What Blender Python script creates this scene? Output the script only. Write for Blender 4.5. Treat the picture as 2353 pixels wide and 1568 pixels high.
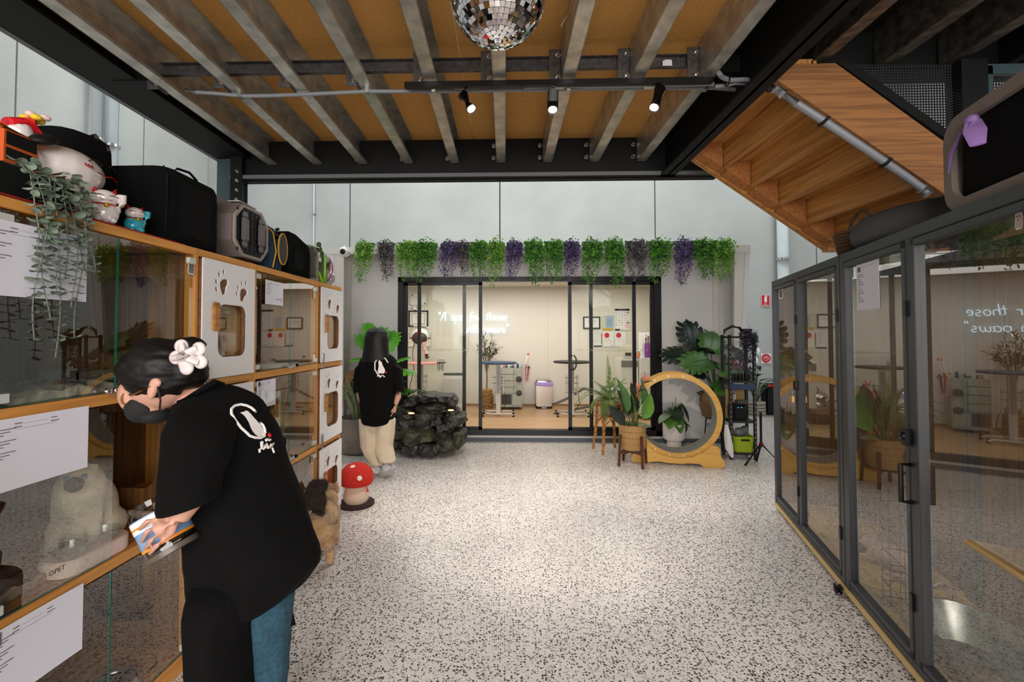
import bpy, bmesh, math, random
from mathutils import Vector, Matrix, Euler, Quaternion
for _o in list(bpy.data.objects): bpy.data.objects.remove(_o)
PI = math.pi
R = math.radians
SC = bpy.context.scene
C = SC.collection
# ------------------------------------------------------------------ camera
W_, H_, FP = 2353, 1568, 1050.0
TH, PIT, CZ = R(1.6), R(1.5), 1.5
SX = -(1160 - W_/2 - FP*math.tan(TH)/math.cos(PIT))/W_
SY = (770 - H_/2 - FP*math.tan(PIT))/W_
cd = bpy.data.cameras.new('camera'); cam = bpy.data.objects.new('camera', cd); C.objects.link(cam)
cd.sensor_width = 36; cd.sensor_fit = 'HORIZONTAL'; cd.lens = 36*FP/W_
cd.shift_x = SX; cd.shift_y = SY; cd.clip_start = 0.05; cd.clip_end = 100
cam.location = (0, 0, CZ); cam.rotation_euler = (PI/2 + PIT, 0, TH)
SC.camera = cam
# ------------------------------------------------------------------ world, lights, exposure
SC.view_settings.view_transform = 'Standard'; SC.view_settings.look = 'None'
SC.view_settings.gamma = 1; SC.view_settings.exposure = 0.43; SC.view_settings.use_curve_mapping = False
SC.cycles.max_bounces = 8; SC.cycles.diffuse_bounces = 3; SC.cycles.glossy_bounces = 4
SC.cycles.transparent_max_bounces = 24; SC.cycles.transmission_bounces = 6
SC.cycles.caustics_reflective = False; SC.cycles.caustics_refractive = False
SC.cycles.sample_clamp_indirect = 4.0
wd = bpy.data.worlds.new('world'); SC.world = wd; wd.use_nodes = True
wd.node_tree.nodes['Background'].inputs[0].default_value = (0.75, 0.86, 1.0, 1)
wd.node_tree.nodes['Background'].inputs[1].default_value = 0.55

def area(name, loc, rot, sx, sy, power, col):
    l = bpy.data.lights.new(name, 'AREA'); l.shape = 'RECTANGLE'; l.size = sx; l.size_y = sy
    l.energy = power; l.color = col
    o = bpy.data.objects.new(name, l); C.objects.link(o); o.location = loc; o.rotation_euler = rot
    return o
# daylight through the open roller door behind the camera and the roof lights of the hall
area('roller_door_daylight', (0.6, -4.0, 2.3), (R(78), 0, 0), 6.6, 3.0, 440, (1.0, 0.945, 0.90))
area('roof_light', (-4.6, 4.5, 6.6), (0, 0, 0), 1.6, 8.0, 120, (0.97, 0.99, 1.0))
area('roof_light', (0.5, 7.4, 6.6), (0, 0, 0), 7.0, 1.2, 190, (0.97, 0.99, 1.0))
area('roof_light', (5.6, 6.0, 6.6), (0, 0, 0), 1.6, 5.0, 80, (0.95, 0.99, 1.0))
# ------------------------------------------------------------------ helpers
def lin(c):
    return tuple((x/255/12.92 if x/255 <= .04045 else ((x/255+.055)/1.055)**2.4) for x in c)
def atY(px, py, Y):
    d = ray(px, py); t = Y/d.y; return Vector((d.x*t, Y, CZ + d.z*t))
def atZ(px, py, z=0.0):
    d = ray(px, py); t = (z-CZ)/d.z; return Vector((d.x*t, d.y*t, z))
def atX(px, py, X):
    d = ray(px, py); t = X/d.x; return Vector((X, d.y*t, CZ + d.z*t))
_M = Euler((PI/2 + PIT, 0, TH)).to_matrix()
def ray(px, py):
    return _M @ Vector(((px - W_/2 + SX*W_)/FP, -(py - H_/2 - SY*W_)/FP, -1))

MT = {}
def mat(name, rgb=(128,128,128), rough=.6, metal=0., noise=None, bump=None, wood=None, emit=None, alpha=None, coat=0, spec=.5, sheen=0, dark=None, trans=0, weave=None):
    """procedural principled material; noise=(scale, amount), wood=axis string, dark = second colour"""
    if name in MT: return MT[name]
    m = bpy.data.materials.new(name); m.use_nodes = True; MT[name] = m
    nt = m.node_tree; N = nt.nodes; L = nt.links; b = N['Principled BSDF']
    c = lin(rgb); b.inputs['Base Color'].default_value = (*c, 1)
    b.inputs['Roughness'].default_value = rough; b.inputs['Metallic'].default_value = metal
    b.inputs['Specular IOR Level'].default_value = spec
    if coat: b.inputs['Coat Weight'].default_value = coat; b.inputs['Coat Roughness'].default_value = .12
    if sheen: b.inputs['Sheen Weight'].default_value = sheen
    if trans: b.inputs['Transmission Weight'].default_value = trans
    m.diffuse_color = (*c, 1)
    tc = N.new('ShaderNodeTexCoord')
    def noise_node(scale, sv=(1,1,1), detail=4, dist=0):
        mp = N.new('ShaderNodeMapping'); mp.inputs['Scale'].default_value = sv; L.new(tc.outputs['Object'], mp.inputs['Vector'])
        n = N.new('ShaderNodeTexNoise'); n.inputs['Scale'].default_value = scale; n.inputs['Detail'].default_value = detail
        n.inputs['Distortion'].default_value = dist; L.new(mp.outputs[0], n.inputs['Vector']); return n
    if wood:
        sv = {'x':(.6,16,16),'y':(16,.6,16),'z':(16,16,.6)}[wood]
        n = noise_node(3.0, sv, 5, .5)
        r = N.new('ShaderNodeValToRGB'); d = lin(dark) if dark else tuple(x*.55 for x in c)
        r.color_ramp.elements[0].position = .32; r.color_ramp.elements[0].color = (*d, 1)
        r.color_ramp.elements[1].position = .58; r.color_ramp.elements[1].color = (*c, 1)
        L.new(n.outputs['Fac'], r.inputs[0]); L.new(r.outputs[0], b.inputs['Base Color'])
        if not bump:
            bp = N.new('ShaderNodeBump'); bp.inputs['Strength'].default_value = .08; bp.inputs['Distance'].default_value = .01
            L.new(n.outputs['Fac'], bp.inputs['Height']); L.new(bp.outputs[0], b.inputs['Normal'])
    elif noise:
        n = noise_node(noise[0]); r = N.new('ShaderNodeValToRGB'); a = noise[1]
        d = lin(dark) if dark else tuple(x*(1-a) for x in c)
        r.color_ramp.elements[0].position = .35; r.color_ramp.elements[0].color = (*d, 1)
        r.color_ramp.elements[1].position = .65; r.color_ramp.elements[1].color = (*(min(1, x*(1+a*.4)) for x in c), 1)
        L.new(n.outputs['Fac'], r.inputs[0]); L.new(r.outputs[0], b.inputs['Base Color'])
    if weave:
        w1 = N.new('ShaderNodeTexWave'); w1.bands_direction = 'Z'; w1.inputs['Scale'].default_value = weave
        w1.inputs['Distortion'].default_value = 1.5; L.new(tc.outputs['Object'], w1.inputs['Vector'])
        w2 = N.new('ShaderNodeTexWave'); w2.bands_direction = 'X'; w2.inputs['Scale'].default_value = weave
        w2.inputs['Distortion'].default_value = 1.5; L.new(tc.outputs['Object'], w2.inputs['Vector'])
        mx = N.new('ShaderNodeMath'); mx.operation = 'MULTIPLY'; L.new(w1.outputs['Fac'], mx.inputs[0]); L.new(w2.outputs['Fac'], mx.inputs[1])
        r = N.new('ShaderNodeValToRGB'); d = lin(dark) if dark else tuple(x*.3 for x in c)
        r.color_ramp.elements[0].color = (*d, 1); r.color_ramp.elements[1].color = (*c, 1); r.color_ramp.elements[1].position = .35
        L.new(mx.outputs[0], r.inputs[0]); L.new(r.outputs[0], b.inputs['Base Color'])
        bp = N.new('ShaderNodeBump'); bp.inputs['Strength'].default_value = .6; bp.inputs['Distance'].default_value = .006
        L.new(mx.outputs[0], bp.inputs['Height']); L.new(bp.outputs[0], b.inputs['Normal'])
    if bump:
        n = noise_node(bump[0]); bp = N.new('ShaderNodeBump'); bp.inputs['Strength'].default_value = bump[1]; bp.inputs['Distance'].default_value = .02
        L.new(n.outputs['Fac'], bp.inputs['Height']); L.new(bp.outputs[0], b.inputs['Normal'])
    if emit:
        b.inputs['Emission Color'].default_value = (*lin(emit[0]), 1); b.inputs['Emission Strength'].default_value = emit[1]
    return m

def glass(name, tint=(1,1,1), ior=1.5, rough=.0, dens=0.0, dcol=(0,0,0)):
    """architectural glass: fresnel mirror over a tinted clear body"""
    if name in MT: return MT[name]
    m = bpy.data.materials.new(name); m.use_nodes = True; MT[name] = m
    nt = m.node_tree; N = nt.nodes; L = nt.links
    for n in list(N): N.remove(n)
    o = N.new('ShaderNodeOutputMaterial'); t = N.new('ShaderNodeBsdfTransparent'); t.inputs[0].default_value = (*tint, 1)
    g = N.new('ShaderNodeBsdfGlossy'); g.inputs['Roughness'].default_value = rough; g.inputs[0].default_value = (1,1,1,1)
    f = N.new('ShaderNodeFresnel'); f.inputs[0].default_value = ior
    x = N.new('ShaderNodeMixShader'); ge = N.new('ShaderNodeNewGeometry'); iv = N.new('ShaderNodeMath'); iv.operation = 'SUBTRACT'; iv.inputs[0].default_value = 1; L.new(ge.outputs['Backfacing'], iv.inputs[1])
    mu = N.new('ShaderNodeMath'); mu.operation = 'MULTIPLY'; L.new(f.outputs[0], mu.inputs[0]); L.new(iv.outputs[0], mu.inputs[1]); L.new(mu.outputs[0], x.inputs[0])
    if dens:
        d = N.new('ShaderNodeBsdfDiffuse'); d.inputs[0].default_value = (*dcol, 1)
        y = N.new('ShaderNodeMixShader'); y.inputs[0].default_value = dens
        L.new(t.outputs[0], y.inputs[1]); L.new(d.outputs[0], y.inputs[2]); L.new(y.outputs[0], x.inputs[1])
    else: L.new(t.outputs[0], x.inputs[1])
    L.new(g.outputs[0], x.inputs[2]); L.new(x.outputs[0], o.inputs[0])
    m.diffuse_color = (.6,.8,.8,.3)
    return m

def wmat(o):
    m = o.matrix_basis.copy()
    return wmat(o.parent) @ m if o.parent else m

def frame(d, up=(0,0,1)):
    d = Vector(d).normalized(); u = Vector(up)
    if abs(d.dot(u)) > .97: u = Vector((0,1,0)) if abs(d.y) < .9 else Vector((1,0,0))
    s = d.cross(u).normalized(); return d, s, s.cross(d)

class MB:
    def __init__(s): s.v = []; s.f = []; s.mi = []; s.mats = []; s.cur = None
    def use(s, m): s.cur = m; return s
    def add(s, vs, fs, m=None, mx=None):
        m = m or s.cur
        if m not in s.mats: s.mats.append(m)
        k = s.mats.index(m); n = len(s.v)
        s.v += [tuple(mx @ Vector(p)) if mx else tuple(p) for p in vs]
        s.f += [tuple(i+n for i in f) for f in fs]; s.mi += [k]*len(fs); return s
    def box(s, a, b, m=None, mx=None):
        x0,y0,z0 = (min(p,q) for p,q in zip(a,b)); x1,y1,z1 = (max(p,q) for p,q in zip(a,b))
        return s.add([(x0,y0,z0),(x1,y0,z0),(x1,y1,z0),(x0,y1,z0),(x0,y0,z1),(x1,y0,z1),(x1,y1,z1),(x0,y1,z1)],
              [(3,2,1,0),(4,5,6,7),(0,1,5,4),(1,2,6,5),(2,3,7,6),(3,0,4,7)], m, mx)
    def obox(s, c, size, rot=(0,0,0), m=None):
        h = Vector(size)/2
        return s.box(-h, h, m, Matrix.Translation(c) @ Euler(rot).to_matrix().to_4x4())
    def bar(s, p0, p1, w, h, m=None, up=(0,0,1)):
        p0 = Vector(p0); p1 = Vector(p1); d, a, b = frame(p1-p0, up); vs = []
        for p in (p0, p1):
            for i, j in ((-1,-1),(1,-1),(1,1),(-1,1)): vs.append(p + a*(w/2*i) + b*(h/2*j))
        return s.add(vs, [(0,1,2,3),(7,6,5,4),(4,5,1,0),(5,6,2,1),(6,7,3,2),(7,4,0,3)], m)
    def tube(s, pts, r, n=8, m=None, caps=True, sq=1.0):
        pts = [Vector(p) for p in pts]; k = len(pts); rs = r if isinstance(r, (list,tuple)) else [r]*k
        vs = []; fs = []; pa = None
        for i, p in enumerate(pts):
            d = (pts[min(i+1,k-1)] - pts[max(i-1,0)])
            d = d.normalized() if d.length > 1e-9 else Vector((0,0,1))
            if pa is None: _, a, b = frame(d)
            else:
                a = (pa - d*pa.dot(d)); a = a.normalized() if a.length > 1e-6 else frame(d)[1]; b = d.cross(a)
            pa = a
            for j in range(n):
                t = 2*PI*j/n; vs.append(p + a*(math.cos(t)*rs[i]) + b*(math.sin(t)*rs[i]*sq))
        for i in range(k-1):
            for j in range(n):
                q = (j+1) % n; fs.append((i*n+j, i*n+q, (i+1)*n+q, (i+1)*n+j))
        if caps: fs.append(tuple(range(n-1,-1,-1))); fs.append(tuple((k-1)*n+j for j in range(n)))
        return s.add(vs, fs, m)
    def cyl(s, p0, p1, r0, r1=None, n=16, m=None, caps=True):
        return s.tube([p0, p1], [r0, r0 if r1 is None else r1], n, m, caps)
    def lathe(s, prof, c=(0,0,0), n=24, m=None, mx=None, wob=None):
        vs = []; fs = []; k = len(prof)
        for i, (r, z) in enumerate(prof):
            for j in range(n):
                t = 2*PI*j/n; q = max(r, 1e-4)*(wob(j, n, z) if wob else 1)
                vs.append((c[0]+q*math.cos(t), c[1]+q*math.sin(t), c[2]+z))
        for i in range(k-1):
            for j in range(n):
                q = (j+1) % n; fs.append((i*n+j, i*n+q, (i+1)*n+q, (i+1)*n+j))
        fs.append(tuple(range(n-1,-1,-1))); fs.append(tuple((k-1)*n+j for j in range(n)))
        return s.add(vs, fs, m, mx)
    def ell(s, c, r, rot=(0,0,0), nu=16, nv=10, m=None):
        r = (r,)*3 if isinstance(r, (int,float)) else r
        mx = Matrix.Translation(c) @ Euler(rot).to_matrix().to_4x4() @ Matrix.Diagonal((*r, 1))
        vs = [(0,0,-1)]; fs = []
        for i in range(1, nv):
            a = -PI/2 + PI*i/nv
            for j in range(nu): vs.append((math.cos(a)*math.cos(2*PI*j/nu), math.cos(a)*math.sin(2*PI*j/nu), math.sin(a)))
        vs.append((0,0,1)); T = len(vs)-1
        for j in range(nu):
            q = (j+1) % nu; fs.append((0, 1+q, 1+j)); fs.append((T, T-nu+j, T-nu+q))
            for i in range(nv-2): fs.append((1+i*nu+j, 1+i*nu+q, 1+(i+1)*nu+q, 1+(i+1)*nu+j))
        return s.add(vs, fs, m, mx)
    def loft(s, rings, m=None, caps=True):
        n = len(rings[0]); vs = [p for r in rings for p in r]; fs = []
        for i in range(len(rings)-1):
            for j in range(n):
                q = (j+1) % n; fs.append((i*n+j, i*n+q, (i+1)*n+q, (i+1)*n+j))
        if caps: fs.append(tuple(range(n-1,-1,-1))); fs.append(tuple((len(rings)-1)*n+j for j in range(n)))
        return s.add(vs, fs, m)
    def poly(s, pts, th, m=None, mx=None):
        """convex or simple polygon in XY extruded from z=0 to th"""
        n = len(pts); vs = [(x,y,0) for x,y in pts] + [(x,y,th) for x,y in pts]
        fs = [tuple(range(n-1,-1,-1)), tuple(range(n, 2*n))] + [(i, (i+1)%n, n+(i+1)%n, n+i) for i in range(n)]
        return s.add(vs, fs, m, mx)
    def mesh(s, me, m=None, mx=None):
        return s.add([v.co[:] for v in me.vertices], [tuple(p.vertices) for p in me.polygons], m, mx)
    def build(s, name, m=None, parent=None, world=False, bev=0, flat=False, sub=0):
        if m is not None: s.mats = [m]; s.mi = [0]*len(s.f)
        me = bpy.data.meshes.new(name)
        vs = s.v
        if world and parent: inv = wmat(parent).inverted(); vs = [tuple(inv @ Vector(p)) for p in vs]
        me.from_pydata(vs, [], s.f)
        for q in s.mats: me.materials.append(q)
        me.polygons.foreach_set('material_index', s.mi)
        bm = bmesh.new(); bm.from_mesh(me); bmesh.ops.recalc_face_normals(bm, faces=bm.faces)
        if bev:
            es = [e for e in bm.edges if len(e.link_faces) == 2 and e.calc_face_angle(0) > .6]
            bmesh.ops.bevel(bm, geom=es, offset=bev, segments=2, affect='EDGES', clamp_overlap=True)
        bm.to_mesh(me); bm.free()
        if not flat:
            me.polygons.foreach_set('use_smooth', [True]*len(me.polygons)); me.set_sharp_from_angle(angle=R(38))
        o = bpy.data.objects.new(name, me); C.objects.link(o)
        if parent: o.parent = parent
        return o

def tag(o, label=None, cat=None, group=None, kind=None):
    if label: o['label'] = label
    if cat: o['category'] = cat
    if group: o['group'] = group
    if kind: o['kind'] = kind
    return o
def thing(name, label, cat, loc=(0,0,0), rz=0, group=None):
    o = bpy.data.objects.new(name, None); C.objects.link(o); o.empty_display_size = .1
    o.location = loc; o.rotation_euler = (0,0,rz); return tag(o, label, cat, group)
def struct(name, loc=(0,0,0), rz=0, label=None):
    o = bpy.data.objects.new(name, None); C.objects.link(o); o.location = loc; o.rotation_euler = (0,0,rz); o['kind'] = 'structure'
    if label: o['label'] = label
    return o
def dup(o, loc=None, rz=None, label=None, parent=None, scale=None):
    kids = [c for c in bpy.data.objects if c.parent == o]
    r = o.copy(); C.objects.link(r)
    if parent: r.parent = parent
    if loc is not None: r.location = loc
    if rz is not None: r.rotation_euler = (0,0,rz)
    if scale is not None: r.scale = (scale,)*3 if isinstance(scale,(int,float)) else scale
    if label: r['label'] = label
    for c in kids: dup(c, parent=r)
    return r
def inst(name, me, parent, mx):
    o = bpy.data.objects.new(name, me); C.objects.link(o); o.parent = parent; o.matrix_basis = mx; return o
def smoothed(me, ang=38):
    me.polygons.foreach_set('use_smooth', [True]*len(me.polygons)); me.set_sharp_from_angle(angle=R(ang)); return me

def curve_mesh(setup):
    o, cu = setup(); C.objects.link(o)
    dg = bpy.context.evaluated_depsgraph_get(); me = bpy.data.meshes.new_from_object(o.evaluated_get(dg))
    bpy.data.objects.remove(o); bpy.data.curves.remove(cu); return me
def plate(loops, th, bev=0):
    """flat plate in XY (z 0..th) from closed loops; inner loops become holes"""
    def f():
        cu = bpy.data.curves.new('c', 'CURVE'); cu.dimensions = '2D'; cu.fill_mode = 'BOTH'; cu.extrude = th/2
        for lp in loops:
            sp = cu.splines.new('POLY'); sp.points.add(len(lp)-1); sp.use_cyclic_u = True
            for i, p in enumerate(lp): sp.points[i].co = (p[0], p[1], 0, 1)
        return bpy.data.objects.new('c', cu), cu
    me = curve_mesh(f)
    for v in me.vertices: v.co.z += th/2
    return me
def text(body, size=1, th=.001, align='CENTER'):
    def f():
        cu = bpy.data.curves.new('t', 'FONT'); cu.body = body; cu.size = size; cu.extrude = th/2
        cu.align_x = align; cu.align_y = 'CENTER'; cu.resolution_u = 2
        return bpy.data.objects.new('t', cu), cu
    return curve_mesh(f)
def rrect(x0, y0, x1, y1, r, n=5):
    out = []
    for cx, cy, a in ((x1-r,y1-r,0),(x0+r,y1-r,90),(x0+r,y0+r,180),(x1-r,y0+r,270)):
        for i in range(n+1): t = R(a+90*i/n); out.append((cx+r*math.cos(t), cy+r*math.sin(t)))
    return out
def oval(cx, cy, rx, ry, rot=0, n=14):
    c, s = math.cos(rot), math.sin(rot)
    return [(cx+rx*math.cos(2*PI*i/n)*c-ry*math.sin(2*PI*i/n)*s, cy+rx*math.cos(2*PI*i/n)*s+ry*math.sin(2*PI*i/n)*c) for i in range(n)]
def blob(mb, voxel=.01, smooth=4, noise=None):
    """fuse the closed shapes of mb into one continuous skin"""
    me = bpy.data.meshes.new('b'); me.from_pydata(mb.v, [], mb.f)
    bm = bmesh.new(); bm.from_mesh(me); bmesh.ops.recalc_face_normals(bm, faces=bm.faces); bm.to_mesh(me); bm.free()
    o = bpy.data.objects.new('b', me); C.objects.link(o)
    md = o.modifiers.new('r', 'REMESH'); md.mode = 'VOXEL'; md.voxel_size = voxel
    sm = o.modifiers.new('s', 'SMOOTH'); sm.iterations = smooth; sm.factor = .5
    dg = bpy.context.evaluated_depsgraph_get(); out = bpy.data.meshes.new_from_object(o.evaluated_get(dg))
    bpy.data.objects.remove(o)
    out.polygons.foreach_set('use_smooth', [True]*len(out.polygons)); return out
def put(name, me, m, parent=None, world=False):
    me.materials.clear()
    for q in (m if isinstance(m, list) else [m]): me.materials.append(q)
    o = bpy.data.objects.new(name, me); C.objects.link(o)
    if parent:
        o.parent = parent
        if world: me.transform(wmat(parent).inverted())
    return o
rnd = random.Random(7)
def V(*a): return Vector(a)
def facemx(origin, n, up=(0,0,1)):
    """matrix whose local XY is the plane with normal n (x to the right seen from the front, y up)"""
    n = Vector(n).normalized(); u = Vector(up); x = u.cross(n).normalized(); y = n.cross(x)
    return Matrix((( x.x,y.x,n.x,origin[0]),(x.y,y.y,n.y,origin[1]),(x.z,y.z,n.z,origin[2]),(0,0,0,1)))
def printed(name, w, h, bg, rects, parent=None, mx=None, th=.0015, curl=0, label=None, cat=None, texts=()):
    """sheet in XY centred on the origin with printed marks; rects=(x0,y0,x1,y1,mat) as fractions from top-left"""
    b = MB(); n = 6 if curl else 1
    for i in range(n):
        x0, x1 = -w/2+w*i/n, -w/2+w*(i+1)/n
        z0, z1 = curl*(2*i/n-1)**2, curl*(2*(i+1)/n-1)**2
        b.add([(x0,-h/2,z0),(x1,-h/2,z1),(x1,h/2,z1),(x0,h/2,z0),(x0,-h/2,z0+th),(x1,-h/2,z1+th),(x1,h/2,z1+th),(x0,h/2,z0+th)],
              [(3,2,1,0),(4,5,6,7),(0,1,5,4),(1,2,6,5),(2,3,7,6),(3,0,4,7)], bg)
    zt = th + (curl if curl else 0)
    for (x0,y0,x1,y1,m) in rects:
        zc = curl*(x0+x1-1)**2 if curl else 0
        b.box((-w/2+x0*w, h/2-y1*h, th+zc-.0002), (-w/2+x1*w, h/2-y0*h, th+zc+.0006), m)
    for (body, sz, cx, cy, m) in texts:
        b.mesh(text(body, sz, .0006), m, Matrix.Translation((-w/2+cx*w, h/2-cy*h, th+.0006)))
    o = b.build(name, None, None, flat=True)
    if parent: o.parent = parent
    if mx: o.matrix_basis = mx
    if label: tag(o, label, cat)
    return o
# ------------------------------------------------------------------ materials
def terrazzo():
    m = bpy.data.materials.new('terrazzo'); m.use_nodes = True; nt = m.node_tree; N = nt.nodes; L = nt.links; b = N['Principled BSDF']
    tc = N.new('ShaderNodeTexCoord'); prev = None
    base = N.new('ShaderNodeTexNoise'); base.inputs['Scale'].default_value = 1.3; L.new(tc.outputs['Object'], base.inputs['Vector'])
    r0 = N.new('ShaderNodeValToRGB'); r0.color_ramp.elements[0].color = (*lin((214,206,201)),1); r0.color_ramp.elements[1].color = (*lin((226,219,214)),1)
    L.new(base.outputs['Fac'], r0.inputs[0]); prev = r0.outputs[0]
    for sc, th, cut, col in ((62, .36, .26, (232,229,224)), (95, .36, .30, (136,128,122)), (66, .35, .19, (26,22,20)), (98, .36, .15, (38,33,30)), (52, .30, .07, (76,64,58))):
        nz = N.new('ShaderNodeTexNoise'); nz.inputs['Scale'].default_value = sc*.9; L.new(tc.outputs['Object'], nz.inputs['Vector'])
        ad = N.new('ShaderNodeVectorMath'); ad.operation = 'MULTIPLY_ADD'; ad.inputs[1].default_value = (.55/sc,)*3; L.new(nz.outputs['Color'], ad.inputs[0]); L.new(tc.outputs['Object'], ad.inputs[2])
        v = N.new('ShaderNodeTexVoronoi'); v.voronoi_dimensions = '2D'; v.inputs['Scale'].default_value = sc; L.new(ad.outputs[0], v.inputs['Vector'])
        s = N.new('ShaderNodeSeparateColor'); L.new(v.outputs['Color'], s.inputs[0])
        a = N.new('ShaderNodeMath'); a.operation = 'LESS_THAN'; a.inputs[1].default_value = cut; L.new(s.outputs[0], a.inputs[0])
        d = N.new('ShaderNodeMath'); d.operation = 'LESS_THAN'; d.inputs[1].default_value = th; L.new(v.outputs['Distance'], d.inputs[0])
        x = N.new('ShaderNodeMath'); x.operation = 'MULTIPLY'; L.new(a.outputs[0], x.inputs[0]); L.new(d.outputs[0], x.inputs[1])
        mx = N.new('ShaderNodeMix'); mx.data_type = 'RGBA'; L.new(x.outputs[0], mx.inputs[0]); L.new(prev, mx.inputs[6]); mx.inputs[7].default_value = (*lin(col),1); prev = mx.outputs[2]
    L.new(prev, b.inputs['Base Color']); b.inputs['Roughness'].default_value = .30; b.inputs['Specular IOR Level'].default_value = .55
    MT['terrazzo'] = m; return m
TERR = terrazzo()
CONC = mat('concrete', (176,180,178), .85, noise=(.9, .10), bump=(30, .08))
CONC2 = mat('concrete_left', (178,182,179), .85, noise=(.7, .12), bump=(22, .12))
PANEL = mat('cabin_panel', (208,206,204), .5)
PANELIN = mat('cabin_lining', (226,220,208), .55)
BLK = mat('black_steel', (9,9,9), .6, noise=(9, .2), spec=.25)
BLKM = mat('black_frame', (8,8,9), .4, spec=.35)
GALV = mat('galvanised', (204,200,190), .34, .8, noise=(9, .3))
GALVD = mat('galvanised_dark', (92,88,86), .5, .6, noise=(25, .4))
SOFF = mat('particle_board', (204,150,76), .8, noise=(120, .22), bump=(200, .2))
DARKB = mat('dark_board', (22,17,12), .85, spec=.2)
STEEL = mat('bright_steel', (205,205,208), .22, 1.0)
GREYPL = mat('conduit_grey', (122,124,128), .45)
WHITEP = mat('white_pipe', (214,224,226), .35)
OAKP = mat('stair_timber_light', (182,126,64), .55, wood='x', dark=(134,84,36))
OAKY = mat('stair_timber_across', (184,128,62), .55, wood='y', dark=(138,88,38))
OAKS = mat('stair_stringer', (142,94,48), .6, wood='x', dark=(104,64,28))
OAKE = mat('stair_timber_end', (164,102,46), .65, noise=(40, .3))
WHITE = mat('white_paint', (232,230,230), .45)
INK = mat('ink', (60,60,66), .8); BLACK = mat('black_plain', (7,7,7), .6, spec=.3)
PAPER = mat('paper', (226,224,234), .8)
RED = mat('red_print', (200,20,36), .6)
LAMF = mat('lit_lamp', (255,255,255), .4, emit=((255,246,235), 14))
GLS = glass('clear_glass', (.97,.985,.975), 1.2)
GLC = glass('cabinet_glass', (.94,.96,.94), 2.3)
GLE = glass('enclosure_glass', (.95,.95,.93), 1.95)
GEDGE = mat('glass_edge_green', (20,92,78), .2)
WOODFL = mat('oak_planks', (200,164,124), .45, wood='x', dark=(172,134,96))

# ------------------------------------------------------------------ room shell
def sbox(name, a, b, m, kind='structure'):
    x = MB().box(a, b).build(name, m, flat=True); x['kind'] = kind; return x
fl = MB().box((-6.6,-5,-.1),(8.2,9.5,0)).build('floor', TERR, flat=True); fl['kind'] = 'structure'
# concrete back wall built of precast panels with open joints
wb = struct('wall_back', (0,9.3,0))
js = [-6.6,-3.2,-.1,3.05,6.25,8.2]
for i in range(5): MB().box((js[i]+.012,0,0),(js[i+1]-.012,.18,7)).build('panel', CONC, wb, flat=True)
MB().box((-6.6,.1,0),(8.2,.16,7)).build('joint_sealant', mat('sealant',(120,124,124),.8), wb, flat=True)
wl = struct('wall_left', (-6.2,0,0))
ys = [-5,-1.2,2.2,5.55,7.6,9.3]
for i in range(5): MB().box((-.2,ys[i]+.012,0),(0,ys[i+1]-.012,7)).build('panel', CONC2, wl, flat=True)
MB().box((-.16,-5,0),(-.05,9.3,7)).build('joint_sealant', MT['sealant'], wl, flat=True)
sbox('wall_right', (7.9,-5,0), (8.1,9.3,7), CONC)
sbox('ceiling_roof', (-6.4,-5,7), (8.1,9.5,7.1), mat('roof_sheet',(190,196,198),.6)).name = 'ceiling'
sbox('wall_front', (-6.4,-5.1,3.6), (8.1,-5,7), CONC)
# downpipes on the walls
def pipe(px, X=None, Y=None, r=.1, label='', m=WHITEP, z1=6.6):
    p = atX(px, 300, X) if X is not None else atY(px, 500, Y)
    t = thing('downpipe', label, 'pipe', (p.x, p.y, 0))
    MB().cyl((0,0,0),(0,0,z1),r,n=24).build('pipe', m, t)
    for z in (1.2, 3.0, 4.4, 5.8):
        b = MB().lathe([(r+.004,z-.02),(r+.01,z-.02),(r+.01,z+.02),(r+.004,z+.02)],n=20)
        b.build('bracket', STEEL, t)
pipe(256, X=-6.05, r=.11, label='thick pale blue-white downpipe on the left concrete wall')
pipe(222, X=-6.06, r=.085, label='thinner grey-white pipe left of the thick downpipe on the left wall', m=mat('pipe_grey',(176,184,186),.4))
pipe(1797, Y=9.17, r=.11, label='pale blue-white downpipe on the back wall right of the fire sign')
# slim conduit with saddles on the back wall
p = atY(722, 420, 9.27)
t = thing('wall_conduit', 'thin white vertical conduit on the back wall above the purple carrier', 'conduit', (p.x, 9.27, 0))
MB().cyl((0,0,0),(0,0,6.5),.016,n=10).build('tube', WHITEP, t)
for z in (2.6,3.3,4.0,4.7): MB().box((-.035,-.02,z-.012),(.035,.028,z+.012)).build('saddle', STEEL, t)
t = thing('wall_conduit', 'group of short white horizontal pipes beside the security camera', 'conduit', (-2.75, 9.2, 2.2))
for dz in (0,.12,.24,.34): MB().cyl((-1,0,dz),(1,0,dz),.02,n=8).build('tube', WHITEP, t)

# ------------------------------------------------------------------ mezzanine deck
mez = struct('ceiling_mezzanine', (0,0,0)); ZS = 3.36; ZJ = 3.125
seams = [-3.0,-1.8,-.6,.6,1.7,2.8,3.6,4.3]
for i in range(len(seams)-1):
    for (xa, xb) in ((-2.6,-.3),(-.3,1.62)):
        MB().box((xa+.002, seams[i]+.002, ZS),(xb-.002, seams[i+1]-.002, ZS+.02)).build('ceiling_board', SOFF, mez, flat=True)
def cjoist_mesh(y0, y1, w=.085, h=ZS-ZJ, t=.004):
    b = MB(); b.box((-w/2,y0,0),(-w/2+t,y1,h)).box((-w/2,y0,0),(w/2,y1,t)).box((-w/2,y0,h-t),(w/2,y1,h))
    b.box((w/2-t,y0,0),(w/2,y1,.018)).box((w/2-t,y0,h-.018),(w/2,y1,h))
    for q in (.35,.65): b.box((-w/2-.001,y0,h*q-.003),(-w/2+t+.002,y1,h*q+.003))
    return b
j0 = cjoist_mesh(-2.6, 4.27).build('joist', GALV, mez, flat=True)
JX = [-.035+.437*i for i in range(-5,4)]
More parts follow.
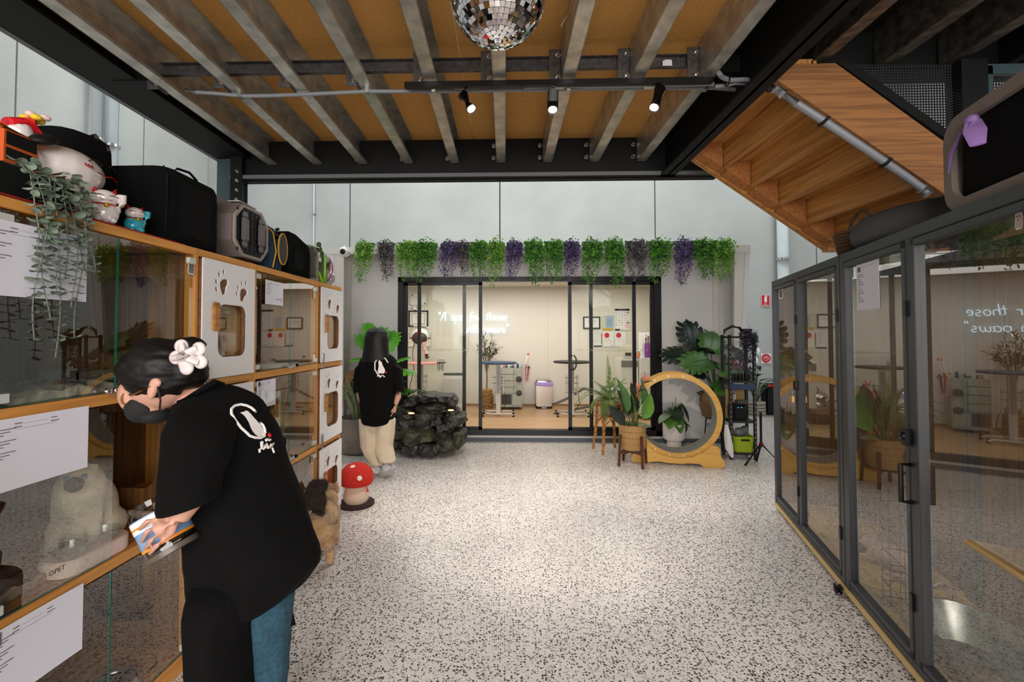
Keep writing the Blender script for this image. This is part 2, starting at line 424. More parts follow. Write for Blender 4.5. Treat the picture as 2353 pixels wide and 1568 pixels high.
for i, x in enumerate(JX):
    o = j0 if i == 0 else inst('joist', j0.data, mez, Matrix())
    o.location = (x, 0, ZJ)
# bridging line at mid span with brackets, nuts and stencilled lettering
YB = 2.92
for i in range(len(JX)-1):
    b = MB(); xa, xb = JX[i]-.04, JX[i+1]-.05
    b.box((xa,YB,ZJ+.085),(xb,YB+.003,ZJ+.16)).box((xa,YB-.03,ZJ+.082),(xb,YB+.003,ZJ+.086)).box((xa,YB-.03,ZJ+.158),(xb,YB+.003,ZJ+.162))
    o = b.build('bridging', GALVD, mez, flat=True)
    s = ['GENISYS 3-0980','AYBRO0870-8 GENI','AYBRO0880-3 GEN'][i % 3]
    tm = MB().mesh(text(s, .048, .001), INK, facemx(((xa+xb)/2+.04, YB-.001, ZJ+.12), (0,-1,0), (0,0,-1)))
    tm.build('stencil', None, mez, flat=True)
bp = None
for x in JX:
    if bp is None:
        b = MB().box((-.078,0,-.015),(-.003,.006,.20)).box((-.008,0,-.015),(-.003,.08,.20))
        bp = b.build('bracket', GALVD, mez, flat=True); nb = MB()
        for z in (.02,.165): nb.cyl((-.022,-.018,z),(-.022,.012,z),.012,n=6).cyl((-.022,-.006,z),(-.022,0,z),.017,n=12)
        nut = nb.build('bolt', STEEL, mez)
        bp.location = nut.location = (x-.04, YB-.035, ZJ)
    else:
        inst('bracket', bp.data, mez, Matrix.Translation((x-.04, YB-.035, ZJ))); inst('bolt', nut.data, mez, Matrix.Translation((x-.04, YB-.035, ZJ)))
# bolts where the joists land on the back beam
bb = MB()
for z in (.05,.165): bb.cyl((0,0,z),(0,-.03,z),.013,n=6).cyl((0,-.004,z),(0,0,z),.019,n=12)
b0 = bb.build('bolt', STEEL, mez); b0.location = (JX[0]-.07, 4.285, ZJ)
for x in JX[1:]: inst('bolt', b0.data, mez, Matrix.Translation((x-.07, 4.285, ZJ)))
# steel frame
def beam(name, m=BLK): pass
BZ = 2.985
b = MB().box((-2.62,4.29,BZ),(2.0,4.31,3.5)).box((-2.62,4.24,BZ),(2.0,4.40,BZ+.035))
o = b.build('back_beam', BLK, mez, flat=True)
MB().box((-2.62,4.236,BZ),(2.0,4.24,BZ+.035)).build('beam_lip', mat('beam_grey',(96,98,100),.5), mez, flat=True)
MB().box((-2.64,-3,3.2),(-2.60,4.4,3.55)).box((-2.80,-3,3.19),(-2.44,4.4,3.21)).build('left_beam', BLK, mez, flat=True)
MB().box((-2.80,-3,3.187),(-2.76,4.4,3.191)).build('beam_lip', MT['beam_grey'], mez, flat=True)
xr = atZ(1568,351,BZ).x
MB().box((xr+.06,-3,BZ),(xr+.08,4.3,3.5)).box((xr,-3,BZ),(xr+.14,4.3,BZ+.018)).build('right_beam', BLK, mez, flat=True)
MB().box((xr,-3,3.34),(xr+.14,4.3,3.36)).build('beam_flange', BLK, mez, flat=True)
MB().box((-2.6,YB,ZJ+.06),(JX[0]-.04,YB+.08,ZJ+.17)).build('cross_beam', BLK, mez, flat=True)
MB().box((JX[-1],YB,ZJ+.06),(xr+.06,YB+.08,ZJ+.17)).build('cross_beam', BLK, mez, flat=True)
# steel column at the left rear corner
col = thing('steel_column', 'dark teal steel column behind the carriers at the left end of the beam', 'column', (-2.66,4.36,0))
CT = mat('column_teal', (46,62,66), .5)
MB().box((-.10,-.09,0),(.10,-.08,3.19)).box((-.10,.08,0),(.10,.09,3.19)).box((-.005,-.08,0),(.005,.08,3.19)).build('shaft', CT, col, flat=True)
MB().box((-.15,-.12,0),(.15,.12,.015)).build('base_plate', CT, col, flat=True)
MB().box((.06,-.14,2.7),(.17,-.09,3.19)).build('end_plate', BLK, col, flat=True)
bb = MB()
for z in (2.78,2.87,2.96,3.05): bb.cyl((.13,-.14,z),(.13,-.16,z),.014,n=6)
bb.build('bolt', STEEL, col)
# dark bay over the stairs
XE = xr+.14
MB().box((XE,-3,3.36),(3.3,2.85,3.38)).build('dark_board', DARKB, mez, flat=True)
MB().box((XE,2.82,3.10),(3.05,2.86,3.45)).box((XE,2.76,3.09),(3.05,2.92,3.105)).build('edge_beam', BLK, mez, flat=True)
MB().box((3.0,-3,3.09),(3.02,2.9,3.45)).box((2.94,-3,3.09),(3.09,2.9,3.105)).build('edge_beam', BLK, mez, flat=True)
j1 = cjoist_mesh(-2.6, 2.80).build('joist', mat('joist_dark',(120,112,102),.4,.8,noise=(20,.5)), mez, flat=True); j1.location = (atZ(1870,152,ZJ).x, 0, ZJ)
for px in (2030, 2175): inst('joist', j1.data, mez, Matrix.Translation((atZ(px,152,ZJ).x, 0, ZJ)))
for px in (1765,1900,2045,2185):
    q = atY(px, 74, 2.80); inst('bolt', b0.data, mez, Matrix.Translation((q.x, 2.815, ZJ+.02)))

# ------------------------------------------------------------------ timber staircase seen from below
st = struct('staircase', (0,0,0), label='timber staircase with open underside hanging from the mezzanine')
ya, yb = 2.75, 3.92
x0 = atY(1588,362,yb).x; z0 = atY(1588,362,yb).z
x1 = atY(1898,573,yb).x; z1 = atY(1898,573,yb).z
sl = (z1-z0)/(x1-x0)
def strpoly(hh, xa=x0, xb=x1):
    return [(xa, z0+(xa-x0)*sl),(xb, z0+(xb-x0)*sl),(xb, z0+(xb-x0)*sl+hh),(xa, min(z0+(xa-x0)*sl+hh, 3.12))]
mxy = lambda y: Matrix(((1,0,0,0),(0,0,-1,y),(0,1,0,0),(0,0,0,1)))
MB().poly(strpoly(.12), .05, OAKP, mxy(yb+.05)).build('stringer', None, st, flat=True)
xn = atY(1768,188,ya).x
zn = lambda x: atY(1768,188,ya).z + (x-xn)*((atY(2140,442,ya).z-atY(1768,188,ya).z)/(atY(2140,442,ya).x-xn))
xe = xn+1.18
MB().poly([(xn,zn(xn)),(xe,zn(xe)),(xe,zn(xe)+.30),(xn+.36,3.10),(xn,3.10)], .045, OAKS, mxy(ya)).build('stringer', None, st, flat=True)
n = 5; dx = (x1-x0)/n
for i in range(n+1):
    xx = x0+.02+dx*i; zz = z0 + (xx-x0)*sl
    if i < n:
        # riser board, then tread board, both seen from underneath
        MB().box((xx+dx*.88, ya-.04, zz+.0+sl*dx*.88+.02),(xx+dx*.88+.03, yb, zz+.115)).build('riser', OAKY, st, flat=True)
        MB().box((xx-.02, ya-.04, zz+.085),(xx+dx*.92, yb, zz+.125)).build('tread', OAKY, st, flat=True)
        MB().poly([(xx, zz+.01),(xx+dx*.85, zz+sl*dx*.85+.02),(xx+dx*.85, zz+.085),(xx, zz+.085)], .12, OAKE, mxy(yb)).build('tread_block', None, st, flat=True)
        MB().poly([(xx+dx*.2, zz+.0),(xx+dx*.85, zz+sl*dx*.85+.05),(xx+dx*.85, zz+.085),(xx+dx*.1, zz+.085)], .03, OAKE, mxy(ya)).build('tread_block', None, st, flat=True)
MB().box((x0-.04,ya-.045,z0),(x0+.0,yb+.05,3.10)).build('head_board', OAKY, st, flat=True)
MB().box((x1-.02,ya-.05,z1+.02),(x1+1.5,yb+.05,z1+.06)).box((x1,yb-.02,z1-.02),(x1+1.5,yb+.05,z1+.1)).build('landing', OAKP, st, flat=True)
for xx in (x1+.4, x1+1.4): MB().box((xx,yb-.05,0),(xx+.08,yb+.03,z1)).build('landing_post', BLK, st, flat=True)
# perforated balustrade above the near stringer
def perf():
    m = bpy.data.materials.new('perforated_sheet'); m.use_nodes = True; nt = m.node_tree; N = nt.nodes; L = nt.links; b = N['Principled BSDF']
    b.inputs['Base Color'].default_value = (.008,.008,.009,1); b.inputs['Roughness'].default_value = .5
    tc = N.new('ShaderNodeTexCoord'); mp = N.new('ShaderNodeMapping'); mp.inputs['Rotation'].default_value = (PI/2,0,0); L.new(tc.outputs['Object'], mp.inputs[0])
    v = N.new('ShaderNodeTexVoronoi'); v.voronoi_dimensions = '2D'; v.inputs['Scale'].default_value = 62; v.inputs['Randomness'].default_value = 0; L.new(mp.outputs[0], v.inputs['Vector'])
    a = N.new('ShaderNodeMath'); a.operation = 'GREATER_THAN'; a.inputs[1].default_value = .33; L.new(v.outputs['Distance'], a.inputs[0]); L.new(a.outputs[0], b.inputs['Alpha'])
    return m
PERF = perf()
bal = thing('perforated_balustrade', 'black perforated metal balustrade panel above the timber stair stringer', 'balustrade', (0,0,0))
P = lambda px, py: (lambda q: (q.x, q.z))(atY(px, py, 2.74))
MB().poly([P(1935,150), P(2192,330), P(2192,148)], .003, PERF, mxy(2.74)).build('perforated_sheet', None, bal, flat=True)
MB().poly([P(1915,150), P(2192,345), P(2192,322), P(1950,150)], .03, BLK, mxy(2.74)).build('bottom_rail', None, bal, flat=True)
q0 = atY(2192,100,2.72); q1 = atY(2252,100,2.72)
MB().box((q0.x,2.68,0),(q1.x,2.78,3.10)).build('post', BLK, bal, flat=True)
q0 = atY(2262,112,2.72); q1 = atY(2400,112,2.72)
MB().box((q0.x+.03,2.735,2.2),(q1.x,2.738,3.02)).build('perforated_sheet', PERF, bal, flat=True)
MB().box((q0.x,2.72,2.2),(q0.x+.045,2.75,3.08)).box((q0.x,2.72,3.03),(q1.x,2.75,3.09)).build('side_rail', CT, bal, flat=True)
q = atY(2300,80,2.9)
MB().cyl((q.x-.05,2.95,3.13),(q.x+1.2,2.95,3.2),.03).build('handrail', CT, bal)
# grille strips beyond the stringer
gr = thing('stair_grille', 'pale ribbed grille strip glimpsed between the stair stringer and the perforated panel', 'grille', (0,0,0))
for i in range(16):
    px = 1925+i*15.5; py = 152+i*11
    a = atY(px,py-4,3.6); MB().box((a.x,3.6,a.z-.10),(a.x+.022,3.62,a.z+.10)).build('slat', WHITEP, gr, flat=True)
a = atY(1918,150,3.6); b_ = atY(2195,348,3.6)
MB().bar((a.x,3.6,a.z-.12),(b_.x,3.6,b_.z-.12),.02,.02).build('rail', WHITEP, gr)

# ------------------------------------------------------------------ cabin (prefabricated grooming room)
YC = 6.5; XL, XR = -2.34, 3.20; ZT = 2.68; YF = 6.08; FZ = .10
dL = atY(915,800,YC).x; dR = atY(1519,800,YC).x; dT = atY(1100,637,YC).z; dB = .085
def cabin():
    w = struct('wall_cabin_front', (0,0,0), label='grey-white sandwich panel front of the grooming cabin')
    MB().box((XL,YC,.02),(dL,YC+.06,ZT-.02)).build('panel', PANEL, w, flat=True)
    MB().box((dR,YC,.02),(XR,YC+.06,ZT-.02)).build('panel', PANEL, w, flat=True)
    MB().box((dL,YC,dT),(dR,YC+.06,ZT-.02)).build('lintel', PANEL, w, flat=True)
    MB().box((dL,YC-.01,.0),(dR,YC+.06,dB)).build('sill', mat('sill_cream',(196,192,184),.5), w, flat=True)
    MB().box((XL,YC-.03,0),(XR,YC+.0,.05)).build('base_channel', mat('base_blue_grey',(72,80,88),.5), w, flat=True)
    for x in (XL+.12, XR-.28, XR-.20): MB().box((x,YC-.012,.05),(x+.02,YC,ZT-.1)).build('cover_strip', mat('strip_cream',(206,200,184),.5), w, flat=True)
    f = struct('wall_cabin_side_left'); 
    sm = Matrix(((0,0,1,XL-.03),(1,0,0,0),(0,1,0,0),(0,0,0,1)))
    poly = [(YC-.10,.0),(9.2,.0),(9.2,ZT),(YF,ZT),(YF,ZT-.06)]
    MB().poly(poly, .06, PANEL, sm).build('side_panel', None, f, flat=True)
    g = struct('wall_cabin_side_right')
    sm = Matrix(((0,0,1,XR-.03),(1,0,0,0),(0,1,0,0),(0,0,0,1)))
    MB().poly(poly, .06, PANEL, sm).build('side_panel', None, g, flat=True)
    # flared corner posts
    for s, X in ((1, XL-.03), (-1, XR+.03)):
        pts = lambda w0: None
        b = MB(); a, c = YF, YC-.10
        vs = [(X,c,.0),(X+s*.10,c,.0),(X+s*.20,a,ZT),(X,a,ZT),(X,c+.05,.0),(X+s*.10,c+.05,.0),(X+s*.20,a+.05,ZT),(X,a+.05,ZT)]
        b.add(vs, [(0,1,2,3),(7,6,5,4),(0,4,5,1),(1,5,6,2),(2,6,7,3),(3,7,4,0)]); b.build('corner_post', mat('post_cream',(204,200,194),.5), f if s>0 else g, flat=True)
    r = struct('ceiling_cabin')
    MB().box((XL-.03,YF,ZT-.05),(XR+.03,YC+.06,ZT)).build('canopy', PANEL, r, flat=True)
    MB().box((XL-.03,YF-.01,ZT-.09),(XR+.03,YF+.02,ZT+.005)).build('fascia', MT['post_cream'], r, flat=True)
    MB().box((XL,YC+.06,2.46),(XR,9.2,ZT)).build('ceiling_panel', PANELIN, r, flat=True)
    # inside walls, lined panel by panel
    bw = struct('wall_cabin_back')
    e = [XL+.02,-1.9,-.95,0.0,.95,1.9,2.9]
    e = [XL+.02,-1.55,-.35,.85,2.05,2.92]
    for i in range(5): MB().box((e[i]+.001,9.1,FZ),(e[i+1]-.001,9.15,2.46)).build('panel', PANELIN, bw, flat=True)
    MB().box((XL,9.09,2.40),(2.92,9.11,2.46)).build('cornice', mat('cornice',(214,206,190),.5), bw, flat=True)
    MB().box((XL,9.085,FZ),(2.92,9.10,FZ+.035)).build('skirting', mat('skirting_brown',(150,112,78),.5), bw, flat=True)
    rw = struct('wall_cabin_right')
    MB().box((2.92,YC+.06,FZ),(2.98,9.1,2.46)).build('panel', PANELIN, rw, flat=True)
    MB().box((2.90,YC+.06,2.40),(2.92,9.1,2.46)).build('cornice', MT['cornice'], rw, flat=True)
    lw = struct('wall_cabin_left')
    MB().box((XL+.03,YC+.06,FZ),(XL+.07,9.1,2.46)).build('panel', PANELIN, lw, flat=True)
    fl = struct('floor_cabin')
    y = YC+.02; i = 0
    while y < 9.1:
        x = XL + [-.0,-.7,-1.3,-.4][i % 4]
        while x < 2.98:
            xa, xb = max(x, XL+.03), min(x+1.9, 2.98)
            if xb-xa > .05: MB().box((xa+.001,y+.001,FZ-.03),(xb-.001,min(y+.18,9.1)-.001,FZ)).build('plank', WOODFL, fl, flat=True)
            x += 1.9
        y += .18; i += 1
    # two rows of light panels in the cabin
    for k, (xx, yy) in enumerate(((-1.3,7.55),(.35,7.55),(2.0,7.55))):
        t = thing('ceiling_light', ['left','middle','right'][k]+' long white light panel in the cabin ceiling, seen in the floor reflection', 'lamp', (xx,yy,2.455), 0)
        MB().box((-.55,-.1,-.02),(.55,.1,0)).build('housing', WHITE, t, flat=True)
        MB().box((-.53,-.08,-.025),(.53,.08,-.02)).build('diffuser', mat('cabin_diffuser',(255,250,240),.5,emit=((255,246,232),14)), t, flat=True)
cabin()
area('cabin_light', (.3,7.7,2.38), (0,0,0), 4.6, 1.6, 28, (1.0,.955,.89))

# sliding door
d = struct('door_1', (0,YC,0), label='black aluminium sliding door of the grooming cabin')
def lx(px): return atY(px,800,YC).x
def lz(py): return atY(1200,py,YC).z
zt = lz(655); zb = lz(985)
b = MB(); b.box((dL,-.03,dB),(lx(927),.08,dT)).box((lx(1505),-.03,dB),(dR,.08,dT)).box((dL,-.03,lz(647)),(dR,.08,dT)).box((dL,-.03,dB),(dR,.08,lz(988)))
b.build('frame', BLKM, d, flat=True)
def leaf(pa, pb, y, name='door_leaf', w=8):
    b = MB(); a0, a1, c0, c1 = lx(pa), lx(pa+w), lx(pb-w), lx(pb)
    b.box((a0,y,zb-.02),(a1,y+.03,zt+.04)).box((c0,y,zb-.02),(c1,y+.03,zt+.04)).box((a0,y,zt),(c1,y+.03,zt+.05)).box((a0,y,zb-.03),(c1,y+.03,zb+.02))
    o = b.build(name, BLKM, d, flat=True)
    MB().box((a1,y+.012,zb+.02),(c0,y+.018,zt)).build('pane', GLS, o, flat=True)
    k = 0; bb = MB(); xx = a1+.03
    while xx < c0-.08:
        if rnd.random() < .8:
            z = 1.5-.215+.0; bb.tube([(xx,y+.008,z),(xx+.025,y+.008,z+.02),(xx+.05,y+.008,z),(xx+.025,y+.008,z-.02),(xx,y+.008,z)], .0022, 4)
        xx += .05
    bb.build('safety_decal', mat('decal_gold',(206,200,176),.6), o, flat=True)
    return o
leaf(927,1070,.045); leaf(959,1108,.0); leaf(1356,1505,.045); h = leaf(1306,1462,.0)
hx = lx(1313)
MB().box((hx-.03,-.03,1.5-.50),(hx+.005,0,1.5-.28)).build('lock_plate', BLKM, d, bev=.004)
MB().tube([(hx-.01,-.03,1.5-.29),(hx+.03,-.055,1.5-.29),(hx+.055,-.065,1.5-.33),(hx+.055,-.065,1.5-.44),(hx+.03,-.055,1.5-.485),(hx-.01,-.03,1.5-.485)],.011,8).build('handle', BLKM, d)

# fire signs on the back wall
p = atY(1759,691,9.28)
s = printed('fire_sign', .17,.23, WHITE, [(.05,.04,.95,.96,RED)], label='rectangular red fire extinguisher sign with a white extinguisher, on the back wall', cat='sign', mx=facemx(p,(0,-1,0)),
   texts=[('FIRE',.032,.5,.80,WHITE),('EXTINGUISHER',.017,.5,.90,WHITE)])
b = MB(); b.poly(rrect(-.024,-.055,.026,.06,.015),.004,WHITE).poly(rrect(-.01,.058,.012,.078,.004),.004,WHITE).poly([(.01,.07),(.04,.058),(.043,.066),(.012,.08)],.004,WHITE)
o = b.build('extinguisher_symbol', None, s, flat=True); o.location = (0,.02,.002)
p = atY(1760,824,9.28)
s = printed('round_fire_sign', .20,.20, WHITE, [], label='square white sign with a red disc reading A:B(E) POWDER, behind the peace lily', cat='sign', mx=facemx(p,(0,-1,0)))
o = MB().poly(oval(0,0,.09,.09,0,32),.003,RED).build('disc', None, s, flat=True); o.location=(0,0,.001)
o = MB().mesh(text('A:B(E)',.036,.001),WHITE,Matrix.Translation((0,.035,.005))).mesh(text('POWDER',.032,.001),WHITE,Matrix.Translation((0,.002,.005))).mesh(text('FIRE EXTINGUISHER',.015,.001),WHITE,Matrix.Translation((0,-.03,.005))).mesh(text('FOR ALL FIRES',.013,.001),WHITE,Matrix.Translation((0,-.05,.005))).build('lettering', None, s, flat=True)
# ------------------------------------------------------------------ cat cabinets on the left
PINE = mat('pine_edge', (214,150,74), .45, wood='y', dark=(188,122,52))
PINEZ = mat('pine_upright', (212,148,72), .45, wood='z', dark=(184,118,50))
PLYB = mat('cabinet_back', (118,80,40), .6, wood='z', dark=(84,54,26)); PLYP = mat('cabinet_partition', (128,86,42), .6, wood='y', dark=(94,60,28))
PLYF = mat('cabinet_shelf', (214,156,84), .45, wood='y', dark=(176,118,54))
PLYE = mat('ply_edge', (120,78,48), .6, noise=(60,.4))
PLAS = mat('clear_clip', (196,198,190), .25)
CA = Vector((-1.398,3.865,0)); CB = Vector((-1.439,1.975,0)); cu_ = (CB-CA).normalized()
CR = math.atan2(-(cu_.x), (cu_.y*-1))*-1
ROWZ = [.075, .655, 1.265, 1.90]; TH3 = .04
def paw(cx, cz, s, a):
    c, q = math.cos(a), math.sin(a)
    def T(x, y): return (cx+(x*c-y*q)*s, cz+(x*q+y*c)*s)
    pad = [(-.02,-.045),(.0,-.05),(.02,-.035),(.03,-.01),(.055,.012),(.055,.034),(.03,.045),(0,.044),(-.025,.03),(-.03,0)]
    lp = [[T(x,y) for x,y in pad]]
    for (x,y,r) in ((-.065,-.005,.3),(-.055,.04,.15),(-.018,.078,0),(.028,.088,-.1)):
        lp.append([T(x+px,y+py) for px,py in oval(0,0,.0115,.0185,r,10)])
    return lp
WIN = (.115,.10,.345,.365)
def white_door_mesh(w, h):
    lp = [rrect(0,0,w,h,.004,1), rrect(WIN[0],WIN[1]-.0,WIN[2],WIN[3],.05,6)]
    lp += paw(.15,h-.125,.82,.25) + paw(.315,h-.15,.78,-.1)
    return plate(lp, .006)
DW = .43
logo = text('OPET', .022, .0006)
def cabinet(s0, label):
    """one unit: s = distance along the row towards the camera; front plane at local x=0"""
    t = thing('cat_cabinet', label, 'cabinet', CA + cu_*s0, CR, 'cat condo cabinets in a row')
    # local: +x to the room, -y towards the camera
    L = 1.31; D = .6; W1 = .465
    for z0, z1 in ((0,.075),(.635,.675),(1.245,1.285),(1.87,1.905)):
        MB().box((-.045,-L+.002,z0),(0,-.002,z1)).build('rail', PINE, t, bev=.002)
        MB().box((-D,-L+.002,z1-.02),(-.045,-.002,z1-.002)).build('shelf', PLYF, t, flat=True)
    for y in (-.012, -W1, -L+.012):
        MB().box((-.05,y-.011,.0),(.002,y+.011,1.905)).build('upright', PINEZ, t, bev=.0015)
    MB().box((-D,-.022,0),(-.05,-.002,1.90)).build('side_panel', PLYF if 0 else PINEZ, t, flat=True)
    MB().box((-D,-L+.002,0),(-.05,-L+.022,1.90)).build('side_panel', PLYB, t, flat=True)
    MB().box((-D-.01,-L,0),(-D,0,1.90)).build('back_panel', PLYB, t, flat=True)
    rows = ((.075,.635),(.675,1.245),(1.285,1.87))
    wd = None
    for r, (z0, z1) in enumerate(rows):
        h = z1-z0
        # partition with its rounded pass-through
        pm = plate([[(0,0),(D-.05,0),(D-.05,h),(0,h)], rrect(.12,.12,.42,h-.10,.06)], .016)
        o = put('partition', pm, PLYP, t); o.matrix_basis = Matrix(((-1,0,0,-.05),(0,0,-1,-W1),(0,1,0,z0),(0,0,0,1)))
        # white door
        dm = white_door_mesh(DW, h-.008); mx = Matrix(((0,0,1,0.016),(1,0,0,-W1+.014),(0,1,0,z0+.004),(0,0,0,1)))
        dr = put('door', dm, WHITE, t); dr.matrix_basis = mx
        lin_ = plate([rrect(WIN[0]-.004,WIN[1]-.004,WIN[2]+.004,WIN[3]+.004,.054,6), rrect(WIN[0]+.004,WIN[1]+.004,WIN[2]-.004,WIN[3]-.004,.046,6)], .018)
        o = put('window_trim', lin_, PLYE, dr); o.location = (0,0,-.0135)
        o = put('back_lining', plate([rrect(.003,.003,DW-.003,h-.011,.004,1), rrect(WIN[0],WIN[1],WIN[2],WIN[3],.05,6)], .024), PLYE, dr); o.location = (0,0,-.0245)
        o = put('window_pane', plate([rrect(WIN[0]-.002,WIN[1]-.002,WIN[2]+.002,WIN[3]+.002,.05,6)], .003), GLC, dr); o.location = (0,0,-.020)
        hb = MB().poly(rrect(-.0,-.07,.045,.07,.012,3),.016,OAKP).build('handle', None, dr, bev=.004); hb.location = (.065, .30, .006)
        lt = MB().box((.012,-.008,.0),(.034,.05,.012)).cyl((.023,-.045,.013),(.023,.06,.013),.0045,n=8).box((.012,-.05,.0),(.034,-.022,.012)).build('latch', STEEL, dr); lt.location = (.0,.012,.006)
        # pair of glass doors
        gw = (L-W1-.03)/2
        for k in (0, 1):
            y1 = -W1-.012 - k*gw; y0 = y1-gw+.004
            g = MB(); g.box((-.010,y0,z0+.006),(-.003,y1,z1-.006), GLC)
            e = .0022
            g.box((-.0105,y0-e,z0+.006),(-.0025,y0,z1-.006), GEDGE); g.box((-.0105,y0,z0+.004),(-.0025,y1,z0+.006), GEDGE)
            if k == 0 and r == 1 and s0 > 1: 
                # this door stands open into the room, hinged at its far edge
                g = MB(); g.box((0,-gw,0),(.007,0,h-.012), GLC).box((-.0005,-gw-.002,0),(.0075,-gw,h-.012), GEDGE)
                gg = g.build('glass_door', None, t, flat=True); gg.location = (.0,y1,z0+.006); gg.rotation_euler = (0,0,R(96))
            else: gg = g.build('glass_door', None, t, flat=True)
            if not (k == 0 and r == 1 and s0 > 1):
                yy = y1-.02 if k == 0 else y0+.02
                for zz in (z0+.03, z1-.03):
                    MB().box((-.012,yy-.022,zz-.014),(.006,yy+.022,zz+.014)).build('hinge_clip', PLAS, gg, bev=.002)
                MB().mesh(logo, mat('brown_ink',(70,52,36),.7), Matrix(((0,0,1,-.002),(1,0,0,(y0+y1)/2),(0,1,0,z0+.06),(0,0,0,1)))).build('lettering', None, gg, flat=True)
        # chrome knob lock where the panes meet
        yy = -W1-.012-gw
        b = MB(); b.box((-.004,yy-.02,z0-.005),(.012,yy+.02,z0+.02), STEEL).cyl((.01,yy-.045,z0+.012),(.01,yy+.045,z0+.012),.010,n=12,m=STEEL)
        for q in (-.05,-.015,.02): b.ell((.018,yy+q,z0+.012),(.012,.014,.012),nu=10,nv=8,m=STEEL)
        b.cyl((.014,yy+.05,z0+.012),(.014,yy+.075,z0+.012),.012,n=12,m=BLACK)
        if not (r == 1 and s0 > 1 and s0 < 2): b.build('knob_lock', None, t)
        else: MB().box((-.02,-W1-.16,z0-.001),(-.006,-W1-.08,z0+.0015)).build('catch_slot', BLACK, t, flat=True)
    return t
cabinet(0, 'timber cat cabinet farthest along the left row, beside the red mushroom')
cabinet(1.3165, 'timber cat cabinet in the middle of the left row, behind the bending woman')
cabinet(2.633, 'timber cat cabinet nearest the camera, at the left edge of the picture')
CMX = lambda s, x=0, z=0: CA + cu_*s + Vector((x,0,z))
# papers taped to the glass
def cab_paper(px0, py0, px1, py1, lab, photo=False, hand=False, w=.29, h=.2):
    n = (CB-CA).cross(Vector((0,0,1)))*-1; n = Vector((-(cu_.y), cu_.x, 0)); 
    if n.x < 0: n = -n
    c = None
    d = ray((px0+px1)/2, (py0+py1)/2); t = (n.dot(CA)-0 - n.dot(Vector((0,0,CZ))))/n.dot(d); p = Vector((0,0,CZ))+d*t + n*.006
    r = [(.06,.1+.04*i,.06+.1+.05*((i*7)%4),.108+.04*i,INK) for i in range(1,13)]
    r += [(.3,.08,.36,.09,INK),(.3,.13,.36,.14,INK),(.62,.08,.68,.09,INK),(.62,.13,.70,.14,INK),(.05,.165,.95,.168,INK),(.3,.1,.6,.102,INK)]
    if photo: r += [(.04,.03,.2,.2,mat('photo_grey',(110,104,100),.7)),(.07,.06,.16,.17,mat('photo_dark',(60,54,52),.7))]
    if hand: r += [(.6,.74,.72,.76,BLACK),(.74,.73,.82,.75,BLACK),(.84,.72,.96,.745,BLACK),(.86,.8,.96,.82,BLACK)]
    return printed('notice_paper', w, h, PAPER, r, label=lab, cat='paper', mx=facemx(p, n), curl=.004)
cab_paper(-15,538,160,668,'white sheet with a cat photo behind the eucalyptus strands, upper left', True, w=.34,h=.22)
cab_paper(0,975,160,1085,'white sheet on the middle glass pane left of the bending woman', w=.33,h=.21)
cab_paper(0,1405,145,1568,'white sheet on the lowest glass pane, bottom left corner', True, w=.31,h=.22)
cab_paper(606,644,648,704,'white sheet with a handwritten note on the upper glass door of the far cabinet', hand=True, w=.205,h=.145)
cab_paper(584,874,632,935,'white sheet with a cat photo on the middle glass door of the far cabinet', True, w=.205,h=.16)
def sticker(px, py, lab, w=.045, h=.06, P=None, n=None, body=(206,196,190)):
    n2 = n or Vector((-(cu_.y), cu_.x, 0)); n2 = n2 if n or n2.x > 0 else -n2
    P = P or CA; d = ray(px,py); t = (n2.dot(P)-n2.dot(Vector((0,0,CZ))))/n2.dot(d); p = Vector((0,0,CZ))+d*t+n2*.004
    b = MB()
    o = [(-.4,-.5),(.35,-.5),(.5,-.2),(.42,.2),(.45,.5),(.2,.38),(-.15,.38),(-.42,.5),(-.4,.15),(-.5,-.2)]
    b.poly([(x*w,y*h) for x,y in o],.001,WHITE).poly([(x*w*.82,y*h*.84) for x,y in o],.0016,mat('sticker_fur%d'%body[0],body,.7))
    b.poly(oval(-.14*w,.18*h,.05*w,.06*h),.0022,BLACK).poly(oval(.16*w,.18*h,.05*w,.06*h),.0022,BLACK).poly(oval(0,0,.06*w,.04*h),.0022,BLACK)
    o = b.build('cat_sticker', None, None, flat=True); o.matrix_basis = facemx(p, n2); return tag(o, lab, 'sticker')
sticker(437,616,'grey cat head sticker on the near upper glass door, left of the white paw door',body=(120,112,108))
sticker(722,676,'faint cat face sticker on the far upper glass door',body=(206,198,180))
sticker(716,1056,'small grey cat sticker on the lowest far glass door',body=(122,122,124),w=.03,h=.06)

# things inside the cabinets
def soft(name, mb, m, lab, cat, vox=.008, sm=6, group=None):
    o = put(name, blob(mb, vox, sm), m); return tag(o, lab, cat, group)
CREAM = mat('cream_fur', (206,190,164), .9, noise=(9,.25), bump=(90,.25), sheen=.3)
CREAMW = mat('white_fur', (214,206,194), .9, noise=(8,.2), bump=(90,.25), sheen=.3)
SEAL = mat('seal_fur', (48,34,28), .9, bump=(90,.3))
def cabpos(px, py, z): return atZ(px, py, z)
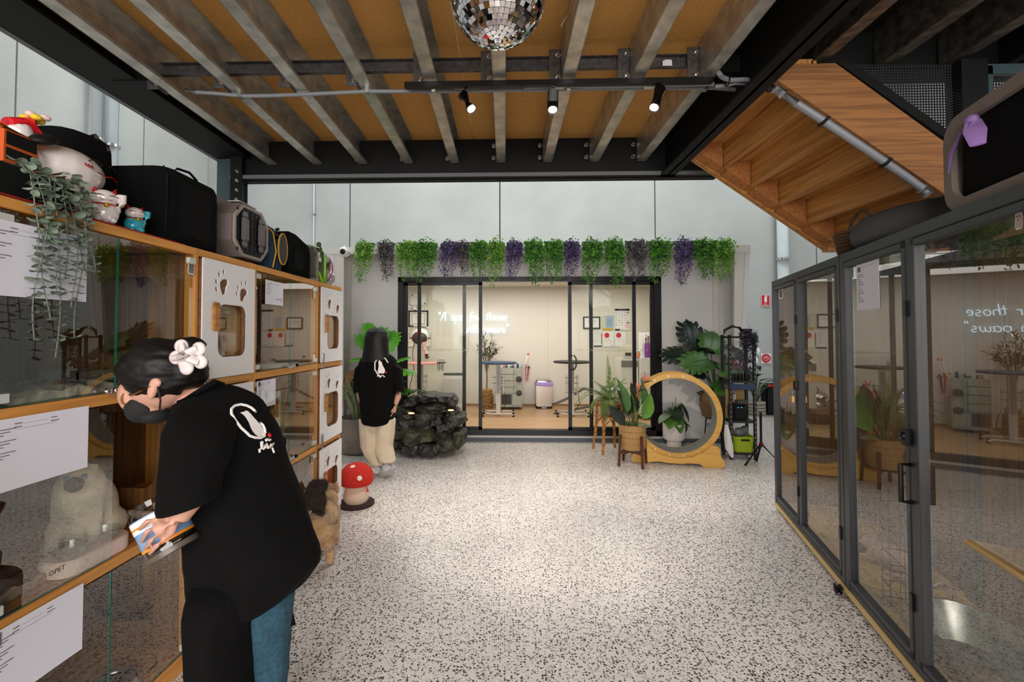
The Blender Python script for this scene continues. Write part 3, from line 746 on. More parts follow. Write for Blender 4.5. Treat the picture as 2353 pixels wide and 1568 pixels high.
# cream cat sitting at the bowl
q = cabpos(190,1265,.68); q.x = min(q.x,-1.56)
Y0 = q.y
cat = thing('cream_cat', 'cream cat with a dark face sitting behind the glass left of the bending woman', 'cat', (-1.72,1.80,.675), R(0))
b = MB()
b.ell((0,0.02,.13),(.10,.13,.14)).ell((0.0,-.05,.22),(.085,.085,.12)).ell((.01,-.10,.29),(.062,.062,.06)).ell((.02,-.145,.275),(.032,.034,.028))
b.tube([(.05,-.07,.2),(.06,-.1,.08),(.06,-.12,.015)],[.034,.026,.022],10).tube([(-.05,-.07,.2),(-.06,-.1,.08),(-.06,-.12,.015)],[.034,.026,.022],10)
b.ell((.08,.03,.06),(.05,.085,.06)).ell((-.08,.03,.06),(.05,.085,.06)).ell((.09,-.05,.02),(.025,.05,.02)).ell((-.09,-.05,.02),(.025,.05,.02))
for s in (1,-1): b.tube([(.01+s*.035,-.09,.33),(.01+s*.05,-.09,.375)],[.026,.006],8)
b.tube([(0,.13,.05),(.09,.2,.03),(.2,.16,.025)],[.03,.024,.016],8)
put('body', blob(b,.008,5), CREAM, cat)
MB().ell((.02,-.168,.282),(.03,.022,.028)).build('face_mask', SEAL, cat)
for s in (1,-1): MB().ell((.018+s*.026,-.152,.305),(.010,.008,.010),nu=10,nv=8).build('eye', mat('cat_eye_blue',(70,110,140),.1), cat)
for s in (1,-1): MB().tube([(.01+s*.036,-.093,.345),(.01+s*.05,-.092,.382)],[.026,.005],8).build('ear', SEAL, cat)
cat.location = atX(195,1212,-1.66); cat.location.z = .676; cat.rotation_euler = (0,0,R(25)); cat.scale = (.98,)*3
# pink bowl stand with two glass bowls
PINK = mat('pink_bamboo', (226,196,186), .6)
q = atX(205,1262,-1.52); 
bw = thing('feeding_stand', 'pink feeding stand with glass bowls in front of the cream cat', 'bowl', (-1.53,q.y,.676), CR)
MB().poly(rrect(-.07,-.14,.07,.14,.06,6),.055).build('stand', PINK, bw, bev=.004)
for y in (-.065,.065):
    MB().lathe([(.03,.045),(.05,.055),(.055,.085),(.051,.085),(.046,.06),(.001,.052)],(0,y,0)).build('glass_bowl', glass('bowl_glass',(.9,.93,.93),1.8), bw)
# marble blanket in the middle row
MARB = mat('marble_fabric', (220,206,192), .9, noise=(7,.5), dark=(146,102,78))
b = MB()
def rug(name, x0,y0,x1,y1,z,m,lab,amp=.02,n=14,cat='blanket',mxx=None):
    b = MB(); vs=[]; fs=[]
    for i in range(n+1):
        for j in range(n+1):
            x = x0+(x1-x0)*i/n; y = y0+(y1-y0)*j/n
            vs.append((x+rnd.uniform(-.006,.006),y+rnd.uniform(-.006,.006),z+.012+amp*(.5+.5*math.sin(i*1.3+j*.7)*math.cos(j*1.1-i*.4))))
    for i in range(n):
        for j in range(n): a=i*(n+1)+j; fs.append((a,a+n+1,a+n+2,a+1))
    k=len(vs); vs += [(v[0],v[1],z+.001) for v in vs]; fs += [tuple(q+k for q in reversed(f)) for f in fs]
    per = [i*(n+1) for i in range(n+1)]+[n*(n+1)+j for j in range(1,n+1)]+[i*(n+1)+n for i in range(n-1,-1,-1)]+[j for j in range(n-1,0,-1)]
    for i in range(len(per)): a=per[i]; c=per[(i+1)%len(per)]; fs.append((a,c,c+k,a+k))
    o = b.add(vs,fs,m).build(name); return tag(o, lab, cat)
rug('blanket',-1.90,1.20,-1.53,1.55,.676,MARB,'marbled white and rust blanket behind the middle glass pane, bottom left',.03)
rug('blanket',-1.92,1.30,-1.50,1.78,1.286,mat('leaf_fabric',(196,188,168),.9,noise=(14,.45),dark=(96,90,80)),'folded pale blanket with grey marks on the upper shelf left of the woman',.03)
b = MB().box((-.09,-.13,0),(.09,.13,.012)).box((-.09,-.13,0),(-.084,.13,.06)).box((.084,-.13,0),(.09,.13,.06)).box((-.09,-.13,0),(.09,-.124,.06)).box((-.09,.124,0),(.09,.13,.06))
o = b.build('litter_tray', mat('tray_grey',(120,112,100),.5)); o.location = (-1.86,1.98,1.286); tag(o,'small shallow grey tray at the back of the upper shelf behind the woman','tray')
# steel bowl bottom shelf
q = atX(250,1545,-1.56)
bw = thing('feeding_stand', 'pink bowl stand with a steel bowl on the lowest shelf, bottom of the picture', 'bowl', (-1.55,q.y,.076), CR)
MB().lathe([(.085,0),(.09,.01),(.075,.05),(.07,.05)]).build('stand', PINK, bw)
MB().lathe([(.078,.052),(.08,.058),(.066,.056),(.05,.03),(.001,.026)]).build('steel_bowl', STEEL, bw)
# far cabinets: cats behind the doors and trays
def loaf(lab, loc, rz, m, s=1):
    t = thing('sleeping_cat', lab, 'cat', loc, rz)
    b = MB().ell((0,0,.075),(.10,.17,.075)).ell((0,-.15,.10),(.055,.06,.05)).ell((0,-.205,.09),(.028,.028,.024)).tube([(0,.15,.05),(.1,.18,.03),(.15,.05,.025)],[.03,.024,.018],8)
    for q in (1,-1): b.tube([(q*.03,-.145,.14),(q*.042,-.145,.175)],[.022,.005],8)
    for q in (1,-1): b.ell((q*.05,-.14,.02),(.025,.05,.02))
    put('body', blob(b,.009,5), m, t); t.scale = (s,)*3
    for q in (1,-1): MB().ell((q*.024,-.198,.115),(.008,.006,.006),nu=8,nv=6).build('eye', BLACK, t)
    return t
CREAMB = mat('tan_fur', (190,164,128), .9, noise=(9,.3), bump=(80,.3))
y_ = (CA+cu_*1.54)
loaf('cream cat curled up behind the nearer upper white paw door', (-1.66,2.32,1.286), R(150), CREAM, 1.0)
loaf('cream cat curled up behind the far middle white paw door', (-1.68,3.62,.676), R(160), CREAM, .9)
b = MB()
for i in range(3): b.box((-.13+.01*i,-.16,.0+.008*i),(.13-.01*i,.16,.006+.008*i))
o = b.build('plastic_tray', mat('tray_white',(206,206,200),.3)); o.location = (-1.60,3.1,1.286); tag(o,'white plastic tray with film on the top shelf of the far cabinet','tray')
o = MB().lathe([(.06,0),(.075,.02),(.08,.05),(.076,.05),(.068,.02),(.001,.012)]).build('water_bowl', mat('bowl_white',(214,212,206),.3)); o.location = (-1.6,2.78,.676); tag(o,'white bowl on the middle shelf of the far cabinet','bowl')
o = MB().box((-.16,-.2,0),(.16,.2,.05)).build('cat_bed', mat('pink_bed',(190,140,120),.9), bev=.02); o.location = (-1.68,3.62,.076); tag(o,'pinkish cushion behind the lowest far paw door','cushion')

# ------------------------------------------------------------------ on top of the cabinets
ZC = 1.905
FAB = mat('black_fabric', (7,7,7), .95, bump=(180,.2), spec=.15); FAB2 = mat('black_mesh', (4,4,5), .8, spec=.2)
def on_cab(px, x): return atX(px, 600, x).y
def softbox(b, x0,y0,z0,x1,y1,z1, r=.03, m=None):
    n = 4; ring = rrect(x0,y0,x1,y1,r,3); rr = []
    for z, s in ((z0,.97),(z0+.02,1),(z1-r*1.4,1),(z1-r*.5,.985),(z1-.006,.94),(z1,.86)):
        cx, cy = (x0+x1)/2, (y0+y1)/2; rr.append([(cx+(x-cx)*s, cy+(y-cy)*s, z) for x,y in ring])
    b.loft(rr, m); return b
# big black soft carrier
t = thing('pet_carrier', 'large black soft pet carrier with rounded top in the centre of the cabinet top', 'pet carrier', (-1.465,1.93,ZC), 0)
b = MB(); softbox(b,-.40,0,0,-.01,.40,.345,.06); b.build('bag', FAB, t)
o = MB().poly(rrect(0,0,.22,.25,.03),.006,FAB2).build('mesh_window', None, t); o.matrix_basis = Matrix(((0,0,1,-.012),(1,0,0,.09),(0,1,0,.05),(0,0,0,1)))
o = MB().poly(rrect(0,0,.10,.035,.01),.008,mat('mesh_pale',(150,170,170),.5,noise=(300,.8))).build('vent', None, t); o.matrix_basis = Matrix(((1,0,0,-.36),(0,0,1,-.004),(0,1,0,.19),(0,0,0,1)))
MB().tube([(-.06,.1,.34),(-.06,.14,.37),(-.06,.22,.38),(-.06,.27,.36),(-.06,.29,.335)],.006,6).build('strap', FAB, t)
MB().tube([(-.02,.02,.05),(-.018,.02,.30),(-.05,.04,.345)],.005,6).build('piping', FAB2, t)
# black bag behind the lucky cat
t = thing('black_bag', 'black holdall slumped behind the white lucky cat, upper left', 'bag', (-1.85,1.79,ZC), 0)
b = MB(); softbox(b,-.19,-.12,0,.20,.12,.40,.08); b.build('bag', FAB, t)
MB().tube([(.1,.0,.39),(.15,.04,.42),(.19,.06,.36)],.012,6).build('handle', mat('maroon_strap',(60,40,44),.8), t)
# grey hard carrier with octagonal door
GP = mat('taupe_plastic', (112,102,98), .45); GP2 = mat('taupe_dark', (70,64,62), .5)
t = thing('pet_carrier', 'taupe hard plastic pet carrier with an octagonal black door', 'pet carrier', (-1.44,2.375,ZC), 0)
L_ = .43
b = MB(); 
def octo(y0,y1,z0,z1,c): return [(y0+c,z0),(y1-c,z0),(y1,z0+c),(y1,z1-c),(y1-c,z1),(y0+c,z1),(y0,z1-c),(y0,z0+c)]
rr = []
for x, g in ((-.46,.035),(-.42,.0),(-.16,.0),(-.13,.0)): rr.append([(x,y,z) for y,z in octo(0+g,L_-g,.0+g*.3,.355-g,.05)])
b.loft(rr).build('shell', GP, t)
b = MB(); b.loft([[(x,y,z) for y,z in octo(.03,L_-.03,.03,.33,.08)] for x in (-.13,-.03)]).build('door_collar', GP, t)
MB().box((-.44,-.008,.165),(-.1,L_+.008,.195)).build('seam_rim', GP, t)
o = put('door_rim', plate([octo(.04,L_-.04,.035,.325,.075), octo(.055,L_-.055,.05,.31,.07)], .012), mat('rim_pale',(150,138,128),.4), t); o.matrix_basis = Matrix(((0,0,1,-.03),(1,0,0,0),(0,1,0,0),(0,0,0,1)))
b = MB(); b.loft([[(x,y,z) for y,z in octo(.056,L_-.056,.051,.309,.07)] for x in (-.03,-.026)])
for i in range(7): b.box((-.026,.07+.045*i,.06),(-.02,.076+.045*i,.30))
for i in range(5): b.box((-.026,.07,.08+.045*i),(-.021,L_-.07,.085+.045*i))
b.build('door_grille', mat('grille_black',(12,12,13),.45), t)
for y in (.10,.27):
    MB().box((-.02,y,.12),(.0,y+.055,.25)).box((-.02,y+.008,.25),(-.004,y+.047,.285)).box((-.02,y+.008,.085),(-.004,y+.047,.12)).build('latch', mat('latch_grey',(96,90,92),.3), t, bev=.006)
MB().box((-.3,.1,.355),(-.16,.3,.37)).build('handle', GP2, t, bev=.006)
MB().box((-.22,.22,.372),(-.10,.40,.378)).build('luggage_tag', mat('tag_paper',(186,180,176),.7), t)
# navy backpack
NAVY = mat('navy_fabric', (30,52,68), .85, bump=(150,.2)); MUST = mat('mustard_piping', (196,140,44), .6)
t = thing('pet_backpack', 'navy pet backpack with mustard piping and a rounded mesh window', 'backpack', (-1.44,2.83,ZC), 0)
b = MB(); ring=[]
for y, w in ((0,.0),(.02,.02),(.14,.02),(.16,0)):
    ring.append([(x*(1)-.19,y,z) for x,z in [( -.14-w*.3,0),(.14+w*.3,0),(.16+w*.3,.12),(.14+w*.3,.24),(.08+w*.3,.31),(-.04,.33+w*.2),(-.14-w*.3,.28),(-.16-w*.3,.12)]])
b.loft(ring).build('bag', NAVY, t, bev=.012)
win = oval(0,0,.055,.10,0,20)
o = put('window_piping', plate([oval(0,0,.062,.105,0,24), oval(0,0,.055,.098,0,24)], .008), MUST, t); o.matrix_basis = Matrix(((0,0,1,-.012),(1,0,0,.10),(0,1,0,.155),(0,0,0,1)))
o = MB().poly(win,.006,mat('grey_mesh',(58,56,58),.6)).build('mesh_window', None, t); o.matrix_basis = Matrix(((0,0,1,-.012),(1,0,0,.10),(0,1,0,.155),(0,0,0,1)))
MB().tube([(-.02,-.003,.02),(-.0,-.003,.12),(-.02,-.003,.24),(-.09,-.003,.31)],.004,6).build('piping', MUST, t)
for z in (.22,.27): MB().cyl((-.03,.05,z),(-.012,.05,z+.005),.012,n=10).build('eyelet', BLACK, t)
# black carrier two
t = thing('pet_carrier', 'small black soft carrier between the navy backpack and the green carrier', 'pet carrier', (-1.44,3.06,ZC), 0)
b = MB(); b.loft([[(-.40+i,y,z) for y,z in [(.0,0),(.36,0),(.37,.2),(.33,.27),(.14,.31),(.02,.31),(-.01,.2)]] for i in (0,.02,.34,.36)]).build('bag', FAB, t, bev=.01)
o = MB().poly(rrect(0,0,.14,.14,.02),.004,FAB2).build('mesh_window', None, t); o.matrix_basis = Matrix(((0,0,1,-.04),(1,0,0,.1),(0,1,0,.06),(0,0,0,1)))
MB().tube([(-.2,.05,.31),(-.2,.1,.325),(-.2,.2,.31)],.008,6).build('handle', FAB, t)
# green framed clear carrier
LIME = mat('lime_trim', (120,190,40), .5); OLIVE = mat('olive_ribbon', (60,66,30), .7)
t = thing('pet_carrier', 'clear mesh pet carrier with lime green edging and a hanging tag', 'pet carrier', (-1.43,3.44,ZC), 0)
MESHG = glass('carrier_film', (.45,.42,.38), 1.5, .1, .55, (.12,.12,.10))
b = MB(); b.box((-.28,0,.03),(-.0,.13,.27)).build('mesh_body', MESHG, t, bev=.02)
MB().box((-.29,-.004,0),(.004,.134,.03)).build('base', mat('taupe_fabric',(120,112,96),.8), t, bev=.008)
MB().tube([(0.0,.135,.0),(.004,.135,.2),(-.03,.135,.275),(-.15,.135,.30),(-.27,.135,.26)],.010,8).build('lime_edge', LIME, t)
MB().tube([(0.0,0,.0),(.004,0,.2),(-.03,0,.27),(-.15,0,.295)],.006,8).build('taupe_edge', MT['taupe_fabric'], t)
MB().tube([(.006,.01,.08),(.012,.04,.03),(.01,.08,.0),(.012,.13,.005)],.010,6,sq=.4).tube([(.006,.07,.0),(.02,.1,.02),(.02,.15,-.0)],.009,6,sq=.4).build('lime_strap', LIME, t)
MB().box((.006,.0,.16),(.009,.05,.23)).build('hanging_tag', WHITE, t); MB().tube([(.0,.02,.29),(.015,.03,.26),(.008,.025,.19)],.008,6).ell((0,.02,.29),(.02,.02,.02),nu=8,nv=6).build('ribbon', OLIVE, t)
# purple bubble backpack
t = thing('bubble_backpack', 'shiny plum transparent bubble backpack at the far end of the cabinet top', 'backpack', (-1.43,3.60,ZC), 0)
PLUM = mat('plum_gloss', (82,30,52), .12, coat=.8, noise=(4,.4))
b = MB()
ring = []
for y, k in ((0,.80),(.02,.95),(.08,1.02),(.14,.98),(.18,.86)):
    ring.append([(-.16+math.copysign(abs(math.cos(a))**.75, math.cos(a))*.15*k, y, .15+math.copysign(abs(math.sin(a))**.75, math.sin(a))*.15*k) for a in [2*PI*i/24 for i in range(24)]])
b.loft(ring).build('shell', PLUM, t)
MB().tube([(-.16+math.cos(2*PI*i/24)*.145,.185,.15+math.sin(2*PI*i/24)*.145) for i in range(25)],.008,6).build('pink_rim', mat('pink_rim',(170,110,124),.4), t)
MB().lathe([(.01,0),(.06,.02),(.075,.06),(.06,.09),(.01,.1)],(0,0,0),mx=Matrix.Translation((-.10,.20,.08))@Matrix.Rotation(-PI/2,4,'X')).build('bubble_dome', glass('bubble_clear',(.75,.72,.75),1.5,0,.25,(.3,.25,.28)), t)
# red mat, lucky cats
CER = mat('glazed_white', (216,206,202), .15, coat=.6); CRED = mat('glaze_red', (170,20,22), .2, coat=.6); GOLD = mat('gold', (220,170,40), .25, .9)
TEAL = mat('glaze_teal', (44,150,168), .2, coat=.6); YEL = mat('glaze_yellow', (226,190,40), .3)
o = MB().box((-1.66,1.2,ZC+.001),(-1.446,2.02,ZC+.005)).build('red_mat', mat('red_felt',(150,14,18),.9)); tag(o,'long red felt mat under the lucky cats on the cabinet top','mat')
def lucky(name, lab, loc, rz, s, body):
    t = thing(name, lab, 'figurine', loc, rz)
    b = MB().ell((0,0,.075),(.075,.065,.075)).ell((0,.0,.165),(.068,.058,.055)); b.ell((-.035,-.045,.025),(.022,.03,.02)).ell((.035,-.045,.025),(.022,.03,.02))
    b.tube([(.06,-.01,.1),(.085,-.02,.15),(.08,-.035,.20)],[.024,.02,.024],10).tube([(-.055,-.03,.1),(-.03,-.065,.09)],[.022,.02],10)
    put('body', blob(b,.006,4), CER if body is None else body, t)
    if body: put('head', blob(MB().ell((0,-.002,.168),(.070,.060,.054)),.006,2), CER, t)
    for q in (1,-1):
        MB().tube([(q*.045,0,.2),(q*.056,-.003,.238)],[.022,.004],8).build('ear', CRED, t)
        MB().tube([(q*.012+q*.012*k,-.058+.003*k,.172+.006*math.sin(k*.8)) for k in range(5)],.0022,5).build('eye', BLACK, t)
        MB().tube([(q*.004,-.063,.150),(q*.018,-.061,.145),(q*.03,-.056,.150)],.0018,5).build('whisker_line', CRED, t)
    MB().tube([(math.cos(a)*.06,math.sin(a)*.054,.122) for a in [2*PI*i/20 for i in range(21)]],.006,6).build('collar', CRED, t)
    MB().ell((0,-.062,.112),.014,nu=12,nv=8).build('bell', GOLD, t)
    t.scale = (s,)*3; return t
# large reclining white cat with floral bow and sign
q = atX(130,512,-1.60)
lc = thing('lucky_cat', 'largest white glazed lucky cat with red floral bow, upper left of the cabinet top', 'figurine', (-1.60,1.555,ZC+.006), R(0))
b = MB().ell((0,0,.095),(.10,.16,.095)).ell((.01,.04,.18),(.10,.13,.085)).tube([(-.02,-.12,.14),(-.01,-.2,.22),(0,-.21,.25)],[.04,.034,.038],10).tube([(.03,-.09,.16),(.03,-.13,.24),(.02,-.135,.26)],[.04,.034,.038],10)
put('body', blob(b,.008,5), CER, lc)
MB().tube([(0,-.03,.26),(-.02,-.07,.30),(-.03,-.12,.285)],[.03,.05,.03],12,sq=.6).build('floral_bow', mat('floral_red',(200,24,34),.3,noise=(60,.4),dark=(150,12,20)), lc)
for k in range(6): MB().ell((-.02+.02*(k%3),-.045-.03*(k//3),.335-.012*(k%2)),(.016,.016,.010),nu=8,nv=6).build('bow_flower', mat('flower_yellow',(230,196,50),.4) if k%2 else PINK, lc)
MB().ell((.075,-.10,.235),(.03,.045,.018),(.4,.3,0)).build('black_cap', BLACK, lc)
for y0, y1 in ((.03,.085),(.105,.155)): MB().tube([(.108-.2*(u-.06)**2*6,u,.215+.012*math.sin((u-y0)/(y1-y0)*PI)) for u in [y0+(y1-y0)*k/6 for k in range(7)]],.0025,5).build('eye', BLACK, lc)
MB().tube([(.113,.06,.185),(.118,.09,.175),(.112,.12,.185)],.002,5).tube([(.11,.125,.185),(.105,.15,.177),(.095,.165,.185)],.002,5).build('whisker_line', CRED, lc)
for k in range(3): MB().tube([(.112,.01+.012*k,.20),(.114,.016+.012*k,.19)],.003,5).build('cheek_mark', CRED, lc)
MB().box((.06,-.22,.12),(.075,-.12,.22), mat('orange_sign',(196,84,24),.5)).box((.076,-.215,.175),(.078,-.125,.215),BLACK).box((.076,-.215,.13),(.078,-.125,.165),BLACK).cyl((.07,-.235,.228),(.07,-.10,.215),.007,m=GOLD).build('gold_sign', None, lc)
MB().ell((.105,.16,.10),.022,nu=12,nv=8).build('bell', GOLD, lc)
MB().ell((.07,-.06,.08),(.04,.07,.05)).build('yellow_bib', mat('floral_yellow',(220,176,40),.4,noise=(50,.8),dark=(170,20,30)), lc)
lucky('lucky_cat', 'small white lucky cat with red collar between the large white and the teal lucky cats', (-1.495,1.655,ZC+.006), R(50), .60, None)
lucky('lucky_cat', 'small teal painted lucky cat with gold bells at the right end of the red mat', (-1.50,1.80,ZC+.006), R(60), .48, TEAL)
# eucalyptus strands in a black box
EUC = mat('eucalyptus_leaf', (124,140,122), .6, noise=(5,.3)); EUCS = mat('eucalyptus_stem', (110,116,108), .7)
t = thing('eucalyptus_garland', 'trailing silver-green eucalyptus in a black box hanging over the upper left glass', 'plant', (-1.445,1.40,ZC), 0)
MB().box((-.16,-.18,.0),(-.01,.10,.10)).build('planter_box', BLACK, t, bev=.006)
lm = None
def disc_leaf(r):
    b = MB(); n = 9; vs = [(0,0,0)]+[(r*(.95+math.cos(2*PI*i/n)),.8*r*math.sin(2*PI*i/n),.12*r*math.cos(4*PI*i/n)) for i in range(n)]; vs[0]=(r*.95,0,.1*r)
    return vs, [(0,1+i,1+(i+1)%n) for i in range(n)]
stx = [(100,1.0),(118,.88),(128,.72),(143,1.12),(160,.62),(178,.80),(192,1.0),(205,.58),(215,.55),(88,.5)]
stems = MB(); lf = MB()
for k, (px, ln) in enumerate(stx):
    y = atX(px, 560, -1.40).y; pts = []; length = .50*ln; n = int(length/.024)
    for i in range(n+1):
        u = i/n; pts.append((-1.43+.02*min(1,u*4)+.008*math.sin(k*2+u*5), y-.0+.012*math.sin(k+u*6), 1.99-length*u - (0 if u>.05 else 0)))
    pts = [(-1.50,y-.02,1.99),(-1.455,y-.01,2.015)] + pts
    MB.tube(stems, pts, .0018, 5)
    for i, p in enumerate(pts[1:]):
        a0 = i*PI/2 + k
        for s in (0, PI):
            r = rnd.uniform(.012,.0175)*(1 if i < n*.75 else .8); vs, fs = disc_leaf(r)
            mx = Matrix.Translation(p) @ Euler((rnd.uniform(-.9,.9)*(1.2-i/n), rnd.uniform(-.5,.5), a0+s+rnd.uniform(-.3,.3))).to_matrix().to_4x4()
            lf.add(vs, fs, None, mx)
for i in range(60):
    vs, fs = disc_leaf(rnd.uniform(.012,.018)); y = rnd.uniform(1.33,1.52)
    lf.add(vs, fs, None, Matrix.Translation((rnd.uniform(-1.54,-1.41),y,rnd.uniform(1.95,2.03))) @ Euler((rnd.uniform(-.6,.6),rnd.uniform(-.6,.6),rnd.uniform(0,6))).to_matrix().to_4x4())
stems.build('stem', EUCS, t, world=True); o = lf.build('leaves', EUC, t, world=True, flat=True); o['kind'] = 'stuff'

# ------------------------------------------------------------------ glazed enclosure on the right
EA = Vector((2.335,4.046,0)); EB = Vector((1.766,2.064,0)); ev = (EB-EA).normalized(); en = Vector((ev.y, -ev.x, 0))
if en.x > 0: en = -en
ER = math.atan2(ev.y, ev.x)      # local +x runs along the front towards the camera
yn = 1 if (Matrix.Rotation(ER,3,'Z') @ Vector((0,1,0))).dot(en) > 0 else -1
# local y positive*yn = out to the hall
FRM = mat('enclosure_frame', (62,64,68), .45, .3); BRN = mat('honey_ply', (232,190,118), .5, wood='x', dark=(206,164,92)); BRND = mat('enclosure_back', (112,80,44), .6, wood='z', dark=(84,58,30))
def Y(v): return v*yn
enc = []
def enclosure(s0, L, splits, label):
    t = thing('glass_enclosure', label, 'enclosure', EA+ev*s0, ER)
    H = 1.965; D = .60; w = .045
    MB().box((0,Y(-D),.045),(L,Y(0),.075)).build('floor_board', BRN, t, flat=True)
    MB().box((0,Y(0),.035),(L,Y(.012),.062)).build('base_strip', mat('brass_strip',(214,180,112),.35), t, flat=True)
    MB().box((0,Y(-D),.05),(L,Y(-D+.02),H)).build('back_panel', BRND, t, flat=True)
    for z0, z1 in ((.062,.10),(H-.05,H)): MB().box((0,Y(-w),z0),(L,Y(.004),z1)).build('rail', FRM, t, bev=.003)
    MB().box((0,Y(-D),H-.05),(L,Y(-D+.04),H)).build('rail', FRM, t, flat=True)
    for x in (0, L-w): MB().box((x,Y(-w),.06),(x+w,Y(.006),H)).build('post', FRM, t, bev=.003)
    for x in (0, L-w): MB().box((x,Y(-D),.06),(x+w,Y(-D+.04),H)).build('post', FRM, t, flat=True)
    MB().box((0,Y(-D),H-.012),(L,Y(-w),H-.004)).build('top_panel', GLE, t, flat=True)  # top made of glass to let more light into the enclosure
    pr = w
    for i, x in enumerate(list(splits)+[L]):
        x1 = x-w
        # door leaf with its own slim frame
        b = MB(); e = .028
        b.box((pr,Y(-.03),.105),(pr+e,Y(.008),H-.055)).box((x1-e,Y(-.03),.105),(x1,Y(.008),H-.055)).box((pr,Y(-.03),H-.085),(x1,Y(.008),H-.055)).box((pr,Y(-.03),.105),(x1,Y(.008),.135))
        o = b.build('door', FRM, t, bev=.002)
        MB().box((pr+e,Y(-.016),.135),(x1-e,Y(-.010),H-.085)).build('pane', GLE, o, flat=True)
        if x < L: MB().box((x1,Y(-w),.10),(x,Y(.004),H-.05)).build('post', FRM, t, flat=True)
        for z in (.35, H-.35): MB().box((x1-.012,Y(.004),z-.035),(x1+.012,Y(.014),z+.035)).build('hinge', BLKM, o, flat=True)
        pr = x
    for q in (.12, L-.03):
        b = MB(); k_ = 0 if q > 1 and s0 < 1 else -.12
        b.cyl((q,Y(.02+k_),.03),(q,Y(.045+k_),.03),.03,n=16).box((q-.012,Y(.0+k_),.03),(q+.012,Y(.05+k_),.045)); b.cyl((q,Y(.018+k_),.03),(q,Y(.047+k_),.03),.012,n=10)
        b.build('castor', BLACK, t)
    return t
e1 = enclosure(0, 1.40, (.66,), 'black framed glass cat enclosure, farther of the two, on the right')
e2 = enclosure(1.405, 1.40, (.72,), 'black framed glass cat enclosure nearest the camera at the right edge')
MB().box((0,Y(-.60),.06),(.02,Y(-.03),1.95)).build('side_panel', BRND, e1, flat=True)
MB().box((1.36,Y(-.60),.06),(1.366,Y(-.03),1.95)).build('side_pane', GLE, e1, flat=True)  # glass sides added here and below so daylight reaches the enclosure floor
MB().box((1.37,Y(-.60),.06),(1.376,Y(-.05),1.95)).build('side_pane', GLE, e2, flat=True)
# pull handle and lock between the near panes
b = MB(); b.box((.66,Y(.008),1.02),(.70,Y(.03),1.09)).ell((.68,Y(.034),1.06),(.018,.01,.018)); b.build('lock', BLKM, e2, bev=.003)
b = MB(); b.tube([(.69,Y(.008),.94),(.69,Y(.045),.94),(.69,Y(.045),.78),(.69,Y(.008),.78)],.010,8); b.build('pull_handle', BLKM, e2)
b = MB(); b.tube([(.645,Y(.008),1.16),(.645,Y(.03),1.16),(.645,Y(.03),1.10),(.645,Y(.008),1.10)],.007,8); b.box((.62,Y(.004),1.10),(.66,Y(.012),1.16)); b.build('hasp', BLKM, e1)
pd = thing('padlock', 'small brass padlock on the far enclosure door', 'padlock', EA+ev*.60+en*.03+Vector((0,0,1.045)), ER)
MB().box((-.022,-.008,-.045),(.022,.008,0)).build('body', mat('brass',(206,168,96),.3,.8), pd, bev=.003)
MB().tube([(-.014,0,0),(-.014,0,.022),(-.008,0,.032),(.008,0,.032),(.014,0,.022),(.014,0,0)],.004,8).build('shackle', STEEL, pd)
def enc_paper(px,py,w,h,lab):
    d = ray(px,py); Q_ = EA-en*.0095; t = (en.dot(Q_)-en.dot(Vector((0,0,CZ))))/en.dot(d); p = Vector((0,0,CZ))+d*t
    r = [(.06,.14+.045*i,.06+.12+.06*((i*5)%4),.15+.045*i,INK) for i in range(2,16)]+[(.06,.06,.2,.17,MT['photo_grey']),(.3,.07,.45,.075,INK),(.5,.07,.9,.073,INK),(.3,.12,.4,.125,INK)]
    return printed('notice_paper', w, h, PAPER, r, label=lab, cat='paper', mx=facemx(p, en), curl=.001)
enc_paper(1994,657,.24,.245,'white sheet with a small photo taped high on the glass enclosure at right')
sticker(1796,675,'white outline sticker of three cats on the farthest enclosure pane',w=.12,h=.085,P=EA-en*.0125,n=en,body=(96,80,66))
sticker(1961,600,'small orange cat sticker at the top corner of the near enclosure pane',w=.022,h=.05,P=EA-en*.0125,n=en,body=(190,130,90))
sticker(2345,505,'pale cat sticker at the right edge of the picture',w=.03,h=.06,P=EA-en*.0125,n=en,body=(200,176,160))
def epos(s, dpt, z): return EA+ev*s-en*dpt+Vector((0,0,z))
# inside: hairless cat with bowls, tin tub, shelf, wire crate
t = loaf('pinkish pale cat lying low in the far enclosure', epos(1.12,.35,.08), ER+R(-60), mat('pink_skin_fur',(206,176,160),.7,noise=(6,.2)), .95)
o = MB().lathe([(.05,0),(.085,.03),(.09,.045),(.085,.045),(.045,.01),(.001,.008)]).build('cat_dish', mat('dish_white',(210,206,200),.3)); o.location = epos(.82,.25,.08); tag(o,'shallow white dish left of the pale cat in the far enclosure','bowl')
o = MB().box((-.15,-.12,0),(.15,.12,.09)).build('litter_tray', mat('tray_beige',(150,140,128),.5), bev=.02); o.location = epos(.9,.44,.08); tag(o,'low beige litter tray at the back of the far enclosure','tray')
ZINC = mat('zinc', (150,152,146), .35, .8, noise=(20,.3))
tb = thing('zinc_tub', 'oval zinc tub with wire handles behind the near enclosure glass, bottom right', 'tub', epos(2.10,.24,.077), ER)
def ov(z, a, c): return [(a*math.cos(2*PI*i/28), c*math.sin(2*PI*i/28), z) for i in range(28)]
MB().loft([ov(0,.26,.15), ov(.16,.31,.19), ov(.172,.32,.20), ov(.172,.305,.185), ov(.02,.25,.14)]).build('tub', ZINC, tb)
for sx in (1,-1): MB().tube([(sx*.30,-.05,.15),(sx*.31,-.045,.22),(sx*.31,0,.245),(sx*.31,.045,.22),(sx*.30,.05,.15)],.005,8).build('handle', STEEL, tb)
t = thing('wire_crate', 'thin black wire crate standing behind the post of the near enclosure', 'crate', epos(1.52,.32,.077), ER)
b = MB()
for i in range(5): b.cyl((0,-.2+.1*i,0),(0,-.2+.1*i,.62),.003,n=5)
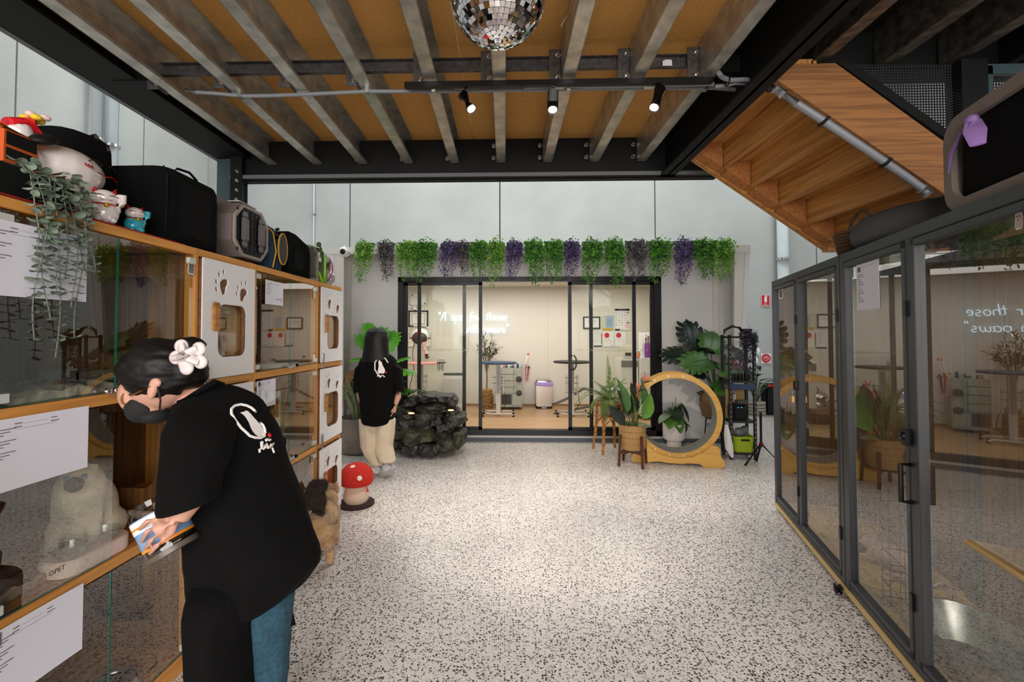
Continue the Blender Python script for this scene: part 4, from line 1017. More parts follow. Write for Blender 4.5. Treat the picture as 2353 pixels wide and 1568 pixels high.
for i in range(8): b.cyl((0,-.2,.02+.085*i),(0,.2,.02+.085*i),.003,n=5)
b.build('front_grid', BLACK, t)
b = MB()
for i in range(4): b.cyl((.08+.1*i,-.2,0),(.08+.1*i,-.2,.62),.003,n=5)
for i in range(8): b.cyl((0,-.2,.02+.085*i),(.4,-.2,.02+.085*i),.003,n=5)
b.build('side_grid', BLACK, t)
t = thing('cat_shelf', 'pale timber corner shelf with a round hole inside the near enclosure', 'shelf', epos(2.66,.30,.74), ER)
o = put('board', plate([[(-.25,-.30),(.3,-.30),(.3,.30),(-.05,.30)], oval(-.02,-.1,.09,.09,0,24)], .018), BRN, t)
MB().box((-.22,.26,-.06),(.28,.29,0)).build('bracket', PINE, t)
cw = loaf('white fluffy cat resting in the near enclosure at the right edge', epos(2.72,.3,.76), ER+R(30), CREAMW, 1.1)
# on top: wicker basket, ribbed bed, carrier
WICK = mat('wicker_brown', (120,80,40), .7, weave=30, dark=(40,24,12)); TZ = 1.966
q = epos(1.20,.18,TZ)
t = thing('wicker_basket', 'brown wicker basket with a hoop handle on top of the far enclosure', 'basket', q, ER)
b = MB()
for i in range(9):
    z = .012+.018*i; r = .10+.03*i/9
    b.tube([((r+.004*math.sin(j*PI+i*PI))*math.cos(2*PI*j/26)*1.25,(r+.004*math.sin(j*PI+i*PI))*math.sin(2*PI*j/26),z) for j in range(27)],.010,6)
b.lathe([(.10,0),(.125,.01),(.11,.02)],n=20)
b.build('weave', WICK, t)
MB().tube([(.16*math.cos(PI*i/12),0,.16+.13*math.sin(PI*i/12)) for i in range(13)],.011,8).build('handle', WICK, t)
CORD = mat('corduroy_grey', (72,70,70), .95, bump=(60,.3))
q = epos(1.65,.28,TZ)
t = thing('pet_bed', 'dark grey ribbed oval pet bed on top of the enclosures, beside the wicker basket', 'pet bed', q, ER)
b = MB(); n = 56; rings = []
for i in range(n+1):
    a = 2*PI*i/n; c = Vector((.30*math.cos(a), .21*math.sin(a), .085)); rr = .082+(.003 if i % 2 else 0); d = Vector((math.cos(a)*.8, math.sin(a), 0)).normalized()
    rings.append([c+d*(rr*math.cos(p))+Vector((0,0,rr*math.sin(p)*1.0)) for p in [2*PI*k/12 for k in range(12)]])
b.loft(rings, caps=False); b.build('bolster', CORD, t)
MB().ell((0,0,.04),(.28,.2,.04)).build('cushion', mat('bed_dark',(30,30,32),.95), t)
TAUP = mat('taupe_canvas', (128,116,108), .85, bump=(200,.2)); LIL = mat('lilac_ribbon', (150,116,176), .6)
q = epos(2.50,.25,TZ)
t = thing('pet_carrier', 'black pet carrier with taupe edging and a lilac ribbon on the near enclosure, top right', 'pet carrier', q, ER)
b = MB(); softbox(b,-.2,-.2,0,.3,.2,.36,.09); b.build('bag', FAB, t)
o = put('edging', plate([rrect(-.21,0,.31,.365,.09,6), rrect(-.165,.045,.265,.32,.07,6)], .02), TAUP, t); o.matrix_basis = Matrix(((1,0,0,0),(0,0,yn*1.0,.2*yn-.0),(0,1,0,0),(0,0,0,1)))
o = put('edging', plate([rrect(-.19,0,.19,.365,.09,6), rrect(-.15,.045,.15,.32,.07,6)], .02), TAUP, t); o.matrix_basis = Matrix(((0,0,1,-.215),(1,0,0,0),(0,1,0,0),(0,0,0,1)))
MB().tube([(-.02,.23*yn,.30),(-.03,.26*yn,.26),(-.07,.27*yn,.20),(-.10,.262*yn,.14)],[.02,.03,.03,.012],8,sq=.25).tube([(-.02,.23*yn,.30),(.04,.26*yn,.24),(.07,.27*yn,.18)],[.02,.03,.02],8,sq=.25).ell((-.02,.235*yn,.30),(.025,.02,.02),nu=10,nv=8).build('ribbon', LIL, t)
# ------------------------------------------------------------------ inside the cabin
YB_ = 9.085
def wallp(px, py): return atY(px, py, YB_)
FBLK = mat('frame_black', (22,22,24), .4); FWHT = mat('frame_white', (220,218,212), .4)
def framed(px0, py0, px1, py1, fm, lab, rects, inner=None, fw=.022, group=None):
    a = wallp(px0,py0); b = wallp(px1,py1); w = b.x-a.x; h = a.z-b.z; c = (a+b)/2
    t = thing('framed_certificate', lab, 'certificate', (c.x, YB_, c.z))
    MB().box((-w/2,-.02,-h/2),(w/2,0,-h/2+fw)).box((-w/2,-.02,h/2-fw),(w/2,0,h/2)).box((-w/2,-.02,-h/2),(-w/2+fw,0,h/2)).box((w/2-fw,-.02,-h/2),(w/2,0,h/2)).build('frame', fm, t, flat=True)
    o = printed('certificate', w-fw*2, h-fw*2, mat('cert_paper',(236,234,230),.6), rects); o.parent = t; o.matrix_basis = facemx((0,-.004,0),(0,-1,0))
    if inner:
        o = put('inner_border', plate([rrect(-w*.33,-h*.34,w*.33,h*.34,.002,1), rrect(-w*.31,-h*.31,w*.31,h*.31,.002,1)], .003), mat('border_gold',(150,146,90),.5), t); o.matrix_basis = facemx((0,-.008,0),(0,-1,0))
    return t
GRY = mat('print_grey', (170,168,166), .7); SEALG = mat('seal_gold', (214,166,70), .5); GRN = mat('print_green', (90,150,110), .7)
lines = [(.3,.25,.7,.28,GRY),(.25,.4,.75,.43,GRY),(.35,.52,.65,.54,GRY),(.25,.72,.4,.75,GRY),(.6,.72,.75,.75,GRY)]
framed(943,675,981,702,FWHT,'white framed certificate with green corner marks, highest on the left of the cabin wall',lines+[(.05,.05,.15,.2,GRN),(.85,.8,.95,.95,GRN)],fw=.012)
framed(939,714,984,751,FBLK,'black framed certificate with a gold inner border behind the dryer',[(.35,.3,.65,.34,GRY),(.3,.4,.7,.44,GRY),(.35,.5,.65,.52,GRY),(.4,.6,.6,.62,GRY),(.4,.72,.6,.74,GRY)],True,fw=.028)
framed(926,760,952,797,FWHT,'pale framed certificate with a gold seal, lower left of the cabin wall',[(.3,.2,.9,.23,GRY),(.3,.35,.9,.37,GRY),(.4,.72,.52,.82,SEALG)],fw=.012)
framed(960,760,990,797,FWHT,'pale framed certificate right of the dryer head',[(.4,.2,.9,.23,GRY),(.4,.4,.9,.42,GRY)],fw=.012)
framed(1340,728,1379,756,FBLK,'thin black framed certificate left of the yellow and blue poster',[(.2,.3,.8,.36,GRY),(.25,.5,.75,.52,GRY),(.3,.6,.7,.62,GRY)])
framed(1503,748,1522,757,FBLK,'small dark picture beside the door frame in the cabin',[(.1,.1,.9,.9,mat('blue_print',(60,90,130),.6))],fw=.01)
def poster(px0,py0,px1,py1,lab,bg,rects,texts=()):
    a = wallp(px0,py0); b = wallp(px1,py1)
    return printed('poster', b.x-a.x, a.z-b.z, bg, rects, label=lab, cat='poster', mx=facemx(((a.x+b.x)/2, YB_-.001, (a.z+b.z)/2),(0,-1,0)), texts=texts)
def mp(n, c): return mat('print_'+n, c, .7)
BLU = mp('pale_blue',(160,186,214)); MUS = mp('mustard',(216,170,56)); HEX = mp('hex_red',(204,44,52)); PNK = mp('pink',(232,196,196)); DGR = mp('dark',(60,50,58)); CRM = mp('cream',(214,216,196)); ORG = mp('orange',(226,120,60)); GR2 = mp('green2',(80,150,84))
poster(1385,726,1409,759,'blue and yellow text poster on the cabin back wall',BLU,[(0,0,.35,.85,CRM),(0,.85,1,1,MUS),(.15,.1,.85,.13,GRY)]+[(.15,.25+.09*i,.85,.27+.09*i,mp('ink_blue',(90,120,140))) for i in range(6)])
poster(1413,710,1447,760,'dense white chart with a dark purple title strip and pink boxes on the cabin wall',mp('white',(236,234,232)),[(0,0,1,.09,DGR),(.03,.01,.2,.08,HEX),(.8,.01,.97,.08,HEX),(.0,.92,.33,1,DGR),(.36,.92,.66,1,CRM),(.7,.94,1,1,PNK),(.6,.25,.75,.33,PNK),(.76,.65,1,.9,PNK),(.78,.62,.98,.655,DGR),(.78,.15,.98,.18,DGR),(.6,.75,.74,.82,PNK)]+[(.04+.19*(k%5),.14+.1*(k//5),.04+.19*(k%5)+.1,.16+.1*(k//5),GRY if k%3 else DGR) for k in range(35) if k not in (8,13,34,33)])
poster(1364,763,1383,797,'white text sheet with a coloured right edge below the thin black certificate',mp('white',(236,234,232)),[(.1,.06,.8,.1,GRY),(.9,.1,1,.35,HEX),(.9,.35,1,.5,ORG),(.9,.5,1,.85,GR2),(0,.92,1,1,mp('navy',(50,70,90)))]+[(.08,.2+.1*i,.8,.22+.1*i,GRY) for i in range(6)])
for px, lab in ((1385,'white poster with a red hexagon, left one of two on the cabin wall'),(1412,'white poster with a red hexagon, right one of two on the cabin wall')):
    s = poster(px,762,px+26,797,lab,mp('white',(236,234,232)),[(.1+.13*i,.42+.07*(i%3)+.05*(i//2),.2+.13*i,.5+.07*(i%3)+.05*(i//2),PNK) for i in range(6)]+[(.7,.9,.95,.93,GRY)])
    o = MB().poly([(.055*math.cos(R(30+60*i)),.055*math.sin(R(30+60*i))) for i in range(6)],.003,HEX).build('hexagon', None, s, flat=True); o.location = (-.03,.075,.001)
# extra sheets on the right-hand lining, seen mirrored in the cabinet glass
for y, z, kind in ((7.2,1.72,0),(7.5,1.45,1),(8.5,1.72,0)):
    if kind == 0:
        t = thing('framed_certificate', 'black framed certificate on the right lining, '+('nearer' if y<8 else 'farther')+' one, seen reflected', 'certificate', (2.915,y,z), R(-90))
        MB().box((-.17,-.02,-.12),(.17,0,-.095)).box((-.17,-.02,.095),(.17,0,.12)).box((-.17,-.02,-.12),(-.145,0,.12)).box((.145,-.02,-.12),(.17,0,.12)).build('frame', FBLK, t, flat=True)
        o = printed('certificate', .3,.2, MT['cert_paper'], lines+[(.45,.75,.53,.85,SEALG)]); o.parent = t; o.matrix_basis = facemx((0,-.004,0),(0,-1,0))
    else:
        printed('poster', .22,.30, MT['print_white'], [(.85,0,1,.4,ORG),(.85,.4,1,.8,GR2),(0,.93,1,1,DGR)]+[(.08,.15+.09*i,.75,.17+.09*i,GRY) for i in range(8)], label='white list sheet with an orange and green edge on the right cabin lining', cat='poster', mx=facemx((2.915,y,z),(-1,0,0)))
# neon lettering: single stroke script
NEON = mat('neon_tube', (255,255,255), .4, emit=((200,236,255), 1.5))
def arc(cx,cy,rx,ry,a0,a1,n=8): return [(cx+rx*math.cos(R(a0+(a1-a0)*i/n)), cy+ry*math.sin(R(a0+(a1-a0)*i/n))) for i in range(n+1)]
ST = {
 'A': (.75,[[(0,0),(.18,.55),(.32,.98),(.45,.98),(.5,.6),(.55,0)],[(.1,.36),(.55,.36)]]),
 'a': (.62,[arc(.25,.25,.22,.25,40,320),[(.47,.5),(.46,.1),(.58,.0)]]),
 'b': (.6,[[(.08,1),(.08,0)],arc(.28,.25,.2,.25,150,-150)]),
 's': (.5,[arc(.22,.37,.15,.13,50,250,6)+arc(.22,.12,.17,.13,80,-130,6)]),
 'p': (.62,[[(.08,.5),(.08,-.4)],arc(.3,.25,.22,.25,150,-150)]),
 'f': (.5,[[(.5,.85)]+arc(.32,.8,.12,.18,40,180,5)+[(.2,.3),(.18,-.3)],[(.02,.48),(.42,.48)]]),
 'o': (.58,[arc(.25,.25,.22,.25,90,450,10)]),
 'r': (.45,[[(.08,.5),(.08,0)],[(.08,.3),(.2,.48),(.38,.46)]]),
 't': (.42,[[(.2,.85),(.18,.1),(.32,.0)],[(.0,.55),(.4,.55)]]),
 'h': (.6,[[(.08,1),(.08,0)],[(.08,.3)]+arc(.28,.3,.18,.2,160,0,5)+[(.46,0)]]),
 'e': (.55,[[(.05,.25),(.42,.28)]+arc(.24,.27,.19,.24,10,310,9)]),
 'w': (.85,[[(.05,.5),(.08,.08),(.2,0),(.36,.1),(.38,.45),(.4,.08),(.55,0),(.7,.15),(.72,.5)]]),
 'i': (.25,[[(.1,.5),(.1,.05),(.2,0)],[(.1,.72),(.1,.76)]]),
 '"': (.38,[[(.08,1),(.05,.75)],[(.24,1),(.21,.75)]]), ' ': (.42,[]),
}
def neon(body, px0, pz, w):
    a = wallp(px0, pz); tot = sum(ST[c][0] for c in body); s = w/tot; x = a.x; z = a.z
    for c in body:
        b = MB()
        for st_ in ST[c][1]: b.tube([(x+(p[0]+.12*p[1])*s, YB_-.05, z+p[1]*s*1.0) for p in st_], .0085, 7)
        if b.f: b.build('letter', NEON, ns, world=True)
        x += ST[c][0]*s
ns = thing('neon_sign', 'glowing white script neon sign reading "A spa for those with paws" on the cabin wall', 'sign', (wallp(1085,740).x, YB_, wallp(1085,740).z))
neon('"A spa for those', 1006, 737, 1.40); neon('with paws"', 1062, 765, .93)
def neon_backing():
    a = wallp(1002,715); b = wallp(1172,775)
    MB().poly(rrect(a.x,b.z,b.x,a.z,.06),.004,glass('acrylic',(.985,.985,.985),1.03),mxy(YB_-.02)).build('acrylic_backing', None, ns, world=True)
    MB().tube([(wallp(1078,745).x,YB_-.01,wallp(1078,757).z),(wallp(1076,745).x,YB_-.01,wallp(1070,800).z),(wallp(1066,745).x,YB_-.01,wallp(1060,840).z)],.003,5).build('cable', GREYPL, ns, world=True)
neon_backing()

# grooming tables
STW = mat('table_white_steel', (206,202,196), .35)
def gtable(lab, loc, top, rz=0, ztop=1.03, rad=.32, base=True):
    t = thing('grooming_table', lab, 'table', loc, rz)
    MB().lathe([(.001,ztop-FZ-.03),(rad-.01,ztop-FZ-.03),(rad,ztop-FZ-.022),(rad,ztop-FZ-.004),(rad-.006,ztop-FZ),(.001,ztop-FZ)],n=40).build('tabletop', top, t)
    MB().box((-.13,-.10,ztop-FZ-.045),(.13,.10,ztop-FZ-.03)).build('top_plate', STW, t, flat=True)
    MB().bar((0,0,.05),(0,0,ztop-FZ-.04),.075,.05).build('column', STW, t, flat=True)
    MB().bar((0,-.005,.38),(0,-.005,.86),.055,.06).build('lift_sleeve', mat('sleeve_grey',(150,146,142),.35), t, flat=True)
    b = MB()
    for z in (.40,.56,.66): b.cyl((-.11,0,z),(.11,0,z),.010,n=8)
    b.bar((-.09,0,.38),(-.09,0,.70),.018,.03).bar((.09,0,.38),(.09,0,.70),.018,.03).build('side_arm', STW, t)
    for s in (-1,1):
        b = MB().tube([(-.26,s*.14,.03),(-.20,s*.14,.055),(-.1,s*.14,.05),(.1,s*.14,.05),(.20,s*.14,.055),(.26,s*.14,.03)],.018,8,sq=.8); b.build('foot', STW, t)
        for x in (-.26,.26): MB().cyl((x,s*.14,0),(x,s*.14,.03),.022,.014,n=10).cyl((x,s*.14,.03),(x,s*.14,.075),.012,n=8).build('castor', BLACK, t)
    MB().bar((0,-.15,.05),(0,.15,.05),.05,.03).build('cross_member', STW, t, flat=True)
    MB().tube([(.02,.0,.5),(.12,.04,.35),(.14,.05,.2),(.05,.06,.06),(-.2,.1,.01),(-.3,.2,.004)],.005,6).build('cable', BLACK, t)
    return t
gtable('round grooming table with a blue top in front of the olive tree', (atZ(1145,955,FZ).x,7.99,FZ), mat('top_blue',(48,72,104),.5))
gtable('round grooming table with a black top behind the door handle', (atZ(1314,955,FZ).x,8.0,FZ), mat('top_black',(34,34,36),.5), ztop=1.045)
gt = gtable('round grooming table with a pink top, left, under the wall dryer', (atY(968,833,8.2).x,8.2,FZ), mat('top_pink',(222,160,154),.5), ztop=1.01, rad=.34)
# rack of tools clipped to pink table
t = thing('tool_rack', 'small black rack of scissors and combs on the right edge of the pink table', 'rack', (gt.location.x+.36,8.12,1.0))
MB().box((-.07,-.05,.0),(.09,.05,.014)).build('tray', BLACK, t, bev=.003)
for i in range(7):
    x = -.05+.02*i; MB().tube([(x,0,.014),(x,0,.05)],.004,6).ell((x,0,.062),(.009,.004,.014),nu=8,nv=6).build('scissors', STEEL, t)
for i in range(4): MB().cyl((-.04+.03*i,-.03,0),(-.045+.03*i,-.03,-.12-.02*(i%2)),.006,n=6).build('comb', BLACK, t)
# wall arm and round ring dryer
t = thing('wall_dryer', 'white and red grooming dryer head with a pink nozzle hanging from a wall arm', 'dryer', (atY(965,790,8.5).x,8.5,1.3))
c = V(0,0,.02); b = MB()
cz = atY(965,775,8.5).z-1.3
b.ell((0,.03,cz+.02),(.17,.13,.155),nu=24,nv=14).build('shell', mat('dryer_white',(220,222,220),.25), t)
MB().ell((0,-.06,cz-.02),(.145,.08,.115),nu=24,nv=12).build('grille', mat('dryer_grille',(84,66,56),.4,.5,noise=(200,.6)), t)
MB().ell((-.03,-.085,cz+.075),(.05,.03,.025)).build('red_badge', CRED, t)
for s in (1,-1):
    MB().cyl((s*.16,0,cz-.02),(s*.20,0,cz-.02),.022,n=12).build('knob', CRED, t)
    MB().tube([(s*.19,0,cz-.02),(s*.195,0,cz+.08),(s*.17,.0,cz+.18),(s*.05,.0,cz+.21)],.008,8).build('yoke', STEEL, t)
MB().box((-.12,-.02,cz+.20),(.12,.02,cz+.225)).tube([(0,0,cz+.22),(0,.3,cz+.22),(0,.58,cz+.22)],.014,8).build('wall_arm', STW, t)
MB().tube([(.08,-.06,cz-.10),(.12,-.08,cz-.25),(.135,-.09,cz-.32)],[.055,.04,.034],14).build('pink_nozzle', mat('nozzle_pink',(228,180,172),.4), t)
MB().tube([(.135,-.09,cz-.32),(.15,-.10,cz-.37),(.155,-.10,cz-.40)],[.038,.042,.02],14).build('nozzle_tip', mat('nozzle_brown',(90,62,58),.4), t)
MB().tube([(-.10,0,cz-.1),(-.14,.0,cz-.3),(-.12,.05,cz-.6),(-.2,.1,cz-.9),(-.3,.2,-1.19)],.006,6).build('cable', BLACK, t)
t = thing('wall_camera', 'small white camera on a bracket above the black framed certificate', 'camera', (atY(952,712,9.0).x,9.0,atY(952,712,9.0).z))
MB().cyl((0,.085,.09),(0,0,.06),.02,n=10).tube([(0,0,.07),(0,0,.03),(.02,-.02,-.01)],[.032,.032,.026],14).build('body', WHITE, t); MB().ell((.024,-.03,-.022),.016,nu=10,nv=8).build('lens', BLACK, t); MB().box((-.2,.06,.05),(.0,.085,.075)).build('arm', WHITE, t)
# air purifier
def perfw():
    m = mat('purifier_mesh',(206,204,200),.6); nt = m.node_tree; N = nt.nodes; L = nt.links; b = N['Principled BSDF']; tc = N.new('ShaderNodeTexCoord')
    mp_ = N.new('ShaderNodeMapping'); mp_.inputs['Rotation'].default_value = (PI/2,R(45),0); L.new(tc.outputs['Object'], mp_.inputs[0])
    v = N.new('ShaderNodeTexVoronoi'); v.voronoi_dimensions='2D'; v.inputs['Scale'].default_value=55; v.inputs['Randomness'].default_value=0; L.new(mp_.outputs[0],v.inputs['Vector'])
    r = N.new('ShaderNodeValToRGB'); r.color_ramp.elements[0].position=.25; r.color_ramp.elements[0].color=(*lin((120,118,116)),1); r.color_ramp.elements[1].position=.3; r.color_ramp.elements[1].color=(*lin((208,206,202)),1)
    L.new(v.outputs['Distance'],r.inputs[0]); L.new(r.outputs[0],b.inputs['Base Color']); return m
a = atY(1020,858,8.8); c = atY(1064,920,8.8); w = c.x-a.x
t = thing('air_purifier', 'white perforated air purifier with a dark top standing behind the rock fountain', 'air purifier', ((a.x+c.x)/2,8.8,FZ))
h = a.z-FZ
MB().box((-w/2,-.10,.0),(w/2,.12,h-.03)).build('body', mat('purifier_white',(212,210,206),.4), t, bev=.012)
MB().box((-w/2+.01,-.104,.1),(w/2-.01,-.098,h-.10)).build('grille', perfw(), t, flat=True)
MB().box((-w/2,-.10,h-.03),(w/2,.12,h)).build('top', mat('purifier_dark',(66,64,64),.4), t, bev=.006)
o = put('ring_light', plate([oval(0,0,.028,.028,0,24), oval(0,0,.024,.024,0,24)], .002), mat('ring_coral',(230,150,130),.5), t); o.matrix_basis = facemx((0,-.106,h-.12),(0,-1,0))
# olive tree
OLV = mat('olive_leaf', (92,104,66), .6, noise=(6,.4), dark=(52,66,40)); BARK = mat('bark', (122,104,78), .8); SEAG = mat('seagrass', (196,158,100), .8, noise=(30,.3), bump=(60,.8), dark=(140,104,58))
def leafm(l, w, n=5, bendz=.1, cup=.15):
    vs = []; fs = []
    for i in range(n+1):
        u = i/n; ww = w*math.sin(PI*min(1,u*.93+.05))**.8; z = -bendz*l*u*u
        vs += [(l*u,-ww,z+cup*ww),(l*u,0,z),(l*u,ww,z+cup*ww)]
    for i in range(n):
        for j in (0,1): a=i*3+j; fs.append((a,a+3,a+4,a+1))
    return vs, fs
t = thing('olive_tree', 'slender potted olive tree in a tall woven basket inside the cabin', 'plant', (atY(1118,930,8.75).x,8.75,FZ))
b = MB()
for i in range(14): b.lathe([(.105+.02*math.sin(i/13*PI),.026*i),(.123+.02*math.sin(i/13*PI),.026*i+.013),(.105+.02*math.sin(i/13*PI),.026*i+.026)],n=20,wob=lambda j,n,z:1+.02*((j*7+int(z*50))%3-1))
b.build('woven_basket', SEAG, t)
MB().cyl((0,0,.30),(0,0,.345),.105,n=20).build('soil', mat('soil',(60,44,32),.95), t, flat=True)
b = MB(); b.tube([(0,0,.33),(.01,0,.6),(.0,.0,.78)],[.016,.013,.012],8)
brs = []
for i in range(9):
    a = i*2.4; r = rnd.uniform(.12,.30); e = V(r*math.cos(a), r*math.sin(a)*.6, rnd.uniform(1.05,1.42)); m0 = V(r*.4*math.cos(a), r*.3*math.sin(a), .95); s0 = V(0,0,.66+.02*i)
    pts = [s0, m0, e]; b.tube(pts,[.008,.006,.003],6); brs.append(pts)
b.build('trunk', BARK, t)
lf = MB()
for pts in brs:
    for k in range(34):
        u = rnd.uniform(.35,1.03); p = pts[1].lerp(pts[2], (u-.3)/.7) if u > .3 else pts[0]
        vs, fs = leafm(rnd.uniform(.06,.10), .010, 3)
        lf.add(vs, fs, None, Matrix.Translation(p+V(rnd.uniform(-.03,.03),rnd.uniform(-.03,.03),rnd.uniform(-.03,.03))) @ Euler((rnd.uniform(-.5,.5),rnd.uniform(-1.2,.4),rnd.uniform(0,6.28))).to_matrix().to_4x4())
o = lf.build('foliage', OLV, t, flat=True); o['kind'] = 'stuff'
# grey-green trolley
TRG = mat('trolley_sage', (164,166,152), .4); TRD = mat('shade_and_dark_panel', (60,56,50), .6)
a = atY(1150,842,8.6); c = atY(1200,933,8.6); w = c.x-a.x; h = a.z-FZ-.04
t = thing('storage_trolley', 'sage grey salon trolley with drawers and round side pockets', 'trolley', ((a.x+c.x)/2,8.6,FZ))
MB().box((-w/2,-.0,.06),(w/2,.34,h)).build('body', TRG, t, bev=.01)
zz = [.07,.30,.42,.54,.66,h-.01]
for i in range(1,5): MB().box((-w/2+.01,-.03,zz[i]+.006),(.04,.0,zz[i+1]-.006)).build('drawer', TRG, t, bev=.006)
MB().box((-w/2+.02,-.01,.10),(-.0,.002,.28)).build('bay_shade', TRD, t)  # solid dark slab, the shade of an open bay put into its colour
for i in range(1,5): MB().box((.05,-.028,zz[i]+.006),(w/2-.12,.0,zz[i+1]-.006)).build('drawer', TRG, t, bev=.006)
MB().box((.02,-.026,.08),(w/2-.01,.0,.29)).build('front_panel', TRG, t, bev=.006)
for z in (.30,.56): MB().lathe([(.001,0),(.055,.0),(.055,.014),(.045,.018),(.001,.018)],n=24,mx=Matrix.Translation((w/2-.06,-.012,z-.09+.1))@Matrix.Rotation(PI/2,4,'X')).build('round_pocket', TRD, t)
MB().box((-w/2-.005,-.02,.05),(w/2+.005,.35,.075)).build('base', TRG, t, bev=.008)
for x in (-w/2+.04,.0,w/2-.04): MB().cyl((x-.012,.03,.03),(x+.012,.03,.03),.03,n=14).build('castor', mat('castor_grey',(120,120,116),.4), t)
# bottles on the trolley
bc = [(220,216,210),(206,150,130),(90,110,150),(226,226,222),(110,160,120),(120,100,140),(210,204,196),(50,70,120),(226,226,222),(140,170,130)]
cols = ['white','coral','blue','white','green','purple','cream','navy','white','pale green']
tx = t.location.x
def bottle(lab, loc, r, h_, m, cap=WHITE, name='bottle', cat='bottle', group=None):
    q = thing(name, lab, cat, loc, 0, group)
    MB().lathe([(r*.9,0),(r,.006),(r,h_*.68),(r*.45,h_*.82),(r*.4,h_*.86)],n=12).build('body', m, q)
    MB().cyl((0,0,h_*.86),(0,0,h_),r*.5,n=10).build('cap', cap, q); return q
for i, (cc, nm) in enumerate(zip(bc, cols)):
    hh = [.06,.07,.06,.08,.05,.07,.07,.11,.10,.09][i]
    bottle('small %s bottle on the trolley top, %s' % (nm, ['at the left end','second from the left','third from the left','left of centre','near the centre','just right of centre','behind the purple one','tallest dark blue','beside the navy one','at the right end'][i]), (tx-w/2+.03+.042*i, 8.66+.05*(i%3), FZ+h+.001), .017+.003*(i%3), hh, mat('bottle_%d'%i, cc, .3), group='bottles on the grooming trolley')
# wire basket of brushes on the trolley's side
t2 = thing('brush_basket', 'wire basket full of coloured brushes hooked on the right side of the trolley', 'basket', (tx+w/2+.075,8.6,FZ+.52))
b = MB()
for i in range(6): z = .05*i; rr = .05+.003*i; b.tube([(rr*math.cos(2*PI*k/12)*1.1,rr*math.sin(2*PI*k/12),z) for k in range(13)],.0025,4)
for k in range(10): b.cyl((.05*math.cos(2*PI*k/10)*1.1,.05*math.sin(2*PI*k/10),0),(.067*math.cos(2*PI*k/10)*1.1,.067*math.sin(2*PI*k/10),.26),.0025,n=4)
b.build('wire_cage', mat('cage_pink',(226,180,180),.4), t2)
for i, cc in enumerate([(170,60,80),(30,30,34),(120,80,140),(30,30,34),(220,220,216),(176,80,70),(60,60,66)]):
    a_ = i*.9; MB().tube([(.02*math.cos(a_),.02*math.sin(a_),.02),(.05*math.cos(a_),.03*math.sin(a_),.22),(.065*math.cos(a_),.04*math.sin(a_),.28+.02*(i%3))],[.006,.007,.022],8,sq=.5).build('brush', mat('brush_%d'%i,cc,.5), t2)
o = bottle('tall white squeeze bottle with an orange cap leaning in the brush basket', (tx+w/2+.05,8.57,FZ+.80), .018, .26, WHITE, mat('orange_cap',(226,90,60),.4)); o.rotation_euler = (0,R(12),0)
o = bottle('tall clear bottle with a red cap behind the brush basket', (tx+w/2+.09,8.63,FZ+.78), .018, .28, mat('bottle_pale',(220,216,206),.3), RED); o.rotation_euler = (0,R(8),0)
# pedal bin with lilac liner
a = atY(1231,870,8.9); c = atY(1266,932,8.9); w = c.x-a.x; h = a.z-FZ
t = thing('pedal_bin', 'tall brushed steel pedal bin with a lilac bin liner', 'bin', ((a.x+c.x)/2,8.85,FZ))
MB().box((-w/2,-.12,.03),(w/2,.12,h-.09)).build('body', mat('brushed_steel',(186,176,164),.30,.9), t, bev=.02)
MB().box((-w/2-.004,-.125,0),(w/2+.004,.125,.035)).build('base', BLACK, t, bev=.006)
MB().box((-.05,-.15,.012),(.05,-.12,.026)).build('pedal', STEEL, t, bev=.004)
rr = []
for z, s in ((h-.06,1.03),(h-.035,1.03),(h-.012,.95),(h,.75)): rr.append([(x*s,y*s,z) for x,y in rrect(-w/2,-.12,w/2,.12,.03,3)])
MB().loft(rr).build('lid', STEEL, t)
b = MB(); rr = []
for k, (z, s) in enumerate(((h-.055,1.04),(h-.085,1.16),(h-.12,1.12),(h-.125,1.05))): rr.append([(x*(s+.05*math.sin(j*1.7+k)),y*(s+.04*math.cos(j*2.1)),z-.02*max(0,math.sin(j*1.1))*(k>0)) for j,(x,y) in enumerate(rrect(-w/2,-.12,w/2,.12,.03,5))])
b.loft(rr, caps=False).build('liner', mat('liner_lilac',(172,140,206),.5), t)
# pet dryer with hose at the right (silver drum)
t = thing('cage_dryer', 'silver vacuum style dryer with a grey hose lying behind the fern', 'dryer', (1.95,8.36,FZ))
MB().ell((0,0,.28),(.24,.2,.24),nu=28,nv=16).build('drum', mat('chrome_body',(170,168,166),.12,.95), t)
MB().lathe([(.16,0),(.2,.02),(.21,.10),(.18,.14)],n=28).build('base', BLACK, t)
for s in (1,-1): MB().cyl((s*.17,-.1,.04),(s*.2,-.1,.04),.04,n=14).build('wheel', BLACK, t)
MB().tube([(-.2,0,.34),(-.5,.1,.42),(-.75,.3,.22),(-.95,.45,.10)],.026,10).build('hose', GREYPL, t)
MB().tube([(-.95,.45,.10),(-1.25,.55,.03)],.02,10).build('wand', STEEL, t)
MB().tube([(-.2,-.05,.25),(-.45,-.1,.12),(-.8,0,.03)],.022,8).build('hose', mat('hose_dark',(110,108,106),.5), t)
MB().tube([(-.05,-.1,.52),(.0,-.1,.62),(.12,-.08,.60),(.15,-.05,.5)],.013,8).build('handle', BLACK, t)
